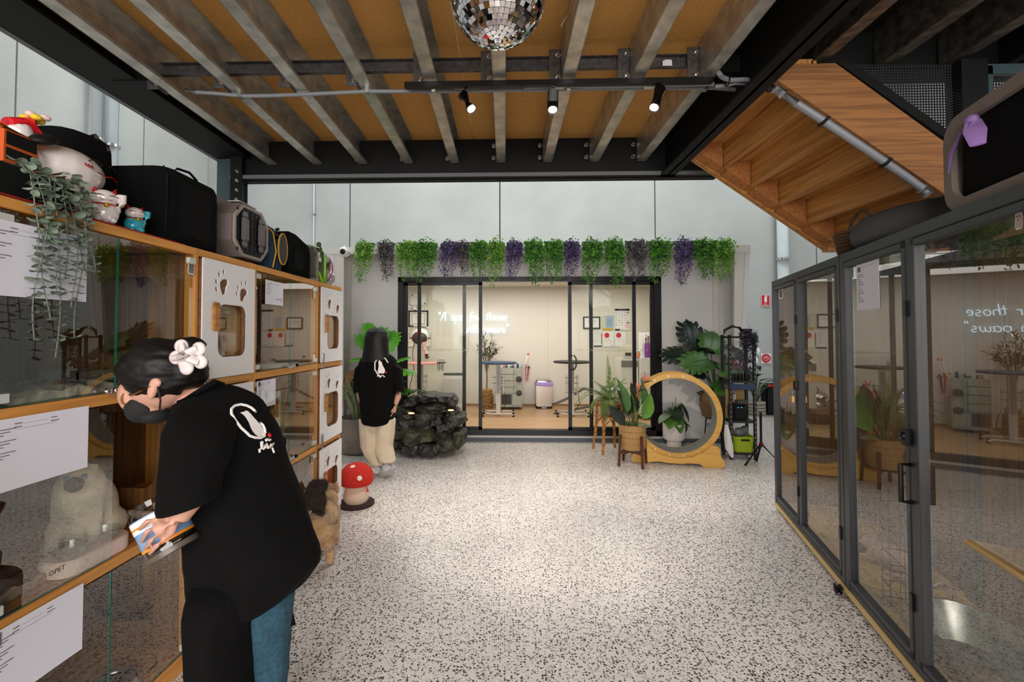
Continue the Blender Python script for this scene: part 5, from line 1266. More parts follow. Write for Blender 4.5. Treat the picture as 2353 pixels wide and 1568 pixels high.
# white cabinet with box, jars, printer
WC = mat('cabinet_white', (224,222,214), .4)
a = atY(1432,823,7.6)
zt_ = 1.5-.40
t = thing('white_cabinet', 'white drawer cabinet with a recessed grey handle at the right end of the cabin', 'cabinet', (2.50,7.62,FZ))
x0_ = a.x-2.50; H0 = a.z-FZ
MB().box((-.26,0,.06),(.40,.6,H0)).build('body', WC, t, bev=.006)
MB().box((x0_,.1,.3),(-.27,.55,H0-.02)).build('side_wing', WC, t, bev=.006)
MB().box((x0_-.005,.085,H0-.16),(-.28,.1,H0-.05)).build('display_panel', mat('grey_panel',(120,118,110),.4), t, bev=.004)
MB().box((-.25,-.015,.40),(.39,.0,H0-.22)).build('door', WC, t, bev=.004)
MB().box((-.2,-.022,H0-.215),(-.19,-.016,.5)).build('door_handle', STEEL, t, flat=True)
MB().box((-.25,-.012,.08),(.39,.0,.385)).build('drawer', WC, t, bev=.004)
for x in (-.18,.3): MB().cyl((x-.02,.08,.035),(x+.02,.08,.035),.035,n=12).build('castor', STEEL, t)
zt_ = FZ+H0+.001
# machine
t = thing('label_machine', 'cream desktop machine on the left end of the white cabinet', 'machine', (a.x+.13,7.86,zt_))
MB().box((-.10,-.12,0),(.12,.12,.11)).box((-.10,-.06,.11),(.12,.12,.20)).build('body', mat('machine_cream',(214,206,188),.4), t, bev=.012); MB().box((-.06,-.125,.03),(.04,-.12,.08)).build('screen', TRD, t, flat=True)
def cupt(name, lab, cat, loc, r, h_, m, lid=None):
    q = thing(name, lab, cat, loc); MB().lathe([(r*.92,0),(r,.01),(r,h_),(r*.93,h_),(r*.9,.015)],n=18).build('body', m, q)
    if lid: MB().cyl((0,0,h_),(0,0,h_+.015),r*1.02,n=18).build('lid', lid, q)
    return q
X_ = lambda px: atY(px,800,7.75).x
cupt('treat_jar','orange and white jar behind the door stile','jar',(X_(1466),7.75,zt_),.035,.09,mat('jar_orange',(224,150,100),.4),WHITE)
cupt('white_tub','tall plain white cylinder canister left of the purple one','canister',(X_(1475),7.72,zt_),.042,.24,WHITE)
cupt('purple_holder','purple canister holding brushes on the white cabinet','canister',(X_(1487),7.70,zt_),.052,.24,mat('holder_purple',(140,62,160),.35))
for i in range(9):
    x = X_(1487)-.04+.01*i; o = MB().cyl((x,7.70+.01*(i%3),zt_+.05),(x+.01*math.sin(i*2),7.70,zt_+.30+.03*(i%3)),.005,n=6).ell((x+.01*math.sin(i*2),7.70,zt_+.31+.03*(i%3)),(.008,.008,.018),nu=8,nv=6).build('brush', mat('brush_tip_%d'%(i%4),[(40,30,30),(210,206,200),(150,90,60),(80,80,86)][i%4],.6)); tag(o,'thin grooming brush standing in the purple canister','brush','brushes in the purple canister')
t = cupt('glass_jar','clear glass jar of colourful treats beside the purple canister','jar',(X_(1498)+.02,7.66,zt_),.055,.17,glass('jar_glass',(.92,.95,.95),1.5))
for i in range(7): MB().tube([(-.03+.01*i,.0,.01),(-.032+.011*i,.01,.15)],.006,6).build('treat', mat('treat_%d'%(i%3),[(226,170,70),(70,150,170),(206,90,60)][i%3],.5), t)
t = thing('white_box', 'white cardboard box stacked at the back of the white cabinet', 'box', (X_(1497),8.05,zt_)); MB().box((-.10,-.1,0),(.12,.1,.42)).build('carton', WHITE, t, bev=.003); MB().box((-.03,-.103,.32),(.03,-.1,.36)).build('printed_mark', GRY, t, flat=True)
o = MB().ell((0,0,.0),(.05,.04,.035)).ell((.03,0,.02),(.03,.03,.03)).build('blue_cloth', mat('blue_cloth',(96,134,150),.9)); o.location = (X_(1508),7.9,zt_+.27); 
bpy.data.objects.remove(o)
# clip fan on the right lining
t = thing('wall_lamp', 'small white clip lamp on the cabin wall above the cabinet', 'lamp', (2.86,8.6,atY(1498,720,8.6).z))
MB().ell((-.02,0,.02),(.05,.06,.045)).tube([(0,0,0),(.02,0,-.05),(.045,0,-.06)],.014,8).build('head', WHITE, t); MB().tube([(.02,0,-.05),(.0,-.02,-.15),(.04,-.02,-.3)],.005,6).build('cable', GREYPL, t)
# ------------------------------------------------------------------ hanging plants along the cabin roof
GRNS = {'green': mat('leaf_mid_green', (96,158,52), .55, noise=(14,.4), dark=(40,92,24)),
        'light': mat('leaf_light_green', (136,184,74), .55, noise=(14,.4), dark=(64,120,34)),
        'purple': mat('leaf_purple', (112,92,146), .6, noise=(16,.5), dark=(54,52,64)),
        'grey': mat('leaf_grey_green', (112,112,104), .6, noise=(14,.45), dark=(66,58,72))}
TWIG = mat('twig_green', (60,84,40), .7)
def clump_mesh(seed, w, ln, n, lsz):
    r = random.Random(seed); b = MB()
    def lf(p, s):
        vs = [(0,0,0),(s*.5,-s*.32,s*.05),(s,0,0),(s*.5,s*.32,s*.05)]
        b.add(vs, [(0,1,2),(0,2,3)], None, Matrix.Translation(p) @ Euler((r.uniform(-1,1),r.uniform(-.6,1.4),r.uniform(0,6.28))).to_matrix().to_4x4())
    for i in range(n):                     # mound on top
        a = r.uniform(0,6.28); q = r.random()**.5
        p = V(q*w*.50*math.cos(a), -.04+q*.11*math.sin(a)-.02, .0+.09*(1-q*q)*r.random()+r.uniform(-.20,.03)); lf(p, lsz*r.uniform(.9,1.3))
    ns = max(5, int(w/.0105))
    for k in range(ns):
        x = -w*.46+w*.92*k/(ns-1)+r.uniform(-.015,.015); L_ = ln*r.choice([.55,.75,.9,1.0,1.0])*(.62+.38*math.cos((x/w)*3.0+.6*math.sin(seed))); y = -.10+r.uniform(-.03,.05); ph = r.uniform(0,6)
        m = int(L_/.010)
        for i in range(m):
            u = i/m; p = V(x+.018*math.sin(ph+u*4)+r.uniform(-.016,.016), y+r.uniform(-.02,.02), .02-L_*u); lf(p, lsz*r.uniform(.7,1.15)*(1.12-.25*u))
    me = b.build('hanging_foliage', GRNS['green'], None, flat=True); m_ = me.data; bpy.data.objects.remove(me); return m_
CM = {k: clump_mesh(k, .26, .52, 520, .034) for k in (1,2,3,4)}
LST = [(840,44,'light',655),(888,42,'grey',652),(936,50,'light',655),(978,64,'green',655),(1036,52,'purple',643),(1064,34,'grey',640),(1100,46,'green',655),(1141,44,'light',668),(1182,42,'purple',652),(1227,52,'green',663),(1273,48,'green',664),(1313,40,'purple',655),(1360,52,'green',662),(1410,52,'green',668),(1461,52,'grey',657),(1514,58,'green',658),(1568,46,'purple',664),(1612,56,'green',650),(1656,56,'light',662)]
ORD = ['leftmost','second','third','fourth','fifth','sixth','seventh','eighth','ninth','tenth','eleventh','twelfth','thirteenth','fourteenth','fifteenth','sixteenth','seventeenth','eighteenth','rightmost']
NMc = {'green':'mid green','light':'light green','purple':'purple flowered','grey':'grey-green'}
for i, (px, wp, kd, yb_) in enumerate(LST):
    p = atY(px, 575, 6.05); wm = wp/173
    key = (i*3) % 4 + 1; me = CM[key]; mk = (key, kd)
    if mk not in CM: CM[mk] = me.copy(); CM[mk].materials.clear(); CM[mk].materials.append(GRNS[kd])
    ps = 'of the row over the cabin door' 
    lab = '%s hanging plant on the cabin roof edge, %s%s' % (NMc[kd], ORD[i], '' if ORD[i].endswith('most') else ' from the left')
    t = thing('hanging_plant', lab, 'plant', (p.x, 6.07, ZT+.01), 0, 'hanging plants along the cabin roof')
    inst('foliage', CM[mk], t, Matrix.Diagonal((wm/.30, 1, (yb_-565)/173/.52*1.0, 1)))['kind'] = 'stuff'
    MB().box((-wm*.4,.0,.0),(wm*.4,.08,.05)).build('planter', TWIG, t, flat=True)
# dome camera at the roof corner
p = atY(790,578,6.0)
t = thing('dome_camera', 'white dome security camera on the top left corner of the cabin', 'camera', p)
MB().cyl((0,.08,.0),(0,.02,.0),.06,n=24).ell((0,0,0),(.062,.06,.062),nu=24,nv=14).build('housing', WHITE, t); MB().ell((0.0,-.036,-.008),(.04,.032,.040),nu=20,nv=12).build('lens_ball', BLACK, t); MB().cyl((0,0,.05),(0,.03,.075),.012,n=8).build('bracket', WHITE, t)

# ------------------------------------------------------------------ plants and furniture right of the door
RAT = mat('rattan', (186,128,66), .45, noise=(30,.35), dark=(120,74,34)); BAMB = mat('bamboo_strip', (204,166,104), .6, weave=24, dark=(120,88,46)); WAL = mat('walnut_stained', (92,52,28), .4, wood='z', dark=(60,32,16))
SOIL = MT['soil']
FERN = mat('fern_green', (112,138,62), .6, noise=(10,.35), dark=(62,92,34))
def frond_mesh(L_, droop, w=.035, up=1.2, n=34):
    b = MB(); pts = []
    for i in range(n+1):
        u = i/n; ang = up - droop*u; 
        if i == 0: p = V(0,0,0)
        else: p = pts[-1]+V(math.cos(ang),0,math.sin(ang))*(L_/n)
        pts.append(p)
    b.tube(pts, [.003*(1-.7*i/n) for i in range(n+1)], 4)
    for i in range(2, n+1):
        u = i/n; ww = w*math.sin(PI*min(1,(u*.9+.08)))**.6; d = (pts[i]-pts[i-1]).normalized(); up_ = V(-d.z,0,d.x)
        for s in (1,-1):
            q = pts[i]; e = q+V(0,s*ww,0)+d*.006-up_*.008
            b.add([q-d*.0048, q+d*.0048, e+d*.003, e-d*.002], [(0,1,2,3)])
    return b
def fern(lab, loc, rz=0, s=1):
    t = thing('potted_fern', lab, 'plant', loc, rz)
    MB().lathe([(.08,0),(.095,.01),(.115,.17),(.118,.18),(.108,.18),(.10,.15),(.001,.15)],n=26).build('woven_pot', mat('whitewash_weave',(196,176,158),.7,weave=45,dark=(110,84,66)), t)
    MB().cyl((0,0,.14),(0,0,.165),.10,n=20).build('soil', SOIL, t, flat=True)
    spec = [(92,.52,.25,1.62),(70,.42,.35,1.5),(185,.42,2.3,1.15),(160,.48,1.6,1.1),(215,.40,2.6,1.0),(240,.36,2.9,.9),(200,.52,2.0,1.0),(10,.44,1.2,1.0),(-20,.36,2.2,.9),(40,.42,1.3,1.2),(-60,.34,2.4,.9),(-90,.30,2.6,.95),(-110,.40,2.9,.8),(120,.38,1.2,1.3),(-150,.36,2.4,1.0),(25,.36,.8,1.25),(170,.34,1.9,1.3),(225,.34,2.2,1.2),(-40,.3,2.0,1.2),(100,.34,1.6,1.4),(55,.36,.9,1.35),(0,.3,2.6,1.1)]
    for a, l, dr, up in spec:
        o = frond_mesh(l*s*1.15, dr, .036, up).build('frond', FERN, t, flat=True); o.location = (0,0,.16); o.rotation_euler = (0,0,R(a))
    return t
# rattan stool
q = V(1.345,5.98,0)
t = thing('rattan_stand', 'rattan plant stand with arched legs holding the fern', 'plant stand', q, R(12))
zt = .46
MB().lathe([(.001,zt-.012),(.16,zt-.012),(.165,zt-.004),(.165,zt+.004),(.001,zt+.004)],n=26).build('seat', RAT, t)
for k in range(4):
    a = R(45+90*k); c, s = math.cos(a), math.sin(a)
    b = MB()
    for d_ in (-.009,.009): b.tube([(c*.215-s*d_,s*.215+c*d_,0),(c*.17-s*d_,s*.17+c*d_,zt*.9),(c*.165-s*d_,s*.165+c*d_,zt+.02),(c*.168-s*d_,s*.168+c*d_,zt+.17)],.010,8)
    b.cyl((c*.217,s*.217,0),(c*.21,s*.21,.05),.019,n=10)
    for z in (.12,.30,.44): b.cyl((c*(.217-.047*z/.46)*1.0,s*(.217-.047*z/.46),z-.008),(c*(.217-.047*z/.46),s*(.217-.047*z/.46),z+.008),.02,n=10)
    b.build('leg', RAT, t)
    a2 = a+PI/2; p0 = V(c,s,0); p1 = V(math.cos(a2),math.sin(a2),0)
    MB().tube([p0.lerp(p1,.5-.5*math.cos(PI*i/12))*.175+V(0,0,.18+.24*math.sin(PI*i/12)**.6) for i in range(13)],.008,7).build('arch', RAT, t)
    MB().tube([p0.lerp(p1,.5-.5*math.cos(PI*i/12))*.168+V(0,0,zt+.02+.13*math.sin(PI*i/12)**.6) for i in range(13)],.007,7).build('arch', RAT, t)
MB().tube([(.165*math.cos(2*PI*i/28),.165*math.sin(2*PI*i/28),zt+.17) for i in range(29)],.010,7).build('top_ring', RAT, t)
fern('feathery fern in a whitewashed woven pot on the rattan stand', q+V(0,0,zt+.005), 0)
# walnut stand with bird of paradise
q = V(1.475,5.36,0)
t = thing('wooden_stand', 'dark wooden four legged stand holding the bamboo planter', 'plant stand', q, R(20))
for k in range(4):
    a = R(90*k); c, s = math.cos(a), math.sin(a)
    MB().bar((c*.185,s*.185,0),(c*.165,s*.165,.36),.03,.022,up=(c,s,0)).build('leg', WAL, t, bev=.004)
for a in (0,90): 
    c, s = math.cos(R(a)), math.sin(R(a)); MB().bar((c*-.17,s*-.17,.16),(c*.17,s*.17,.16),.022,.035).build('cross_rail', WAL, t, bev=.003)
t = thing('bird_of_paradise', 'bird of paradise plant with orange flowers in a bamboo planter on the wooden stand', 'plant', q+V(0,0,.181), R(0))
MB().lathe([(.08,0),(.125,.004),(.145,.03),(.15,.22),(.15,.29),(.142,.29),(.138,.24),(.001,.24)],n=36,wob=lambda j,n,z:1+.012*(j%2)).build('bamboo_planter', BAMB, t)
for z in (.08,.15,.215,.285): MB().tube([(.152*math.cos(2*PI*i/30),.152*math.sin(2*PI*i/30),z) for i in range(31)],.004,6).build('binding', RAT, t)
MB().cyl((0,0,.22),(0,0,.25),.135,n=20).build('soil', SOIL, t, flat=True)
BOPG = mat('leaf_bop', (78,122,66), .42, noise=(5,.2)); BOPL = mat('leaf_bop_light', (96,142,56), .42, noise=(5,.2)); BOPD = mat('leaf_bop_dark', (28,44,30), .45, noise=(5,.2)); STEMG = mat('stem_green', (70,96,50), .5)
def bigleaf(l, w, bend=.25, cup=.25, th=.0015, n=10, tip=1.0, wave=.0):
    b = MB(); vs=[]; fs=[]; m=6
    for i in range(n+1):
        u = i/n; ww = w*(math.sin(PI*min(1,u**.8))**.75 if 0<u<1 else .02)*(1-.15*u*tip)
        for j in range(m+1):
            v = -1+2*j/m; vs.append((l*u, v*ww, -bend*l*u*u + cup*abs(v)*ww + wave*ww*math.sin(u*14)*abs(v)))
    for i in range(n):
        for j in range(m): a=i*(m+1)+j; fs.append((a,a+m+1,a+m+2,a+1))
    b.add(vs, fs); b.tube([(l*i/n,0,-bend*l*(i/n)**2+.0015) for i in range(n+1)],[.004*(1-.7*i/n) for i in range(n+1)],5)
    return b
def stemleaf(t, base, tip, m, l, w, az, el, roll=0, name='leaf', **k):
    """a leaf blade on a curved stalk"""
    base = V(*base); tip = V(*tip); mid = base.lerp(tip,.5)+V(0,0,.06)
    sm = MB().tube([base, mid, tip],[.007,.006,.004],6)
    lb = bigleaf(l, w, **k); mx = Matrix.Translation(tip) @ Matrix.Rotation(az,4,'Z') @ Matrix.Rotation(-el,4,'Y') @ Matrix.Rotation(roll,4,'X')
    o = lb.build(name, m, t); o.matrix_basis = mx
    s = sm.build('stalk', STEMG, t); return o
for (bx,by,tx,ty,tz,m,l,w,az,el,ro) in ((a_[0],a_[1],a_[2],a_[3],a_[4],a_[5],a_[6]*1.12,a_[7]*1.25,a_[8],a_[9],a_[10]) for a_ in (
    (-.02,0,-.07,-.02,.42,BOPG,.36,.085,120,80,1.3),( .0,-.02,.00,-.06,.40,BOPL,.26,.065,70,78,1.5),( .03,0,.09,-.03,.52,BOPG,.30,.10,55,62,1.5),
    (.02,-.02,.10,-.05,.36,BOPL,.30,.075,30,55,1.4),(-.03,0,-.09,.0,.30,BOPD,.24,.05,165,52,1.2),(-.03,-.03,-.10,-.08,.28,BOPD,.27,.045,190,48,1.2),
    (0,.03,.02,.05,.40,BOPD,.34,.08,60,70,1.2),(-.02,.03,-.03,.06,.36,BOPD,.30,.08,120,70,1.4),(.03,-.05,.04,-.10,.27,mat('leaf_bop_pale',(104,128,104),.45),.15,.045,10,10,.4),(.02,.02,.14,.02,.42,BOPD,.2,.05,20,60,1.4))):
    stemleaf(t,(bx,by,.24),(tx,ty,tz),m,l,w,R(az),R(el),ro,bend=.18,cup=.3,wave=.05)
FLO = mat('strelitzia_orange', (236,92,40), .45); FLP = mat('strelitzia_bract', (52,36,44), .5); FBL = mat('strelitzia_blue', (70,110,150), .5)
for k, (ex, ey, ez) in enumerate(((.04,-.02,.66),(.10,-.04,.76))):
    MB().tube([(.01,0,.25),(.02+.01*k,-.01,.5),(ex,ey,ez)],[.006,.005,.005],6).build('flower_stalk', mat('stalk_dark',(60,48,40),.5), t)
    MB().tube([(ex,ey,ez),(ex+.05,ey,ez+.02),(ex+.13,ey,ez+.035)],[.006,.011,.001],8).build('bract', FLP, t)
    for j, (dx_, dz_) in enumerate(((-.035,.11),(.02,.10),(.06,.09),(.0,.07))):
        MB().tube([(ex+.02,ey,ez+.01),(ex+.02+dx_*.5,ey,ez+.01+dz_*.5),(ex+.02+dx_,ey,ez+.01+dz_)],[.004,.011,.001],6,sq=.4).build('petal', FBL if j==3 else FLO, t)
# white ribbed pot with philodendron
q = V(2.27,6.24,0)
t = thing('ribbed_pot_plant', 'white ribbed pedestal pot with dark heart shaped leaves, seen through the cat wheel', 'plant', q)
MB().lathe([(.088,0),(.094,.004),(.088,.07),(.09,.085),(.12,.10),(.138,.14),(.142,.30),(.140,.315),(.128,.31),(.001,.28)],n=128,wob=lambda j,n,z:1+(.022*abs(math.sin(j*PI/4)) if .02 < z < .31 else 0)).build('ribbed_pot', mat('ribbed_white',(214,206,204),.6), t)
MB().cyl((0,0,.28),(0,0,.292),.125,n=20).build('soil', SOIL, t, flat=True)
HG = [mat('heart_dark',(34,58,30),.4,noise=(6,.3)), mat('heart_mid',(70,116,34),.4), mat('heart_pale',(98,118,84),.45)]
def heart(l, w, th=0, bend=.3):
    b = MB(); vs=[]; fs=[]; n=10; m=6
    for i in range(n+1):
        u = i/n; ww = w*(math.sin(PI*(u*.86+.14))**.7)*(1-.25*u); 
        if i == n: ww = .003
        for j in range(m+1):
            v = -1+2*j/m; back = -.16*l*abs(v)**1.5*(1-u)**3
            vs.append((l*u+back, v*ww, -bend*l*u*u+.22*abs(v)*ww))
    for i in range(n):
        for j in range(m): a=i*(m+1)+j; fs.append((a,a+m+1,a+m+2,a+1))
    return b.add(vs, fs)
hm = [heart(.15,.065).build('leaf', m, None) for m in HG]; hmd = [o.data for o in hm]
for o in hm: bpy.data.objects.remove(o)
for k in range(17):
    a = k*2.399; r = .05+.075*((k*5)%7)/7; z = .36+.23*((k*3)%8)/8
    if k in (2,9): kind = 1; a = R(-80 if k==2 else -120); z = .40
    elif k in (4,12): kind = 2; a = R(195+k); z = .44
    else: kind = 0
    tip = V(r*math.cos(a), r*math.sin(a), z); MB().tube([V(0,0,.28), tip*.5+V(0,0,.22), tip],.004,5).build('stalk', STEMG, t)
    inst('leaf', hmd[kind], t, Matrix.Translation(tip) @ Matrix.Rotation(a,4,'Z') @ Matrix.Rotation(R(20+35*((k*2)%3)),4,'Y') @ Matrix.Diagonal((1.35+.2*(k%2),1.3+.15*(k%2),1,1)))
MB().cyl((0,0,.28),(.03,0,.66),.005,n=6).cyl((-.03,0,.28),(-.01,.01,.60),.005,n=6).build('moss_pole', BAMB, t)
# cat exercise wheel
WHL = mat('birch_ply_yellow', (214,166,78), .45, wood='x', dark=(204,152,64)); FELT = mat('grey_felt', (140,138,136), .95, noise=(90,.4))
q = (atZ(1455,1062)+atZ(1645,1070))/2
q = V(2.03,5.55,0); wr = R(-14)
t = thing('exercise_wheel', 'large yellow plywood cat exercise wheel with grey felt inside', 'cat wheel', q, wr)
RO, RI, D = .495, .435, .27; zc = RO+.065
def annulus(ro, ri, y0, y1, m, nm, n=56):
    b = MB(); vs=[]; fs=[]
    for i in range(n):
        a = 2*PI*i/n; c, s = math.cos(a), math.sin(a)
        vs += [(ro*c,y0,zc+ro*s),(ri*c,y0,zc+ri*s),(ri*c,y1,zc+ri*s),(ro*c,y1,zc+ro*s)]
    for i in range(n):
        k = 4*i; j = 4*((i+1)%n)
        for e in range(4): fs.append((k+e,k+(e+1)%4,j+(e+1)%4,j+e))
    b.add(vs, fs, m); return b.build(nm, m, t)
annulus(RO, RI, -D/2-.02, -D/2, WHL, 'rim'); annulus(RO, RI, D/2, D/2+.02, WHL, 'rim')
annulus(RI+.012, RI+.006, -D/2, D/2, WHL, 'drum'); annulus(RI+.004, RI-.004, -D/2+.004, D/2-.004, FELT, 'felt_lining')
base = [(-.49,0),(-.33,0),(-.30,.015),(-.2,.03),(-.1,.018),(.05,.018),(.12,.03),(.24,.03),(.28,.0),(.47,0),(.505,.03),(.50,.07),(.46,.13),(.455,.20),(.44,.235)]
base += [( (RO-.01)*math.cos(R(a_)), zc+(RO-.01)*math.sin(R(a_))) for a_ in (-40,-55,-70,-90,-110,-125,-140)]
base += [(-.44,.235),(-.455,.20),(-.46,.13),(-.50,.07),(-.505,.03)]
base += []
for yy in (-D/2-.045, D/2+.045): MB().poly(base, .022, WHL, mxy(yy)).build('base_side', None, t, bev=.003)
for x in (-.30,.30): MB().cyl((x,-D/2-.045,.105),(x,D/2+.045,.105),.03,n=14).build('roller', BLACK, t)
b = MB()
for i in range(18): a = 2*PI*i/18; b.cyl(((RO-.03)*math.cos(a),-D/2-.024,zc+(RO-.03)*math.sin(a)),((RO-.03)*math.cos(a),-D/2-.019,zc+(RO-.03)*math.sin(a)),.006,n=8)
b.build('screw', STEEL, t)
# big monstera on a black wire stand
MG = [mat('monstera_dark',(18,36,24),.35,noise=(4,.3)), mat('monstera_green',(60,102,40),.4,noise=(4,.3)), mat('monstera_bright',(92,176,40),.45,noise=(4,.25))]
def monstera(l, w, m, lobes=6, bend=.25):
    """split leaf: a heart blade whose edge is cut by deep slots between the ribs"""
    b = MB(); 
    def zf(x, y): return -bend*x*x/l - .25*abs(y)*abs(y)/w + .06*abs(y)
    for s in (1,-1):
        N_ = lobes
        for k in range(N_):
            u0 = -.05+ (k)/N_; u1 = u0+.80/N_; um = (u0+u1)/2
            wk = w*math.sin(PI*min(1,(.22+.74*(k+.5)/N_)))**.8
            sweep = .10*l+.28*l*(k/N_)
            pts = [(max(0,u0)*l,0),(u0*l+sweep*.35-.02*l,s*wk*.5),(u0*l+sweep*.8,s*wk*.93),(um*l+sweep,s*wk),(u1*l+sweep*1.02,s*wk*.90),(u1*l+sweep*.55+.02*l,s*wk*.5),(u1*l+.10*l/N_,0)]
            if k == 0: pts[1] = (-.10*l,s*wk*.45); pts[2] = (-.13*l,s*wk*.8); pts[3] = (.0,s*wk*1.0)
            if k == N_-1: pts[2] = (u0*l+sweep*.5,s*wk*.9); pts[3] = (l*1.02,s*wk*.35); pts[4] = (l*1.12,0); pts = pts[:5]
            vs = [(x,y,zf(x,y)) for x,y in pts]; c = (sum(p[0] for p in pts)/len(pts), sum(p[1] for p in pts)/len(pts)); vs.append((c[0],c[1],zf(*c)+.004))
            nn = len(pts); b.add(vs, [(i,(i+1)%nn,nn) for i in range(nn)])
        # continuous web beside the rib
        n = 10
        for i in range(n):
            x0_, x1_ = -.04*l+l*i/n, -.04*l+l*(i+1)/n; q_ = w*.42*(1-.5*i/n)
            b.add([(x0_,0,zf(x0_,0)+.001),(x1_,0,zf(x1_,0)+.001),(x1_+.05*l,s*q_*.95,zf(x1_,q_)+.001),(x0_+.05*l,s*q_,zf(x0_,q_)+.001)],[(0,1,2,3)])
    b.tube([(l*i/8,0,zf(l*i/8,0)+.002) for i in range(9)],.0035,5)
    return b
mdat = []
for m, L2, W2 in ((MG[0],.30,.15),(MG[1],.28,.14),(MG[2],.27,.15)):
    o = monstera(L2, W2, m).build('leaf', m, None, flat=True); mdat.append(o.data); bpy.data.objects.remove(o)
def mleaf(t, base, tip, kind, az, el, roll=0, s=1.0):
    base = V(*base); tip = V(*tip); MB().tube([base, base.lerp(tip,.5)+V(0,0,.05), tip],[.010,.008,.005],7).build('stalk', STEMG if kind else mat('stalk_deep',(40,60,36),.5), t)
    inst('leaf', mdat[kind], t, Matrix.Translation(tip) @ Matrix.Rotation(R(az),4,'Z') @ Matrix.Rotation(-R(el),4,'Y') @ Matrix.Rotation(R(roll),4,'X') @ Matrix.Scale(s,4))
SEAG2 = mat('seagrass_dark', (168,136,88), .8, weave=40, dark=(66,46,28))
q = V(2.79,6.15,0)
t = thing('plant_stand', 'black wire plant stand under the monstera basket', 'plant stand', q)
b = MB()
for k in range(3): a = R(30+120*k); b.cyl((.15*math.cos(a),.15*math.sin(a),0),(.12*math.cos(a),.12*math.sin(a),.40),.008,n=8)
b.build('leg', BLACK, t)
for z, r in ((.40,.125),(.30,.13)): MB().tube([(r*math.cos(2*PI*i/24),r*math.sin(2*PI*i/24),z) for i in range(25)],.005,6).build('ring', BLACK, t)
t = thing('potted_monstera', 'tall monstera with dark split leaves in a seagrass basket right of the cat wheel', 'plant', q+V(0,0,.41))
MB().lathe([(.14,0),(.17,.02),(.20,.16),(.195,.30),(.20,.33),(.185,.33),(.18,.28),(.001,.27)],n=36,wob=lambda j,n,z:1+.008*(j%2)).build('seagrass_basket', SEAG2, t)
for s in (1,-1): MB().tube([(s*.19,-.05,.30),(s*.225,-.03,.32),(s*.225,.03,.32),(s*.19,.05,.30)],.014,7).build('handle', SEAG2, t)
MB().cyl((0,0,.26),(0,0,.29),.18,n=20).build('soil', SOIL, t, flat=True)
def mt2(px, py, y): p = atY(px,py,y); return (p.x-t.location.x, p.y-t.location.y, p.z-t.location.z)
for (px,py,y,kind,az,el,ro,sc) in ((1600,803,6.0,0,95,72,0,1.4),(1588,815,5.95,0,172,8,-45,1.15),(1628,826,5.85,1,195,-5,-55,1.25),(1632,800,5.9,1,48,42,35,1.35),(1632,802,6.0,0,175,5,-20,1.15),(1655,850,5.85,1,-10,5,50,.95),
    (1668,815,5.95,0,25,20,40,1.1),(1672,850,5.95,0,-15,0,45,1.0),(1640,893,5.8,1,15,5,50,.85),(1640,835,6.05,0,20,-10,30,1.1),(1655,870,6.1,0,10,-20,30,1.0),(1620,860,6.1,0,150,20,-40,.8)):
    mleaf(t,(0,0,.28),mt2(px,py,y),kind,az,el,ro,sc)
# black shelving rack with its contents
q = V(2.87,5.72,0)
RKB = mat('rack_black', (20,20,22), .5); BLUM = mat('rack_blue', (36,48,84), .5)
t = thing('shelf_rack', 'narrow black slotted metal shelving rack crowded with plants beside the cabin', 'shelving', q, R(-4))
for x in (-.14,.14):
    for y in (-.11,.11):
        MB().box((x-.015,y-.015,0),(x+.015,y+.015,1.50)).build('upright', RKB, t, flat=True)
for z in (.06,.44,.92,1.46): MB().box((-.155,-.125,z),(.155,.125,z+.025)).build('shelf', RKB, t, flat=True)
MB().box((-.14,-.128,.84),(.14,-.122,.91)).build('front_beam', BLUM, t, flat=True)
b = MB()
for i in range(22):
    for x in (-.14,.14): b.box((x-.005,-.1265,.08+.06*i),(x+.005,-.1255,.105+.06*i))
b.build('slot', mat('slot_grey',(110,118,126),.5), t, flat=True)
GB = mat('lime_plastic', (154,176,30), .4)
t2 = thing('green_bucket', 'lime green plastic tub on the bottom shelf of the black rack', 'bucket', q+V(.02,-.02,.086), R(-4))
rr = [[(x*s,y*s,z) for x,y in rrect(-.12,-.10,.12,.10,.04,4)] for z, s in ((0,.85),(.01,.88),(.17,1),(.18,1.06),(.19,1.06),(.188,.97),(.02,.85))]
MB().loft(rr).build('tub', GB, t2); MB().box((-.05,-.112,.14),(.05,-.095,.16)).build('handle_slot', BLACK, t2, bev=.004)
o = put('rubbish_bag', blob(MB().ell((-.03,0,.03),(.07,.06,.06)).ell((.04,.01,.05),(.05,.05,.06)),.012,1), mat('bag_grey',(96,98,104),.35)); o.location = q+V(.02,-.02,.28); tag(o,'crumpled grey plastic bag on top of the lime green tub','bag')
t2 = thing('small_machine', 'dark glossy appliance with small blue lights on the middle shelf of the rack', 'appliance', q+V(-.03,0,.466))
MB().box((-.08,-.08,0),(.12,.08,.20)).build('body', BLACK, t2, bev=.03); MB().box((-.02,-.085,.20),(.10,-.0,.24)).build('panel', TRD, t2)
for x in (-.02,.02): MB().box((x,-.084,.15),(x+.008,-.08,.158)).build('indicator', mat('led_blue',(60,160,220),.4,emit=((60,170,255),2)), t2)
o = MB().box((-.12,0,0),(-.02,.01,.36)).box((.02,.01,0),(.12,.02,.36)).build('folded_boards', mat('board_tan',(150,122,70),.7)); o.location = q+V(0,.08,.466); tag(o,'two tan boards leaning at the back of the middle shelf of the rack','board')
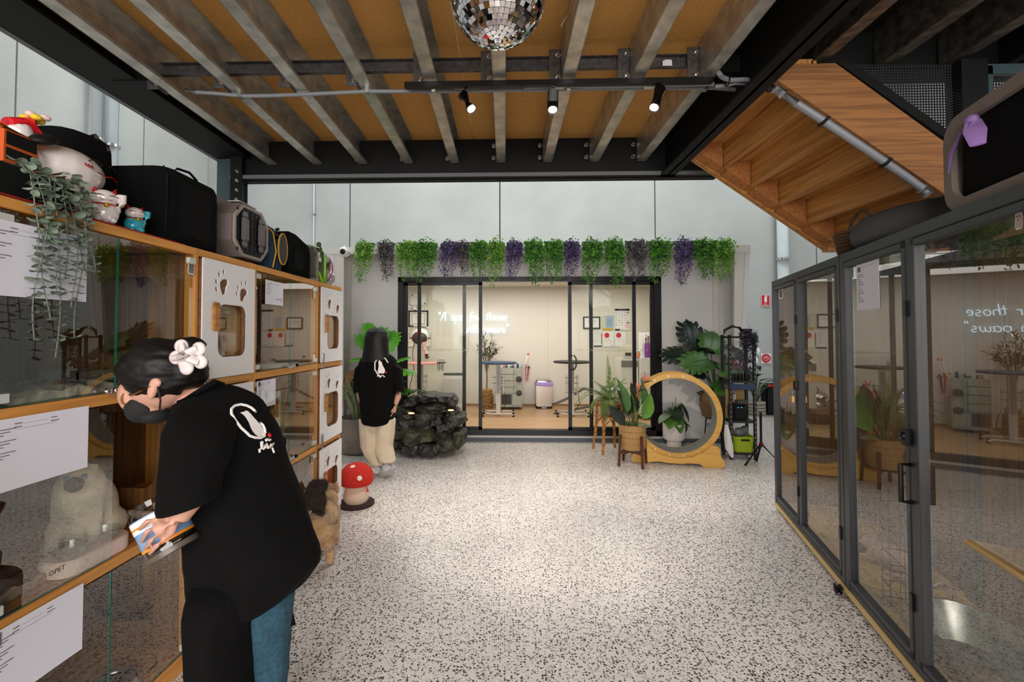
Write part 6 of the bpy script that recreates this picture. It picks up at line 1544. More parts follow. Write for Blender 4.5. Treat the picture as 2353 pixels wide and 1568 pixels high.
for i, (x, cc) in enumerate(((-.085,(120,80,96)),(.0,(96,70,84)),(.085,(60,50,60)))):
    o = thing('dried_flowers', ['dusty pink','mauve','dark purple'][i]+' bunch of dried flowers on the upper shelf of the rack', 'flowers', q+V(x,-.04,.946)); MB().lathe([(.03,0),(.035,.06),(.03,.08)],n=12).build('vase', BLACK, o)
    b = MB(); r_ = random.Random(i)
    for k in range(40): p = V(r_.gauss(0,.035),r_.gauss(0,.03),.12+r_.random()*.14); b.ell(p,(.009,.009,.013),nu=5,nv=4)
    b.build('blossom', mat('blossom_%d'%i,cc,.8), o)['kind'] = 'stuff'
t2 = thing('rack_plant', 'dark trailing plant with violet tips spilling off the top of the black rack', 'plant', q+V(.07,-.06,1.505), R(0))
inst('foliage', CM[2].copy(), t2, Matrix.Diagonal((.75,.8,.8,1)))
for c_ in t2.children if t2.children else [o for o in bpy.data.objects if o.parent == t2]:
    c_.data.materials.clear(); c_.data.materials.append(mat('leaf_dark_violet',(44,52,44),.6,noise=(16,.5),dark=(50,40,66))); c_['kind'] = 'stuff'
MB().lathe([(.05,0),(.07,.06),(.06,.07)],n=14).build('pot', BLACK, t2)
o = MB().tube([(-.14,0,0),(-.12,0,.07),(-.03,0,.12),(.06,0,.10),(.1,0,.02)],[.012,.03,.035,.03,.01],8,sq=.5).build('glossy_case', mat('gloss_black',(22,22,24),.15)); o.location = q+V(-.02,.03,1.49); tag(o,'glossy black curved object on top of the rack','case')
t2 = thing('tripod', 'black folding tripod legs standing in front of the rack', 'tripod', q+V(.10,-.30,0))
for dx_, dy_ in ((-.22,-.06),(.20,-.08),(.02,.14)): MB().cyl((dx_*1.0,dy_,0),(0,0,.24),.012,n=8).build('leg', BLACK, t2)
MB().cyl((0,0,.2),(0,0,.60),.014,n=10).build('centre_column', BLACK, t2); MB().cyl((0,0,.22),(0,0,.25),.024,n=12).build('red_clamp', RED, t2)
# white cloth hanging behind the wheel
o = MB().tube([(0,0,.42),(.01,.0,.3),(.03,0,.15),(.07,.0,.03)],[.02,.04,.05,.015],10,sq=.5).build('white_cloth', WHITE); o.location = (2.66,5.60,0); tag(o,'white cloth hanging down between the cat wheel and the rack','cloth')
# peace lily
q = atZ(1744,957); q = V(q.x,8.7,0)
t = thing('peace_lily', 'tall peace lily with white blooms in a striped woven basket by the back wall', 'plant', q)
b = MB()
STRP = mat('stripe_pale',(190,180,158),.8); STRD = mat('stripe_grey',(110,114,112),.8)
for i in range(13): b.lathe([(.150,.02*i),(.163,.02*i+.01),(.150,.02*i+.02)],n=26,m=STRD if i%3==1 else STRP)
b.build('striped_basket', None, t); MB().cyl((0,0,.22),(0,0,.25),.14,n=18).build('soil', SOIL, t, flat=True)
LIL_D = mat('lily_leaf', (34,70,30), .4, noise=(5,.3))
for k in range(22):
    a = k*2.4; r = .08+.20*((k*3)%5)/5; z = .45+.50*((k*7)%11)/11; az = a
    stemleaf(t,(0.02*math.cos(a),.02*math.sin(a),.24),(r*math.cos(a),r*math.sin(a),z),LIL_D,.28,.05,az,R(35-45*((k*3)%5)/5),bend=.4,cup=.25)
for i, (dx_, z) in enumerate(((-.03,1.13),(-.07,.96),(-.10,.76))):
    MB().tube([(0,0,.25),(dx_*.6,-.1,.7),(dx_,-.16,z)],.005,6).build('flower_stalk', STEMG, t)
    o = MB().ell((0,0,.06),(.035,.022,.07)).ell((0,-.02,.05),(.012,.012,.035)).build('spathe', WHITE, t); o.location = (dx_,-.17,z)
t = thing('dark_bag', 'dark bag with red and green trim behind the peace lily', 'bag', q+V(.30,.1,0)); MB().box((-.12,-.1,0),(.2,.1,.55)).build('bag', BLACK, t, bev=.04); MB().box((-.1,-.12,.62-.1),(.1,-.1,.60)).build('red_trim', RED, t, bev=.01); t.name = 'dark_bag'

# ------------------------------------------------------------------ left of the door
# bright monstera behind the walking woman
q = V(-1.78,6.28,0)
t = thing('potted_monstera', 'bright green monstera behind the walking woman, left of the door', 'plant', q)
MB().lathe([(.10,0),(.14,.02),(.17,.25),(.17,.28),(.155,.28),(.001,.25)],n=24).build('pot', mat('pot_white',(200,200,196),.5), t)
MB().cyl((0,0,.24),(0,0,.262),.15,n=20).build('soil', SOIL, t, flat=True)
def mtip(px, py, y=6.05): p = atY(px,py,y); return (p.x-q.x, p.y-q.y, p.z)
for (px,py,az,el,ro,s) in ((885,800,70,60,10,1.1),(848,800,140,55,0,1.0),(898,835,20,30,0,1.0),(905,850,-15,5,10,1.05),(842,825,170,10,-10,.85),(915,905,10,20,0,.8),(905,935,20,0,0,.9),(920,955,-30,-10,0,.8),(918,905,-60,40,0,.7),(850,770,120,70,0,.7),(870,790,90,75,0,.9)):
    mleaf(t,(0,0,.26),mtip(px,py),2,az,el,ro,s)
t2 = thing('fern_tuft', 'low dark fern tuft between the bright monstera and the rock fountain', 'plant', atY(940,905,6.02)-V(0,0,.0))
t2.location.z = .70
for k in range(12): o = frond_mesh(.26,1.6,.03,1.0,20).build('frond', mat('fern_deep',(30,66,26),.5), t2, flat=True); o.rotation_euler = (0,0,R(k*30)); 
# rock fountain
ROCK = mat('fountain_rock', (54,50,45), .5, noise=(9,.75), bump=(22,1.0), dark=(15,15,14)); ROCKM = mat('rock_mossy', (60,60,38), .55, noise=(6,.7), bump=(22,1.0), dark=(18,17,14))
fr = random.Random(11)
t = thing('rock_fountain', 'dark stacked slate rock water fountain beside the cabin door', 'fountain', (-1.0,5.98,0))
from mathutils import noise as NZ0
def rock(px0, py0, px1, py1, y, m, dep=.30):
    a = atY(px0,py0,y); c = atY(px1,py1,y); cx, cz_ = (a.x+c.x)/2, (a.z+c.z)/2; rx, rz_ = abs(c.x-a.x)/2, abs(a.z-c.z)/2
    b = MB(); bm = bmesh.new(); bmesh.ops.create_icosphere(bm, subdivisions=3, radius=1)
    s1, s2, s3 = [fr.uniform(0,9) for _ in range(3)]
    for v in bm.verts:
        p = v.co.copy(); sgn = lambda u, e: math.copysign(abs(u)**e, u)
        p = V(sgn(p.x,.62), sgn(p.y,.7), sgn(p.z,.38))
        n_ = .12*math.sin(p.x*4+s1)*math.cos(p.y*3+s2)+.07*math.sin(p.z*7+p.x*5+s3)+.05*math.sin(p.x*11+s2)*math.sin(p.y*9)
        n_ += .16*(NZ0.noise(V(p.x*2.2+s1,p.y*2.2,p.z*2.2+s2)))+.09*abs(NZ0.noise(V(p.x*5+s2,p.y*5,p.z*7+s1))); p *= (1+n_); v.co = V(p.x*rx*1.0, p.y*dep, p.z*rz_*.92*(1-.35*abs(p.x)*(1 if s3 > 4 else .4))+.10*rz_*p.x*math.sin(s1))
    me = bpy.data.meshes.new('rock'); bm.to_mesh(me); bm.free(); me.transform(Matrix.Translation((cx, y+dep*.3, cz_))); smoothed(me, 24)
    put('rock', me, m, t, world=True)
for args in ((958,903,1010,922,6.02,ROCK,.28),(1000,905,1042,925,6.0,ROCK,.24),(1030,912,1052,935,6.0,ROCK,.2),(930,912,965,935,6.0,ROCK,.25),(955,925,1035,950,5.95,ROCK,.28),(905,930,960,965,5.98,ROCK,.28),
    (948,938,1020,985,5.92,ROCK,.30),(1025,938,1055,960,5.98,ROCK,.2),(1015,950,1070,980,5.9,ROCK,.26),(1000,965,1045,1000,5.92,ROCK,.26),(905,955,960,990,5.9,ROCK,.28),(898,975,955,1008,5.80,ROCKM,.28),
    (915,980,1002,1022,5.72,ROCKM,.28),(990,990,1030,1015,5.78,ROCK,.24),(925,1010,975,1046,5.70,ROCK,.26),(965,1015,1010,1046,5.68,ROCK,.24),(1000,1002,1050,1036,5.68,ROCKM,.24),(1035,985,1070,1034,5.80,ROCKM,.24),(903,1005,935,1030,5.82,ROCK,.24),(960,985,1040,1040,6.0,ROCK,.3)):
    rock(*args)
WAT = glass('falling_water', (.9,.95,.95), 1.33)
for (px, y0_, y1_, yy) in ((1030,955,992,5.74),(1032,940,952,5.8),(1000,918,930,5.8)):
    a = atY(px,y0_,yy); c = atY(px+3,y1_,yy-.04); MB().tube([a, a.lerp(c,.4)+V(0,-.02,0), c],[.008,.006,.010],7).build('water', WAT, t, world=True)
for (px,py,yy) in ((1036,943,5.82),(945,950,5.76),(958,957,5.8)): a = atY(px,py,yy); MB().ell(a,(.04,.03,.010)).build('glow_light', mat('warm_glow',(255,220,150),.5,emit=((255,205,130),1.6)), t, world=True)
# grass in a round concrete pot
q = atZ(812,1050); q = V(q.x-.02,5.86,0)
t = thing('grass_pot', 'long bladed green grass in a large round concrete pot', 'plant', q)
MB().lathe([(.17,0),(.22,.02),(.27,.18),(.27,.36),(.25,.44),(.225,.45),(.215,.40),(.001,.38)],n=40).build('concrete_pot', mat('pot_concrete',(128,120,112),.85,noise=(6,.3),bump=(20,.3)), t)
MB().cyl((0,0,.38),(0,0,.41),.21,n=20).build('soil', SOIL, t, flat=True)
GRS = [mat('grass_blade',(136,154,116),.55,noise=(4,.3)), mat('grass_dark',(92,118,80),.55), mat('grass_dry',(126,92,64),.7)]
gr_ = random.Random(3); bl = []
for k in range(5):
    L2, dr = [(.55,1.2),(.62,1.7),(.48,.7),(.58,2.2),(.40,2.9)][k]; b = MB(); p = V(0,0,0); vs = []; n = 10
    for i in range(n+1):
        u = i/n; ang = 1.45-dr*u**1.5; w2 = .010*(1-u)**.7+.0006; vs += [(p.x,-w2,p.z+.003),(p.x,0,p.z),(p.x,w2,p.z+.003)]; p = p+V(math.cos(ang),0,math.sin(ang))*(L2/n)
    b.add(vs,[(i*3+j,i*3+3+j,i*3+4+j,i*3+1+j) for i in range(n) for j in (0,1)],GRS[0]); o = b.build('blade', None, None); bl.append(o.data); bpy.data.objects.remove(o)
bld = [m.copy() for m in bl]; [ (m.materials.clear(), m.materials.append(GRS[1])) for m in bld ]; bly = bl[4].copy(); bly.materials.clear(); bly.materials.append(GRS[2])
for k in range(110):
    a = gr_.uniform(0,6.28); r = gr_.uniform(0,.09); me = bl[k%4] if k%3 else bld[k%4]
    if k % 9 == 0: me = bly
    inst('blade', me, t, Matrix.Translation((r*math.cos(a),r*math.sin(a),.41)) @ Matrix.Rotation(a+gr_.uniform(-.4,.4),4,'Z') @ Matrix.Rotation(gr_.uniform(-.25,.3),4,'Y') @ Matrix.Scale(gr_.uniform(1.0,1.35),4))
# woven cat house behind
p = atY(800,860,6.35)
t = thing('woven_cat_house', 'brown woven rope cat house standing behind the grass pot', 'cat house', (p.x+.16,6.30,0))
ROPE = mat('rope_brown', (176,134,80), .9, noise=(90,.5), bump=(120,.6), dark=(96,66,36))
b = MB(); b.box((-.15,-.14,.62),(.20,.14,1.0)); b.build('rope_box', ROPE, t, bev=.03); MB().cyl((0,0,0),(0,0,.62),.05,n=14).build('rope_post', ROPE, t); MB().box((-.18,-.16,0),(.2,.16,.04)).build('base_board', ROPE, t)
MB().lathe([(.001,0),(.08,.0),(.08,.01),(.001,.01)],n=20,mx=Matrix.Translation((.02,-.141,.84))@Matrix.Rotation(PI/2,4,'X')).build('opening', BLACK, t)
t = thing('shell_ornament', 'small pale round ornament on the rim of the concrete pot', 'ornament', q+V(.16,-.16,.47)); MB().ell((0,0,0),(.035,.025,.035)).build('ball', mat('shell',(190,176,160),.6), t); MB().cyl((0,0,-.06),(0,0,-.03),.012,n=8).build('stem', BARK, t)
# mushroom scratching post
q = atZ(820,1158); q = V(q.x,4.05,0)
t = thing('mushroom_scratcher', 'red and white toadstool cat scratcher on a dark round base', 'cat scratcher', q)
MB().lathe([(.001,0),(.155,0),(.158,.006),(.158,.02),(.15,.026),(.001,.026)],n=36).build('base', mat('brown_plush',(46,32,28),.95,bump=(120,.6)), t)
MB().lathe([(.09,.02),(.108,.05),(.112,.09),(.10,.14),(.088,.19),(.001,.2)],n=32).build('stalk', mat('cream_plush',(214,186,164),.95,bump=(150,.3)), t)
MB().lathe([(.001,.175),(.09,.17),(.135,.185),(.149,.215),(.148,.25),(.13,.305),(.09,.345),(.04,.363),(.001,.366)],n=40).build('cap', mat('red_sisal',(206,38,22),.9,noise=(120,.25),bump=(160,.7)), t)
for a, z, r in ((-62,.27,.145),(-150,.24,.15),(30,.28,.145),(110,.26,.147),(-100,.352,.07)):
    d_ = V(r*math.cos(R(a)), r*math.sin(R(a)), z); o = MB().ell((0,0,0),(.022,.022,.006),nu=16,nv=8).build('spot', mat('spot_cream',(222,206,190),.9), t)
    nrm = V(d_.x, d_.y, (z-.2)*1.1 if z < .34 else .25).normalized(); o.matrix_basis = Matrix.Translation(d_+nrm*.0) @ V(0,0,1).rotation_difference(nrm).to_matrix().to_4x4()
MB().tube([(.1,-.04,.17),(.115,-.05,.15),(.115,-.05,.13)],[.003,.005,.012],8).build('red_toy', RED, t)
# ------------------------------------------------------------------ ceiling services
t = thing('mirror_ball', 'large mirror tiled disco ball hanging at the top centre', 'mirror ball', atY(1144,-12,1.9))
MR = mat('mirror_tile', (235,235,238), .04, 1.0); rb = .203
b = MB(); n = 30; r_ = random.Random(5)
for i in range(n):
    a0, a1 = -PI/2+PI*i/n, -PI/2+PI*(i+1)/n; am = (a0+a1)/2; m = max(4, int(2*PI*math.cos(am)/(PI/n)))
    for j in range(m):
        t0, t1 = 2*PI*j/m, 2*PI*(j+1)/m; c = V(math.cos(am)*math.cos((t0+t1)/2), math.cos(am)*math.sin((t0+t1)/2), math.sin(am))
        nn = (c+V(r_.gauss(0,.05),r_.gauss(0,.05),r_.gauss(0,.05))).normalized(); d, s1, s2 = frame(nn)
        up = V(0,0,1); e1 = up.cross(c).normalized() if abs(c.z) < .99 else V(1,0,0); e1 = (e1-nn*e1.dot(nn)).normalized(); e2 = nn.cross(e1)
        hw = rb*math.cos(am)*(t1-t0)/2*.93; hh = rb*(a1-a0)/2*.93
        P = [c*rb+e1*(x*hw)+e2*(y*hh) for x,y in ((-1,-1),(1,-1),(1,1),(-1,1))]; Q = [p-nn*.004 for p in P]
        b.add(P+Q, [(0,1,2,3),(0,4,5,1),(1,5,6,2),(2,6,7,3),(3,7,4,0)])
o = b.build('mirror_tiles', MR, t, flat=True); o['kind'] = 'stuff'
MB().ell((0,0,0),rb-.004,nu=32,nv=20).build('core', BLACK, t)
MB().cyl((0,0,rb-.01),(0,0,rb+.05),.02,n=14).cyl((0,0,rb+.05),(0,0,3.36-t.location.z),.006,n=8).cyl((0,0,-rb-.008),(0,0,-rb),.012,n=12).build('hanger', STEEL, t)
# track with three spots
p0 = atZ(930,197,3.09); p1 = atZ(1637,185,3.09)
t = thing('lighting_track', 'black ceiling lighting track under the joists', 'track', (p0+p1)/2)
MB().bar(p0,p1,.035,.035).build('rail', BLKM, t, world=True, bev=.002)
for px in (1057,1285,1492): 
    q = atZ(px,203,3.075); MB().box(q-V(.035,.012,.0),q+V(.03,.012,.016)).build('adapter', mat('adapter_pale',(176,168,150),.4), t, world=True)
spots = []
for (a, c, e, lab) in (((1072,203),(1064,219),(1083,250),'left'),((1270,200),(1271,212),(1270,252),'middle'),((1507,192),(1517,204),(1503,247),'right')):
    q = p0.lerp(p1, (a[0]-930)/707.0); yy = q.y
    A_, C_, E_ = atY(*a,yy), atY(*c,yy), atY(*e,yy-.03)
    t = thing('spotlight', 'black cylinder spotlight at the %s of the ceiling track' % lab, 'spotlight', q-V(0,0,.02))
    MB().tube([V(A_.x,yy,q.z-.015), V(C_.x,yy,C_.z+.02)],.009,8).build('stem', BLKM, t, world=True)
    d = (E_-C_).normalized(); MB().cyl(C_,E_,.034,n=28).build('housing', BLKM, t, world=True)
    MB().tube([E_-d*.002,E_+d*.016],[.034,.033],28,caps=False).build('reflector_ring', glass('ring_glass',(.9,.88,.92),1.8), t, world=True)
    MB().cyl(E_+d*.001,E_+d*.004,.026,n=24).build('lit_lamp', LAMF, t, world=True)
    l = bpy.data.lights.new('spot', 'SPOT'); l.energy = 95; l.spot_size = R(62); l.spot_blend = .6; l.color = (1,.9,.76); l.shadow_soft_size = .03
    o = bpy.data.objects.new('spot_beam', l); C.objects.link(o); o.location = E_+d*.03
    tgt = {'left': V(-.6,5.2,0), 'middle': V(.4,3.9,0), 'right': V(1.9,5.4,.4)}[lab]
    o.rotation_euler = (tgt-o.location).to_track_quat('-Z','Y').to_euler()
# conduits
def zt_pts(L, z): return [atZ(x,y,z) for x,y in L]
t = thing('ceiling_conduit', 'long thin grey conduit clipped across the undersides of the joists', 'conduit', atZ(845,210,3.11))
MB().tube(zt_pts([(425,207),(450,212),(500,215),(560,221),(620,220),(700,217),(845,210),(1000,210),(1250,206),(1500,202),(1640,202),(1720,209),(1790,217)],3.105),.0125,10).build('tube', GREYPL, t, world=True)
MB().tube(zt_pts([(1205,201),(1350,199),(1500,196),(1640,193)],3.09),.013,10).build('tube', GREYPL, t, world=True)
for px, py in ((553,221),(845,210),(997,209),(1306,204),(1620,203)):
    q = atZ(px,py,3.105); MB().box(q-V(.012,.02,.015),q+V(.012,.02,.02)).build('clip', STEEL, t, world=True)
t = thing('flexible_conduit', 'ribbed grey flexible conduits bending from the track end to the stair stringer', 'conduit', atZ(1700,185,3.09))
for L in ([(1652,168),(1660,178),(1675,184),(1710,183),(1750,189),(1775,200),(1792,212)],[(1640,199),(1665,196),(1690,190),(1730,192),(1765,203),(1792,214)]):
    pts = zt_pts(L, 3.075); P = []
    for i in range(len(pts)-1):
        for k in range(8): P.append(pts[i].lerp(pts[i+1],k/8))
    MB().tube(P,[.0135+.0015*(i%2) for i in range(len(P))],10).build('ribbed_tube', GREYPL, t, world=True)
for px, py in ((1672,186),(1768,199)):
    q = atZ(px,py,3.07); MB().tube([q+V(0,.03*math.cos(a),.03*math.sin(a)) for a in [2*PI*i/16 for i in range(17)]],.004,6).build('cable_tie', BLACK, t, world=True)
t = thing('stair_conduit', 'thick grey conduit strapped down the side of the stair stringer', 'conduit', atY(1950,320,2.66))
MB().tube([atY(x,y,2.665) for x,y in ((1783,206),(1830,238),(1900,283),(2000,350),(2080,405),(2132,443))],.021,14).build('tube', GREYPL, t, world=True)
MB().tube([atY(x,y,2.665) for x,y in ((1780,203),(1800,217))],.028,14).build('coupling', mat('coupling_grey',(176,178,182),.4), t, world=True)
MB().tube([atY(x,y,2.665) for x,y in ((2118,434),(2134,445))],.028,14).build('coupling', MT['coupling_grey'], t, world=True)
for px, py in ((1893,279),(2035,374)):
    q = atY(px,py,2.665); MB().bar(q-V(.006,0,-.006),q+V(.006,0,-.006),.05,.05).build('strap', BLACK, t, world=True)
# paper scrap and tape
q = atZ(1548,137,3.2); 
o = MB().poly([(-.03,-.02),(.03,-.018),(.028,.02),(-.01,.022),(-.03,.012)],.001,WHITE).build('label_scrap', None, None); o.matrix_basis = facemx(V(q.x,YB-.004,ZJ+.12),(0,-1,0)); tag(o,'torn white label stuck on the bridging steel at the right','label')
q = atZ(1300,35,3.3); o = MB().tube([q+V(.05,0,.03),q+V(.02,-.02,0),q+V(.0,-.03,-.03),q+V(-.03,-.01,-.07)],[.003,.006,.008,.012],6,sq=.3).build('plastic_scrap', mat('film',(190,180,160),.4)); tag(o,'torn strip of clear film hanging between the joists right of the mirror ball','film')

# ------------------------------------------------------------------ people
SKIN = mat('skin', (190,142,122), .55, noise=(12,.08)); HAIR = mat('black_hair', (6,5,5), .55, noise=(60,.4), spec=.3); CLO = mat('black_cotton', (7,7,7), .95, noise=(14,.25), bump=(40,.25), spec=.15); EMB = mat('white_embroidery', (222,216,212), .85)
JEAN = mat('blue_denim', (34,72,90), .85, noise=(70,.35), bump=(160,.2)); BEIG = mat('beige_cotton', (206,190,166), .9, noise=(6,.12), bump=(10,.3))
from mathutils.bvhtree import BVHTree
from mathutils import noise as NZ
def ringpts(c, ax, a, b_, n=28, wob=0, ph=0, side=None):
    """ellipse round c perpendicular to ax; a = half size across (in the XZ plane), b_ = half depth along Y"""
    ax = V(*ax).normalized(); dy = V(0,1,0); dy = (dy-ax*dy.dot(ax)).normalized(); dx = dy.cross(ax)
    return [c+dx*(a*math.cos(2*PI*i/n)*(1+wob*math.sin(5*2*PI*i/n+ph)))+dy*(b_*math.sin(2*PI*i/n)*(1+wob*math.cos(4*2*PI*i/n+ph))) for i in range(n)]
def garment(name, L, m, parent, wob=.03, th=.004, sub=True):
    """L = list of (left px, right px, depth Y, half depth)"""
    rings = []; cs = []
    for (pl, pr, y, hb) in L: cs.append(((atY(*pl,y)+atY(*pr,y))/2, (atY(*pl,y)-atY(*pr,y))))
    for i, (c, w) in enumerate(cs):
        a = w.length/2; n = 36; d = w.normalized()
        rings.append([c+d*(a*math.cos(2*PI*k/n)*(1+wob*math.sin(7*2*PI*k/n+i*.8)*(i/len(cs))))+V(0,L[i][3]*math.sin(2*PI*k/n)*(1+wob*math.sin(6*2*PI*k/n+i)),0) for k in range(n)])
    b = MB().loft(rings); me = bpy.data.meshes.new(name); me.from_pydata(b.v,[],b.f)
    bm = bmesh.new(); bm.from_mesh(me); bmesh.ops.recalc_face_normals(bm, faces=bm.faces); bm.to_mesh(me); bm.free()
    o = bpy.data.objects.new('g', me); C.objects.link(o); md = o.modifiers.new('s','SUBSURF'); md.levels = md.render_levels = 2
    out = bpy.data.meshes.new_from_object(o.evaluated_get(bpy.context.evaluated_depsgraph_get())); bpy.data.objects.remove(o)
    noise_v = random.Random(3)
    from mathutils import noise as NZ
    for v in out.vertices:
        k = NZ.noise(v.co*7)*.012+NZ.noise(v.co*18)*.004; v.co += v.normal*k
    out.polygons.foreach_set('use_smooth', [True]*len(out.polygons))
    bv = BVHTree.FromPolygons([v.co[:] for v in out.vertices],[p.vertices[:] for p in out.polygons])
    put(name, out, m, parent, world=True); return bv
def onto(bv, px, py, off=.003):
    d = ray(px,py).normalized(); h = bv.ray_cast(V(0,0,CZ), d)
    return None if h[0] is None else h[0]-d*off
def stroke(bv, pts, r, name, m, parent):
    P = []
    for i in range(len(pts)-1):
        for k in range(4):
            q = onto(bv, pts[i][0]+(pts[i+1][0]-pts[i][0])*k/4, pts[i][1]+(pts[i+1][1]-pts[i][1])*k/4)
            if q: P.append(q)
    q = onto(bv, *pts[-1]); 
    if q: P.append(q)
    if len(P) > 1: MB().tube(P, r, 6).build(name, m, parent, world=True)
def patch(bv, rows, name, m, parent, off=.003):
    vs = []; fs = []; k = 5
    for (lx_,ly_),(rx_,ry_) in rows:
        for j in range(k):
            q = onto(bv, lx_+(rx_-lx_)*j/(k-1), ly_+(ry_-ly_)*j/(k-1), off); vs.append(q if q else (vs[-1] if vs else V(0,0,0)))
    for i in range(len(rows)-1):
        for j in range(k-1): a = i*k+j; fs.append((a,a+1,a+k+1,a+k))
    MB().add(vs, fs).build(name, m, parent, world=True)
def finger(b, pts, r=.0085):
    b.tube(pts, [r,r,r*.92,r*.75][:len(pts)], 10)
    for p, q in zip(pts, [r,r,r*.92,r*.8]): b.ell(p, q, nu=10, nv=6)
# ---- bending woman at the left cabinets
wm = thing('person', 'woman in black shirt and blue jeans bending at the left cabinets, flower hair clip', 'person', (-.84,1.50,0))
A = lambda px,py,y: atY(px,py,y)
b = MB()
hc = A(366,868,1.38)
b.ell(hc,(.098,.078,.098),nu=24,nv=16)
b.ell(A(318,905,1.375),(.052,.052,.062)); b.ell(A(345,935,1.375),(.044,.042,.04)); b.tube([A(310,900,1.37),A(296,916,1.37)],[.014,.011],8)
b.tube([A(372,890,1.40),A(420,905,1.42),A(468,925,1.44)],[.060,.050,.055],16)
b.ell(A(352,893,1.302),(.014,.012,.034),(0,.25,0)).ell(A(357,880,1.300),(.018,.010,.016))
sp = [A(470,930,1.45),A(530,1000,1.47),A(580,1120,1.49),A(600,1230,1.50)]
b.tube(sp,[.06,.10,.10,.11],20); b.ell(sp[0],(.06,.10,.06)); b.ell(sp[3],(.10,.12,.10))
# near (left) arm down to the jar, hand closed on it
sh = A(470,990,1.36); el = A(450,1118,1.225); wr = A(408,1193,1.20)
b.tube([sh,sh.lerp(el,.5),el],[.05,.045,.040],14).tube([el,el.lerp(wr,.4),wr],[.040,.038,.026],14).ell(el,.040).ell(sh,.05)
hand_c = A(383,1205,1.195)
b.tube([wr,hand_c,A(366,1215,1.19)],[.026,.034,.034],14,sq=.72)
b.ell(A(380,1212,1.192),(.030,.015,.032))
kn = [(362,1191),(362,1208),(368,1224),(378,1238)]; mid = [(338,1199),(338,1222),(347,1242),(361,1254)]; tip = [(321,1217),(326,1246),(334,1262),(344,1273)]
for i in range(4):
    y0_ = 1.182; finger(b,[A(*kn[i],y0_),A(*mid[i],y0_-.004),A((mid[i][0]+tip[i][0])/2,(mid[i][1]+tip[i][1])/2,y0_+.004),A(*tip[i],y0_+.018)],.0070)
finger(b,[A(392,1190,1.20),A(380,1176,1.205),A(368,1168,1.225),A(358,1166,1.245)],.0095)
# far (right) arm reaching into the cabinet
s2 = A(520,985,1.60); e2_ = V(-.88,1.74,1.02); w2_ = V(-.84,1.74,.80)
b.tube([s2,s2.lerp(e2_,.5),e2_],[.05,.045,.042],12).tube([e2_,w2_],[.042,.026],12).ell(e2_,.042).ell(w2_+V(0,0,-.04),(.018,.035,.045))
for i in range(4): finger(b,[w2_+V(0,-.03+.02*i,-.07),w2_+V(-.005,-.032+.021*i,-.10),w2_+V(-.015,-.032+.021*i,-.125)],.0075)
finger(b,[w2_+V(0,-.03,-.02),w2_+V(-.005,-.05,-.045),w2_+V(-.01,-.055,-.07)],.009)
# legs
for s_, x0_ in ((-1,-.775),(1,-.86)):
    hp = V(x0_-.03,1.59+.09*s_,.84); kn_ = V(x0_-.035,1.59+.09*s_,.46); an = V(x0_-.03,1.59+.09*s_,.09)
    b.tube([hp,hp.lerp(kn_,.5),kn_],[.075,.065,.052],14).tube([kn_,kn_.lerp(an,.35),an],[.05,.047,.034],14).ell(kn_,.05); b.tube([an+V(.02,0,-.03),an+V(-.08,0,-.055),an+V(-.16,0,-.065)],[.036,.036,.025],12,sq=.8)
put('body', blob(b,.0042,2), SKIN, wm, world=True)
# hair with bun, mask, glasses, clip
b = MB(); b.ell(A(368,850,1.375),(.112,.092,.098),nu=24,nv=16).ell(A(410,856,1.39),(.085,.08,.062),nu=20,nv=14).ell(A(330,852,1.36),(.072,.066,.062)).ell(A(424,804,1.40),(.055,.055,.04)).ell(A(440,794,1.40),(.036,.042,.026)).ell(A(440,850,1.40),(.045,.05,.06)).tube([A(450,862,1.41),A(452,885,1.42)],[.035,.012],8)
b.ell(A(300,862,1.37),(.032,.045,.032)).tube([A(440,790,1.40),A(452,783,1.40)],[.012,.003],6)
hm_ = blob(b,.006,3)
for v in hm_.vertices: v.co += v.normal*(NZ.noise(V(v.co.x*25,v.co.y*25,v.co.z*60))*.006)
put('hair', hm_, HAIR, wm, world=True)
b = MB(); b.ell(A(333,935,1.372),(.048,.056,.050),(0,.5,0)).ell(A(360,955,1.375),(.036,.05,.024)).tube([A(322,914,1.335),A(332,896,1.315),A(345,884,1.298)],.0026,6).tube([A(366,950,1.33),A(369,920,1.300),A(362,888,1.298)],.0026,6)
b.build('face_mask', mat('mask_black',(16,16,17),.85), wm, world=True)
GLD = mat('gold_rim',(190,140,60),.3,.9)
b = MB(); b.tube([A(347,888,1.292),A(325,898,1.298),A(300,910,1.312)],.0022,6); cc = A(297,916,1.335)
b.tube([cc+V(.012*math.cos(a),.024*math.cos(a)*.6,.02*math.sin(a)) for a in [2*PI*i/18 for i in range(19)]],.0026,6); b.build('glasses', GLD, wm, world=True)
MB().ell(A(303,905,1.325),(.007,.008,.009),nu=10,nv=8).build('eye', BLACK, wm, world=True)
MB().tube([A(296,892,1.335),A(305,888,1.325),A(316,889,1.318)],.003,6).build('eyebrow', HAIR, wm, world=True)
PET = mat('petal_pearl',(206,196,194),.25,coat=.4); fc = A(431,818,1.305)
for i, (dx_, dz_) in enumerate(((-14,-22),(26,-16),(-26,4),(30,14),(-2,28))):
    e_ = A(431+dx_,818+dz_,1.30); MB().tube([fc,fc.lerp(e_,.5)+V(0,-.008,0),e_],[.010,.022,.020],14,sq=.55).ell(e_,(.0205,.011,.0205)).build('clip_petal', PET, wm, world=True)
MB().ell(fc+V(0,-.006,0),.006).build('clip_centre', PET, wm, world=True)
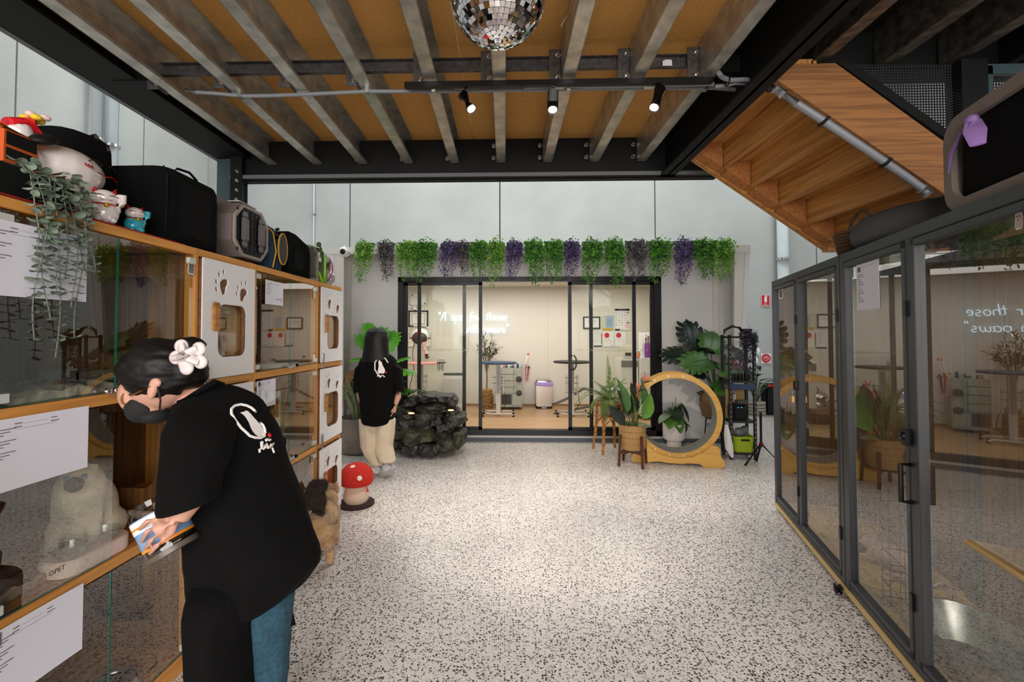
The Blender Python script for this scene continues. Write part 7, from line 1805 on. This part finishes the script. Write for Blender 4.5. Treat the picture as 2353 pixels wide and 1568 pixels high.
# shirt
SH = [((408,930),(500,884),1.45,.075),((420,950),(520,892),1.45,.12),((438,985),(570,912),1.46,.19),((446,1030),(608,958),1.47,.20),((452,1090),(636,1030),1.48,.19),((454,1160),(664,1110),1.49,.19),((452,1240),(694,1200),1.50,.19),((450,1310),(742,1292),1.50,.19),((452,1350),(704,1340),1.50,.18),((456,1385),(645,1388),1.50,.17)]
bv = garment('shirt', SH, CLO, wm)
MB().tube([A(412,925,1.36),A(450,905,1.36),A(490,880,1.40),A(508,886,1.46),A(500,905,1.52)],[.012,.014,.016,.014,.010],8,sq=.6).build('collar', CLO, wm, world=True)
b = MB(); rr = []
for (pl,pr,y,hb) in (((440,905),(525,922),1.42,.06),((412,940),(532,962),1.35,.10),((392,985),(530,1003),1.30,.10),((384,1030),(520,1060),1.26,.085),((378,1100),(500,1110),1.225,.080),((374,1165),(497,1140),1.21,.078),((377,1178),(495,1148),1.208,.074)):
    c1, c2 = atY(*pl,y), atY(*pr,y); c = (c1+c2)/2; d = (c1-c2); rr.append([c+d/2*math.cos(2*PI*k/24)*(1+.03*math.sin(k*1.9))+V(0,hb*math.sin(2*PI*k/24),0) for k in range(24)])
rr.append([c+(p-c)*.82+V(0,0,.03) for p in rr[-1]]); b.loft(rr); b.build('sleeve', CLO, wm, world=True)
b = MB(); rr = []
for u, r in ((0,.10),(.5,.09),(1,.085)):
    c = s2.lerp(e2_,u*.85); rr.append(ringpts(c,(e2_-s2),r,r,18))
b.loft(rr).build('sleeve', CLO, wm, world=True)
# long apron skirt falling in front of the legs and the open back tail
garment('apron', [((452,1290),(640,1290),1.44,.18),((448,1400),(565,1410),1.38,.13),((450,1500),(556,1490),1.36,.12),((458,1600),(570,1600),1.36,.12),((470,1730),(580,1730),1.36,.12)], CLO, wm, .04)
b = MB(); b.loft([[A(640,1300,1.50),A(700,1300,1.62),A(700,1300,1.64),A(636,1300,1.53)],[A(632,1400,1.50),A(668,1380,1.62),A(668,1380,1.64),A(628,1400,1.53)],[A(638,1453,1.50),A(680,1436,1.62),A(680,1436,1.64),A(634,1453,1.53)]]).build('shirt_tail', CLO, wm, world=True)
# embroidered emblem: open ring, sitting cat, lettering
E_ = lambda pts: [(500+x*.268, 880+y*.268) for x,y in pts]
stroke(bv, E_([(330,250),(290,215),(250,195),(200,185),(150,195),(118,225),(118,265),(150,320),(200,385),(250,430),(275,455),(320,470),(370,472),(405,455)]), .0042, 'emblem_ring', EMB, wm)
patch(bv, [tuple(E_([(a,c_),(d_,e)])) for a,c_,d_,e in ((195,258,205,252),(215,270,258,240),(232,285,290,272),(250,310,300,285),(270,345,330,318),(282,380,360,350),(300,415,385,385),(325,445,402,415),(350,462,405,440),(375,468,395,462))], 'emblem_cat', EMB, wm)
patch(bv, [tuple(E_([(a,c_),(d_,e)])) for a,c_,d_,e in ((236,240,240,236),(240,262,262,255),)], 'emblem_cat_ear', EMB, wm)
stroke(bv, E_([(365,340),(390,365),(405,400),(408,432),(395,448)]), .004, 'emblem_tail', EMB, wm)
stroke(bv, E_([(432,437),(448,458)]), .006, 'red_tag', RED, wm)
for s_ in ([(410,480),(416,498),(424,482),(430,498)],[(436,480),(444,494),(455,488)],[(362,600),(358,575),(378,560),(374,510),(385,505),(380,560),(398,568)],[(395,540),(405,560),(418,548),(402,536)],[(420,520),(428,560)],[(436,545),(430,560),(446,556),(452,540)],[(452,520),(462,545),(480,520)],[(462,545),(484,600)]): stroke(bv, E_(s_), .0034, 'lettering', EMB, wm)
# jeans
for (x0_, y0_, nm_) in ((0,1.50,'near'),(-1,1.68,'far')):
    L = [((515,1310),(672,1330),y0_,.10),((515,1400),(668,1400),y0_,.10),((520,1470),(662,1470),y0_,.09),((525,1568),(654,1568),y0_,.085),((530,1700),(648,1700),y0_,.085),((530,1828),(648,1828),y0_,.085)]
    if x0_ < 0: L = [((a[0]-18,a[1]-(40 if i>4 else 0)),(c_[0]-6,c_[1]-(40 if i>4 else 0)),y_,h_) for i,(a,c_,y_,h_) in enumerate(L)]
    if x0_ < 0: L = [((a[0]+10,a[1]),(c_[0]+5,c_[1]),y_,h_) for a,c_,y_,h_ in L]; L[-1] = ((582,1740),(640,1740),y0_,.08)
    garment('jeans_leg', L, JEAN, wm, .04)
for y in (1.50,1.68): MB().ell((-.83,y,.045),(.13,.048,.045)).box((-.96,y-.05,.002),(-.70,y+.05,.02)).build('shoe', mat('shoe_white',(210,208,204),.6), wm, world=True, bev=.004)
# the treat jar in her hand
jt = thing('treat_jar', 'tilted clear treat jar with an orange and blue label in the bending woman\'s hand', 'jar', A(378,1215,1.262))
T0 = A(347,1152,1.275); B0 = A(398,1258,1.268); d = (B0-T0).normalized(); L_ = (B0-T0).length
rot = V(0,0,-1).rotation_difference(d).to_matrix().to_4x4(); mj = Matrix.Translation(B0) @ rot
def jl(prof, m, nm): MB().lathe([(r_3*1.12, z_3) for r_3, z_3 in prof], n=36, mx=mj).build(nm, m, jt, world=True)
jl([(.050,0),(.056,.004),(.056,L_*.82),(.050,L_*.9),(.052,L_),(.049,L_),(.047,L_*.9),(.053,L_*.8),(.053,.01),(.001,.008)], glass('jar_clear',(.84,.82,.80),1.6), 'glass_body')
jl([(.0565,L_*.18),(.0572,L_*.18),(.0572,L_*.76),(.0565,L_*.76)], mat('label_blue',(120,150,190),.5), 'label')
jl([(.0574,L_*.15),(.058,L_*.15),(.058,L_*.20),(.0574,L_*.20)], mat('label_orange',(240,140,30),.5), 'orange_band')
jl([(.0574,L_*.60),(.058,L_*.60),(.058,L_*.64),(.0574,L_*.64)], MT['label_orange'], 'orange_band')
jl([(.0576,L_*.52),(.0582,L_*.52),(.0582,L_*.60),(.0576,L_*.60)], mat('label_white',(230,226,230),.5), 'white_band')
jl([(.0576,L_*.64),(.0582,L_*.64),(.0582,L_*.74),(.0576,L_*.74)], MT['label_white'], 'white_band')
jl([(.001,.012),(.052,.014),(.052,L_*.16),(.001,L_*.18)], mat('treats_brown',(70,52,40),.9,noise=(120,.7)), 'treats')
jl([(.050,-.012),(.058,-.010),(.058,.004),(.050,.006)], mat('jar_base',(84,76,66),.4), 'lid')

# ---- woman walking away by the fountain
q = V(-1.36,4.88,0)
w2 = thing('person', 'woman with long black hair, black T-shirt and beige trousers walking by the fountain', 'person', q)
Y4 = 4.88
b = MB(); hc = A(866,782,Y4)
b.ell(hc,(.078,.095,.115),nu=22,nv=16).ell(hc+V(-.02,.07,-.05),(.04,.045,.05)).ell(hc+V(-.02,.105,-.01),(.012,.014,.02)).tube([hc-V(0,0,.08),A(866,825,Y4)],[.055,.06],14)
for s_ in (1,-1): b.ell(hc+V(s_*.08,.01,-.01),(.012,.018,.028))
b.tube([A(867,830,Y4),A(868,880,Y4),A(868,940,Y4),A(868,975,Y4)],[.11,.14,.125,.135],18,sq=.7)
for s_, (shx,shy),(ex,ey),(wx,wy),yo in ((1,(912,842),(920,893),(909,930),-.02),(-1,(828,842),(822,895),(834,935),.10)):
    sh = A(shx-s_*12,shy+2,Y4); el = A(ex,ey,Y4+.02); wr = A(wx,wy,Y4+yo)
    b.tube([sh,sh.lerp(el,.5),el],[.042,.042,.038],12).tube([el,el.lerp(wr,.45),wr],[.038,.036,.024],12).ell(el,.038).ell(sh,.042)
    hd = (wr-el).normalized(); b.tube([wr,wr+hd*.05,wr+hd*.085],[.024,.034,.032],12,sq=.6)
    for k in range(4): f0 = wr+hd*.085+V(0,(-.027+.018*k),0); finger(b,[f0,f0+hd*.025+V(-s_*.006,0,0),f0+hd*(.045+.006*(k in (1,2)))+V(-s_*.016,0,0)],.0085)
    f0 = wr+hd*.02+V(0,-.028,0); finger(b,[f0,f0+hd*.025+V(-s_*.004,-.022,0),f0+hd*.05+V(-s_*.01,-.028,0)],.0095)
legs = []
for s_, hip, kn_, an in ((-1,A(850,970,Y4),A(852,1028,Y4+.04),A(868,1068,Y4-.04)),(1,A(884,970,Y4),A(880,1024,Y4+.04),A(890,1062,Y4-.12))):
    b.tube([hip,hip.lerp(kn_,.5),kn_],[.085,.075,.055],12).tube([kn_,kn_.lerp(an,.35),an],[.054,.05,.034],12).ell(kn_,.055)
    ft = an+V(-.01,.13,-.065) if s_ < 0 else an+V(.03,.11,-.10); b.tube([an,(an+ft)/2+V(0,0,-.02),ft],[.036,.036,.024],10); legs.append((hip,kn_,an,ft))
put('body', blob(b,.006,3), SKIN, w2, world=True)
b = MB(); rr = []
for dz, rx, ry, dy_ in ((u_[0],u_[1]*1.28,u_[2],u_[3]) for u_ in ((.133,.02,.025,0),(.125,.055,.065,0),(.09,.085,.10,-.005),(.03,.099,.115,-.012),(-.05,.103,.112,-.02),(-.13,.108,.10,-.035),(-.22,.115,.085,-.055),(-.29,.112,.07,-.065),(-.32,.09,.045,-.07))):
    rr.append([hc+V(rx*math.cos(2*PI*k/26)*(1+.02*math.sin(k*2.3)),ry*math.sin(2*PI*k/26)+dy_,dz+(.015*math.sin(k*1.7) if dz < -.25 else 0)) for k in range(26)])
b.loft(rr)
put('hair', blob(b,.008,2), HAIR, w2, world=True)
bv2 = garment('t_shirt', [((850,808),(882,808),Y4,.06),((838,816),(898,816),Y4,.10),((822,832),(917,832),Y4,.15),((822,870),(912,870),Y4,.17),((828,920),(908,920),Y4,.175),((831,960),(905,960),Y4,.18),((830,979),(904,979),Y4,.178)], CLO, w2, .03)
for s_, L in ((1,[((895,826),(925,850)),((900,850),(926,870)),((903,885),(929,892)),((903,896),(929,900))]),(-1,[((842,826),(816,850)),((838,850),(813,872)),((836,888),(812,895)),((837,898),(813,904))])):
    b = MB(); rr = []
    for a_, c_ in L: p_, r_2 = atY(*a_,Y4), atY(*c_,Y4); c = (p_+r_2)/2; d = p_-r_2; rr.append([c+d/2*math.cos(2*PI*k/20)+V(0,.085*math.sin(2*PI*k/20),0) for k in range(20)])
    b.loft(rr).build('sleeve', CLO, w2, world=True)
for (hip,kn_,an,ft) in legs:
    rr = []
    for c, r in ((hip+V(0,0,.04),.115),(hip.lerp(kn_,.5),.112),(kn_,.105),(kn_.lerp(an,.5),.10),(an+V(0,0,.03),.088),(an-V(0,0,.0),.085)):
        rr.append([c+V(r*math.cos(2*PI*k/22)*(1+.05*math.sin(k*1.7)),r*math.sin(2*PI*k/22)*(1+.05*math.cos(k*2.3)),0) for k in range(22)])
    put('trouser_leg', blob(MB().loft(rr),.011,5), BEIG, w2, world=True)
    sm_ = MB().tube([V(an.x,an.y-.05,an.z-.045),V((an.x+ft.x)/2,(an.y+ft.y)/2,(an.z+ft.z)/2-.025),V(ft.x,ft.y+.04,ft.z-.01)],[.044,.046,.034],14); put('shoe', blob(sm_,.007,2), mat('grey_sneaker',(186,184,190),.7), w2, world=True)
G_ = lambda pts: [(740+x*.37, 520+y*.37) for x,y in pts]
stroke(bv2, G_([(410,850),(395,825),(370,812),(345,820),(328,850),(328,890),(345,920),(365,935)]), .007, 'emblem_ring', EMB, w2)
patch(bv2, [tuple(G_([(a,c_),(d_,e)])) for a,c_,d_,e in ((352,835,360,835),(350,850,372,848),(352,870,376,866),(348,890,388,885),(345,905,392,902),(350,915,385,915))], 'emblem_cat', EMB, w2)
stroke(bv2, G_([(340,935),(350,925),(360,940),(375,925),(390,938)]), .006, 'lettering', EMB, w2); stroke(bv2, G_([(393,905),(402,912)]), .007, 'red_tag', RED, w2)

# ---- fluffy tan cat beside the bending woman
ct = thing('tan_cat', 'fluffy tan cat with a dark brown raised tail walking behind the bending woman', 'cat', (-1.19,3.0,0))
b = MB(); Yc = 2.98
b.ell(A(728,1215,Yc),(.095,.12,.105)).ell(V(-1.23,3.13,.27),(.085,.15,.09)).ell(V(-1.27,3.28,.31),(.07,.08,.075)).ell(V(-1.28,3.38,.35),(.055,.055,.05)).ell(V(-1.28,3.43,.335),(.025,.025,.02))
for dx_, y, z0_ in ((-.06,Yc+.02,.22),(.05,Yc-.02,.22)):
    b.tube([V(-1.205+dx_,y,.27),V(-1.20+dx_,y-.03,.17),V(-1.195+dx_,y+.05,.09),V(-1.195+dx_,y+.03,.02)],[.075,.055,.032,.026],12).ell(V(-1.195+dx_,y+.055,.018),(.026,.045,.018))
for dx_ in (-.045,.045): b.tube([V(-1.26+dx_,3.28,.27),V(-1.26+dx_,3.29,.12),V(-1.26+dx_,3.28,.02)],[.04,.028,.024],10).ell(V(-1.26+dx_,3.30,.018),(.024,.04,.016))
for s_ in (1,-1): b.tube([V(-1.28+s_*.032,3.37,.39),V(-1.28+s_*.042,3.365,.43)],[.022,.005],8)
FURT = mat('tan_cat_fur', (196,158,112), .95, noise=(14,.35), bump=(120,.6), dark=(150,112,74), sheen=.3)
me = blob(b,.008,3)
from mathutils import noise as NZ
for v in me.vertices: v.co += v.normal*(NZ.noise(v.co*60)*.006)
put('body', me, FURT, ct, world=True)
b = MB().tube([A(733,1182,Yc),A(728,1160,Yc-.02),A(722,1138,Yc-.02),A(728,1120,Yc-.02),A(742,1116,Yc-.02)],[.045,.062,.068,.058,.04],14); me = blob(b.ell(A(742,1116,Yc-.02),.036),.008,3)
for v in me.vertices: v.co += v.normal*(NZ.noise(v.co*70)*.010)
put('tail', me, mat('dark_brown_fur',(52,38,30),.95,noise=(20,.4),bump=(120,.7)), ct, world=True)
fur = MB(); fr2 = random.Random(2)
for me_, cnt in ((me, 900),):
    for k in range(cnt):
        v = me_.vertices[fr2.randrange(len(me_.vertices))]; n_ = (v.normal+V(fr2.gauss(0,.5),fr2.gauss(0,.5),fr2.gauss(0,.5)+.3)).normalized(); s_ = n_.cross(V(0,0,1)).normalized()*.0016; e_ = v.co+n_*.022
        fur.add([v.co-s_, v.co+s_, e_],[(0,1,2)])
o = fur.build('tail_fur', MT['dark_brown_fur'], ct, flat=True); o['kind'] = 'stuff'
# small red scrap on the floor
q = atZ(1672,1248); o = MB().poly([(0,0),(.012,.002),(.01,.008),(.002,.007)],.002,RED).build('red_scrap', None); o.location = q; tag(o,'tiny red scrap on the terrazzo floor near the far enclosure','scrap')
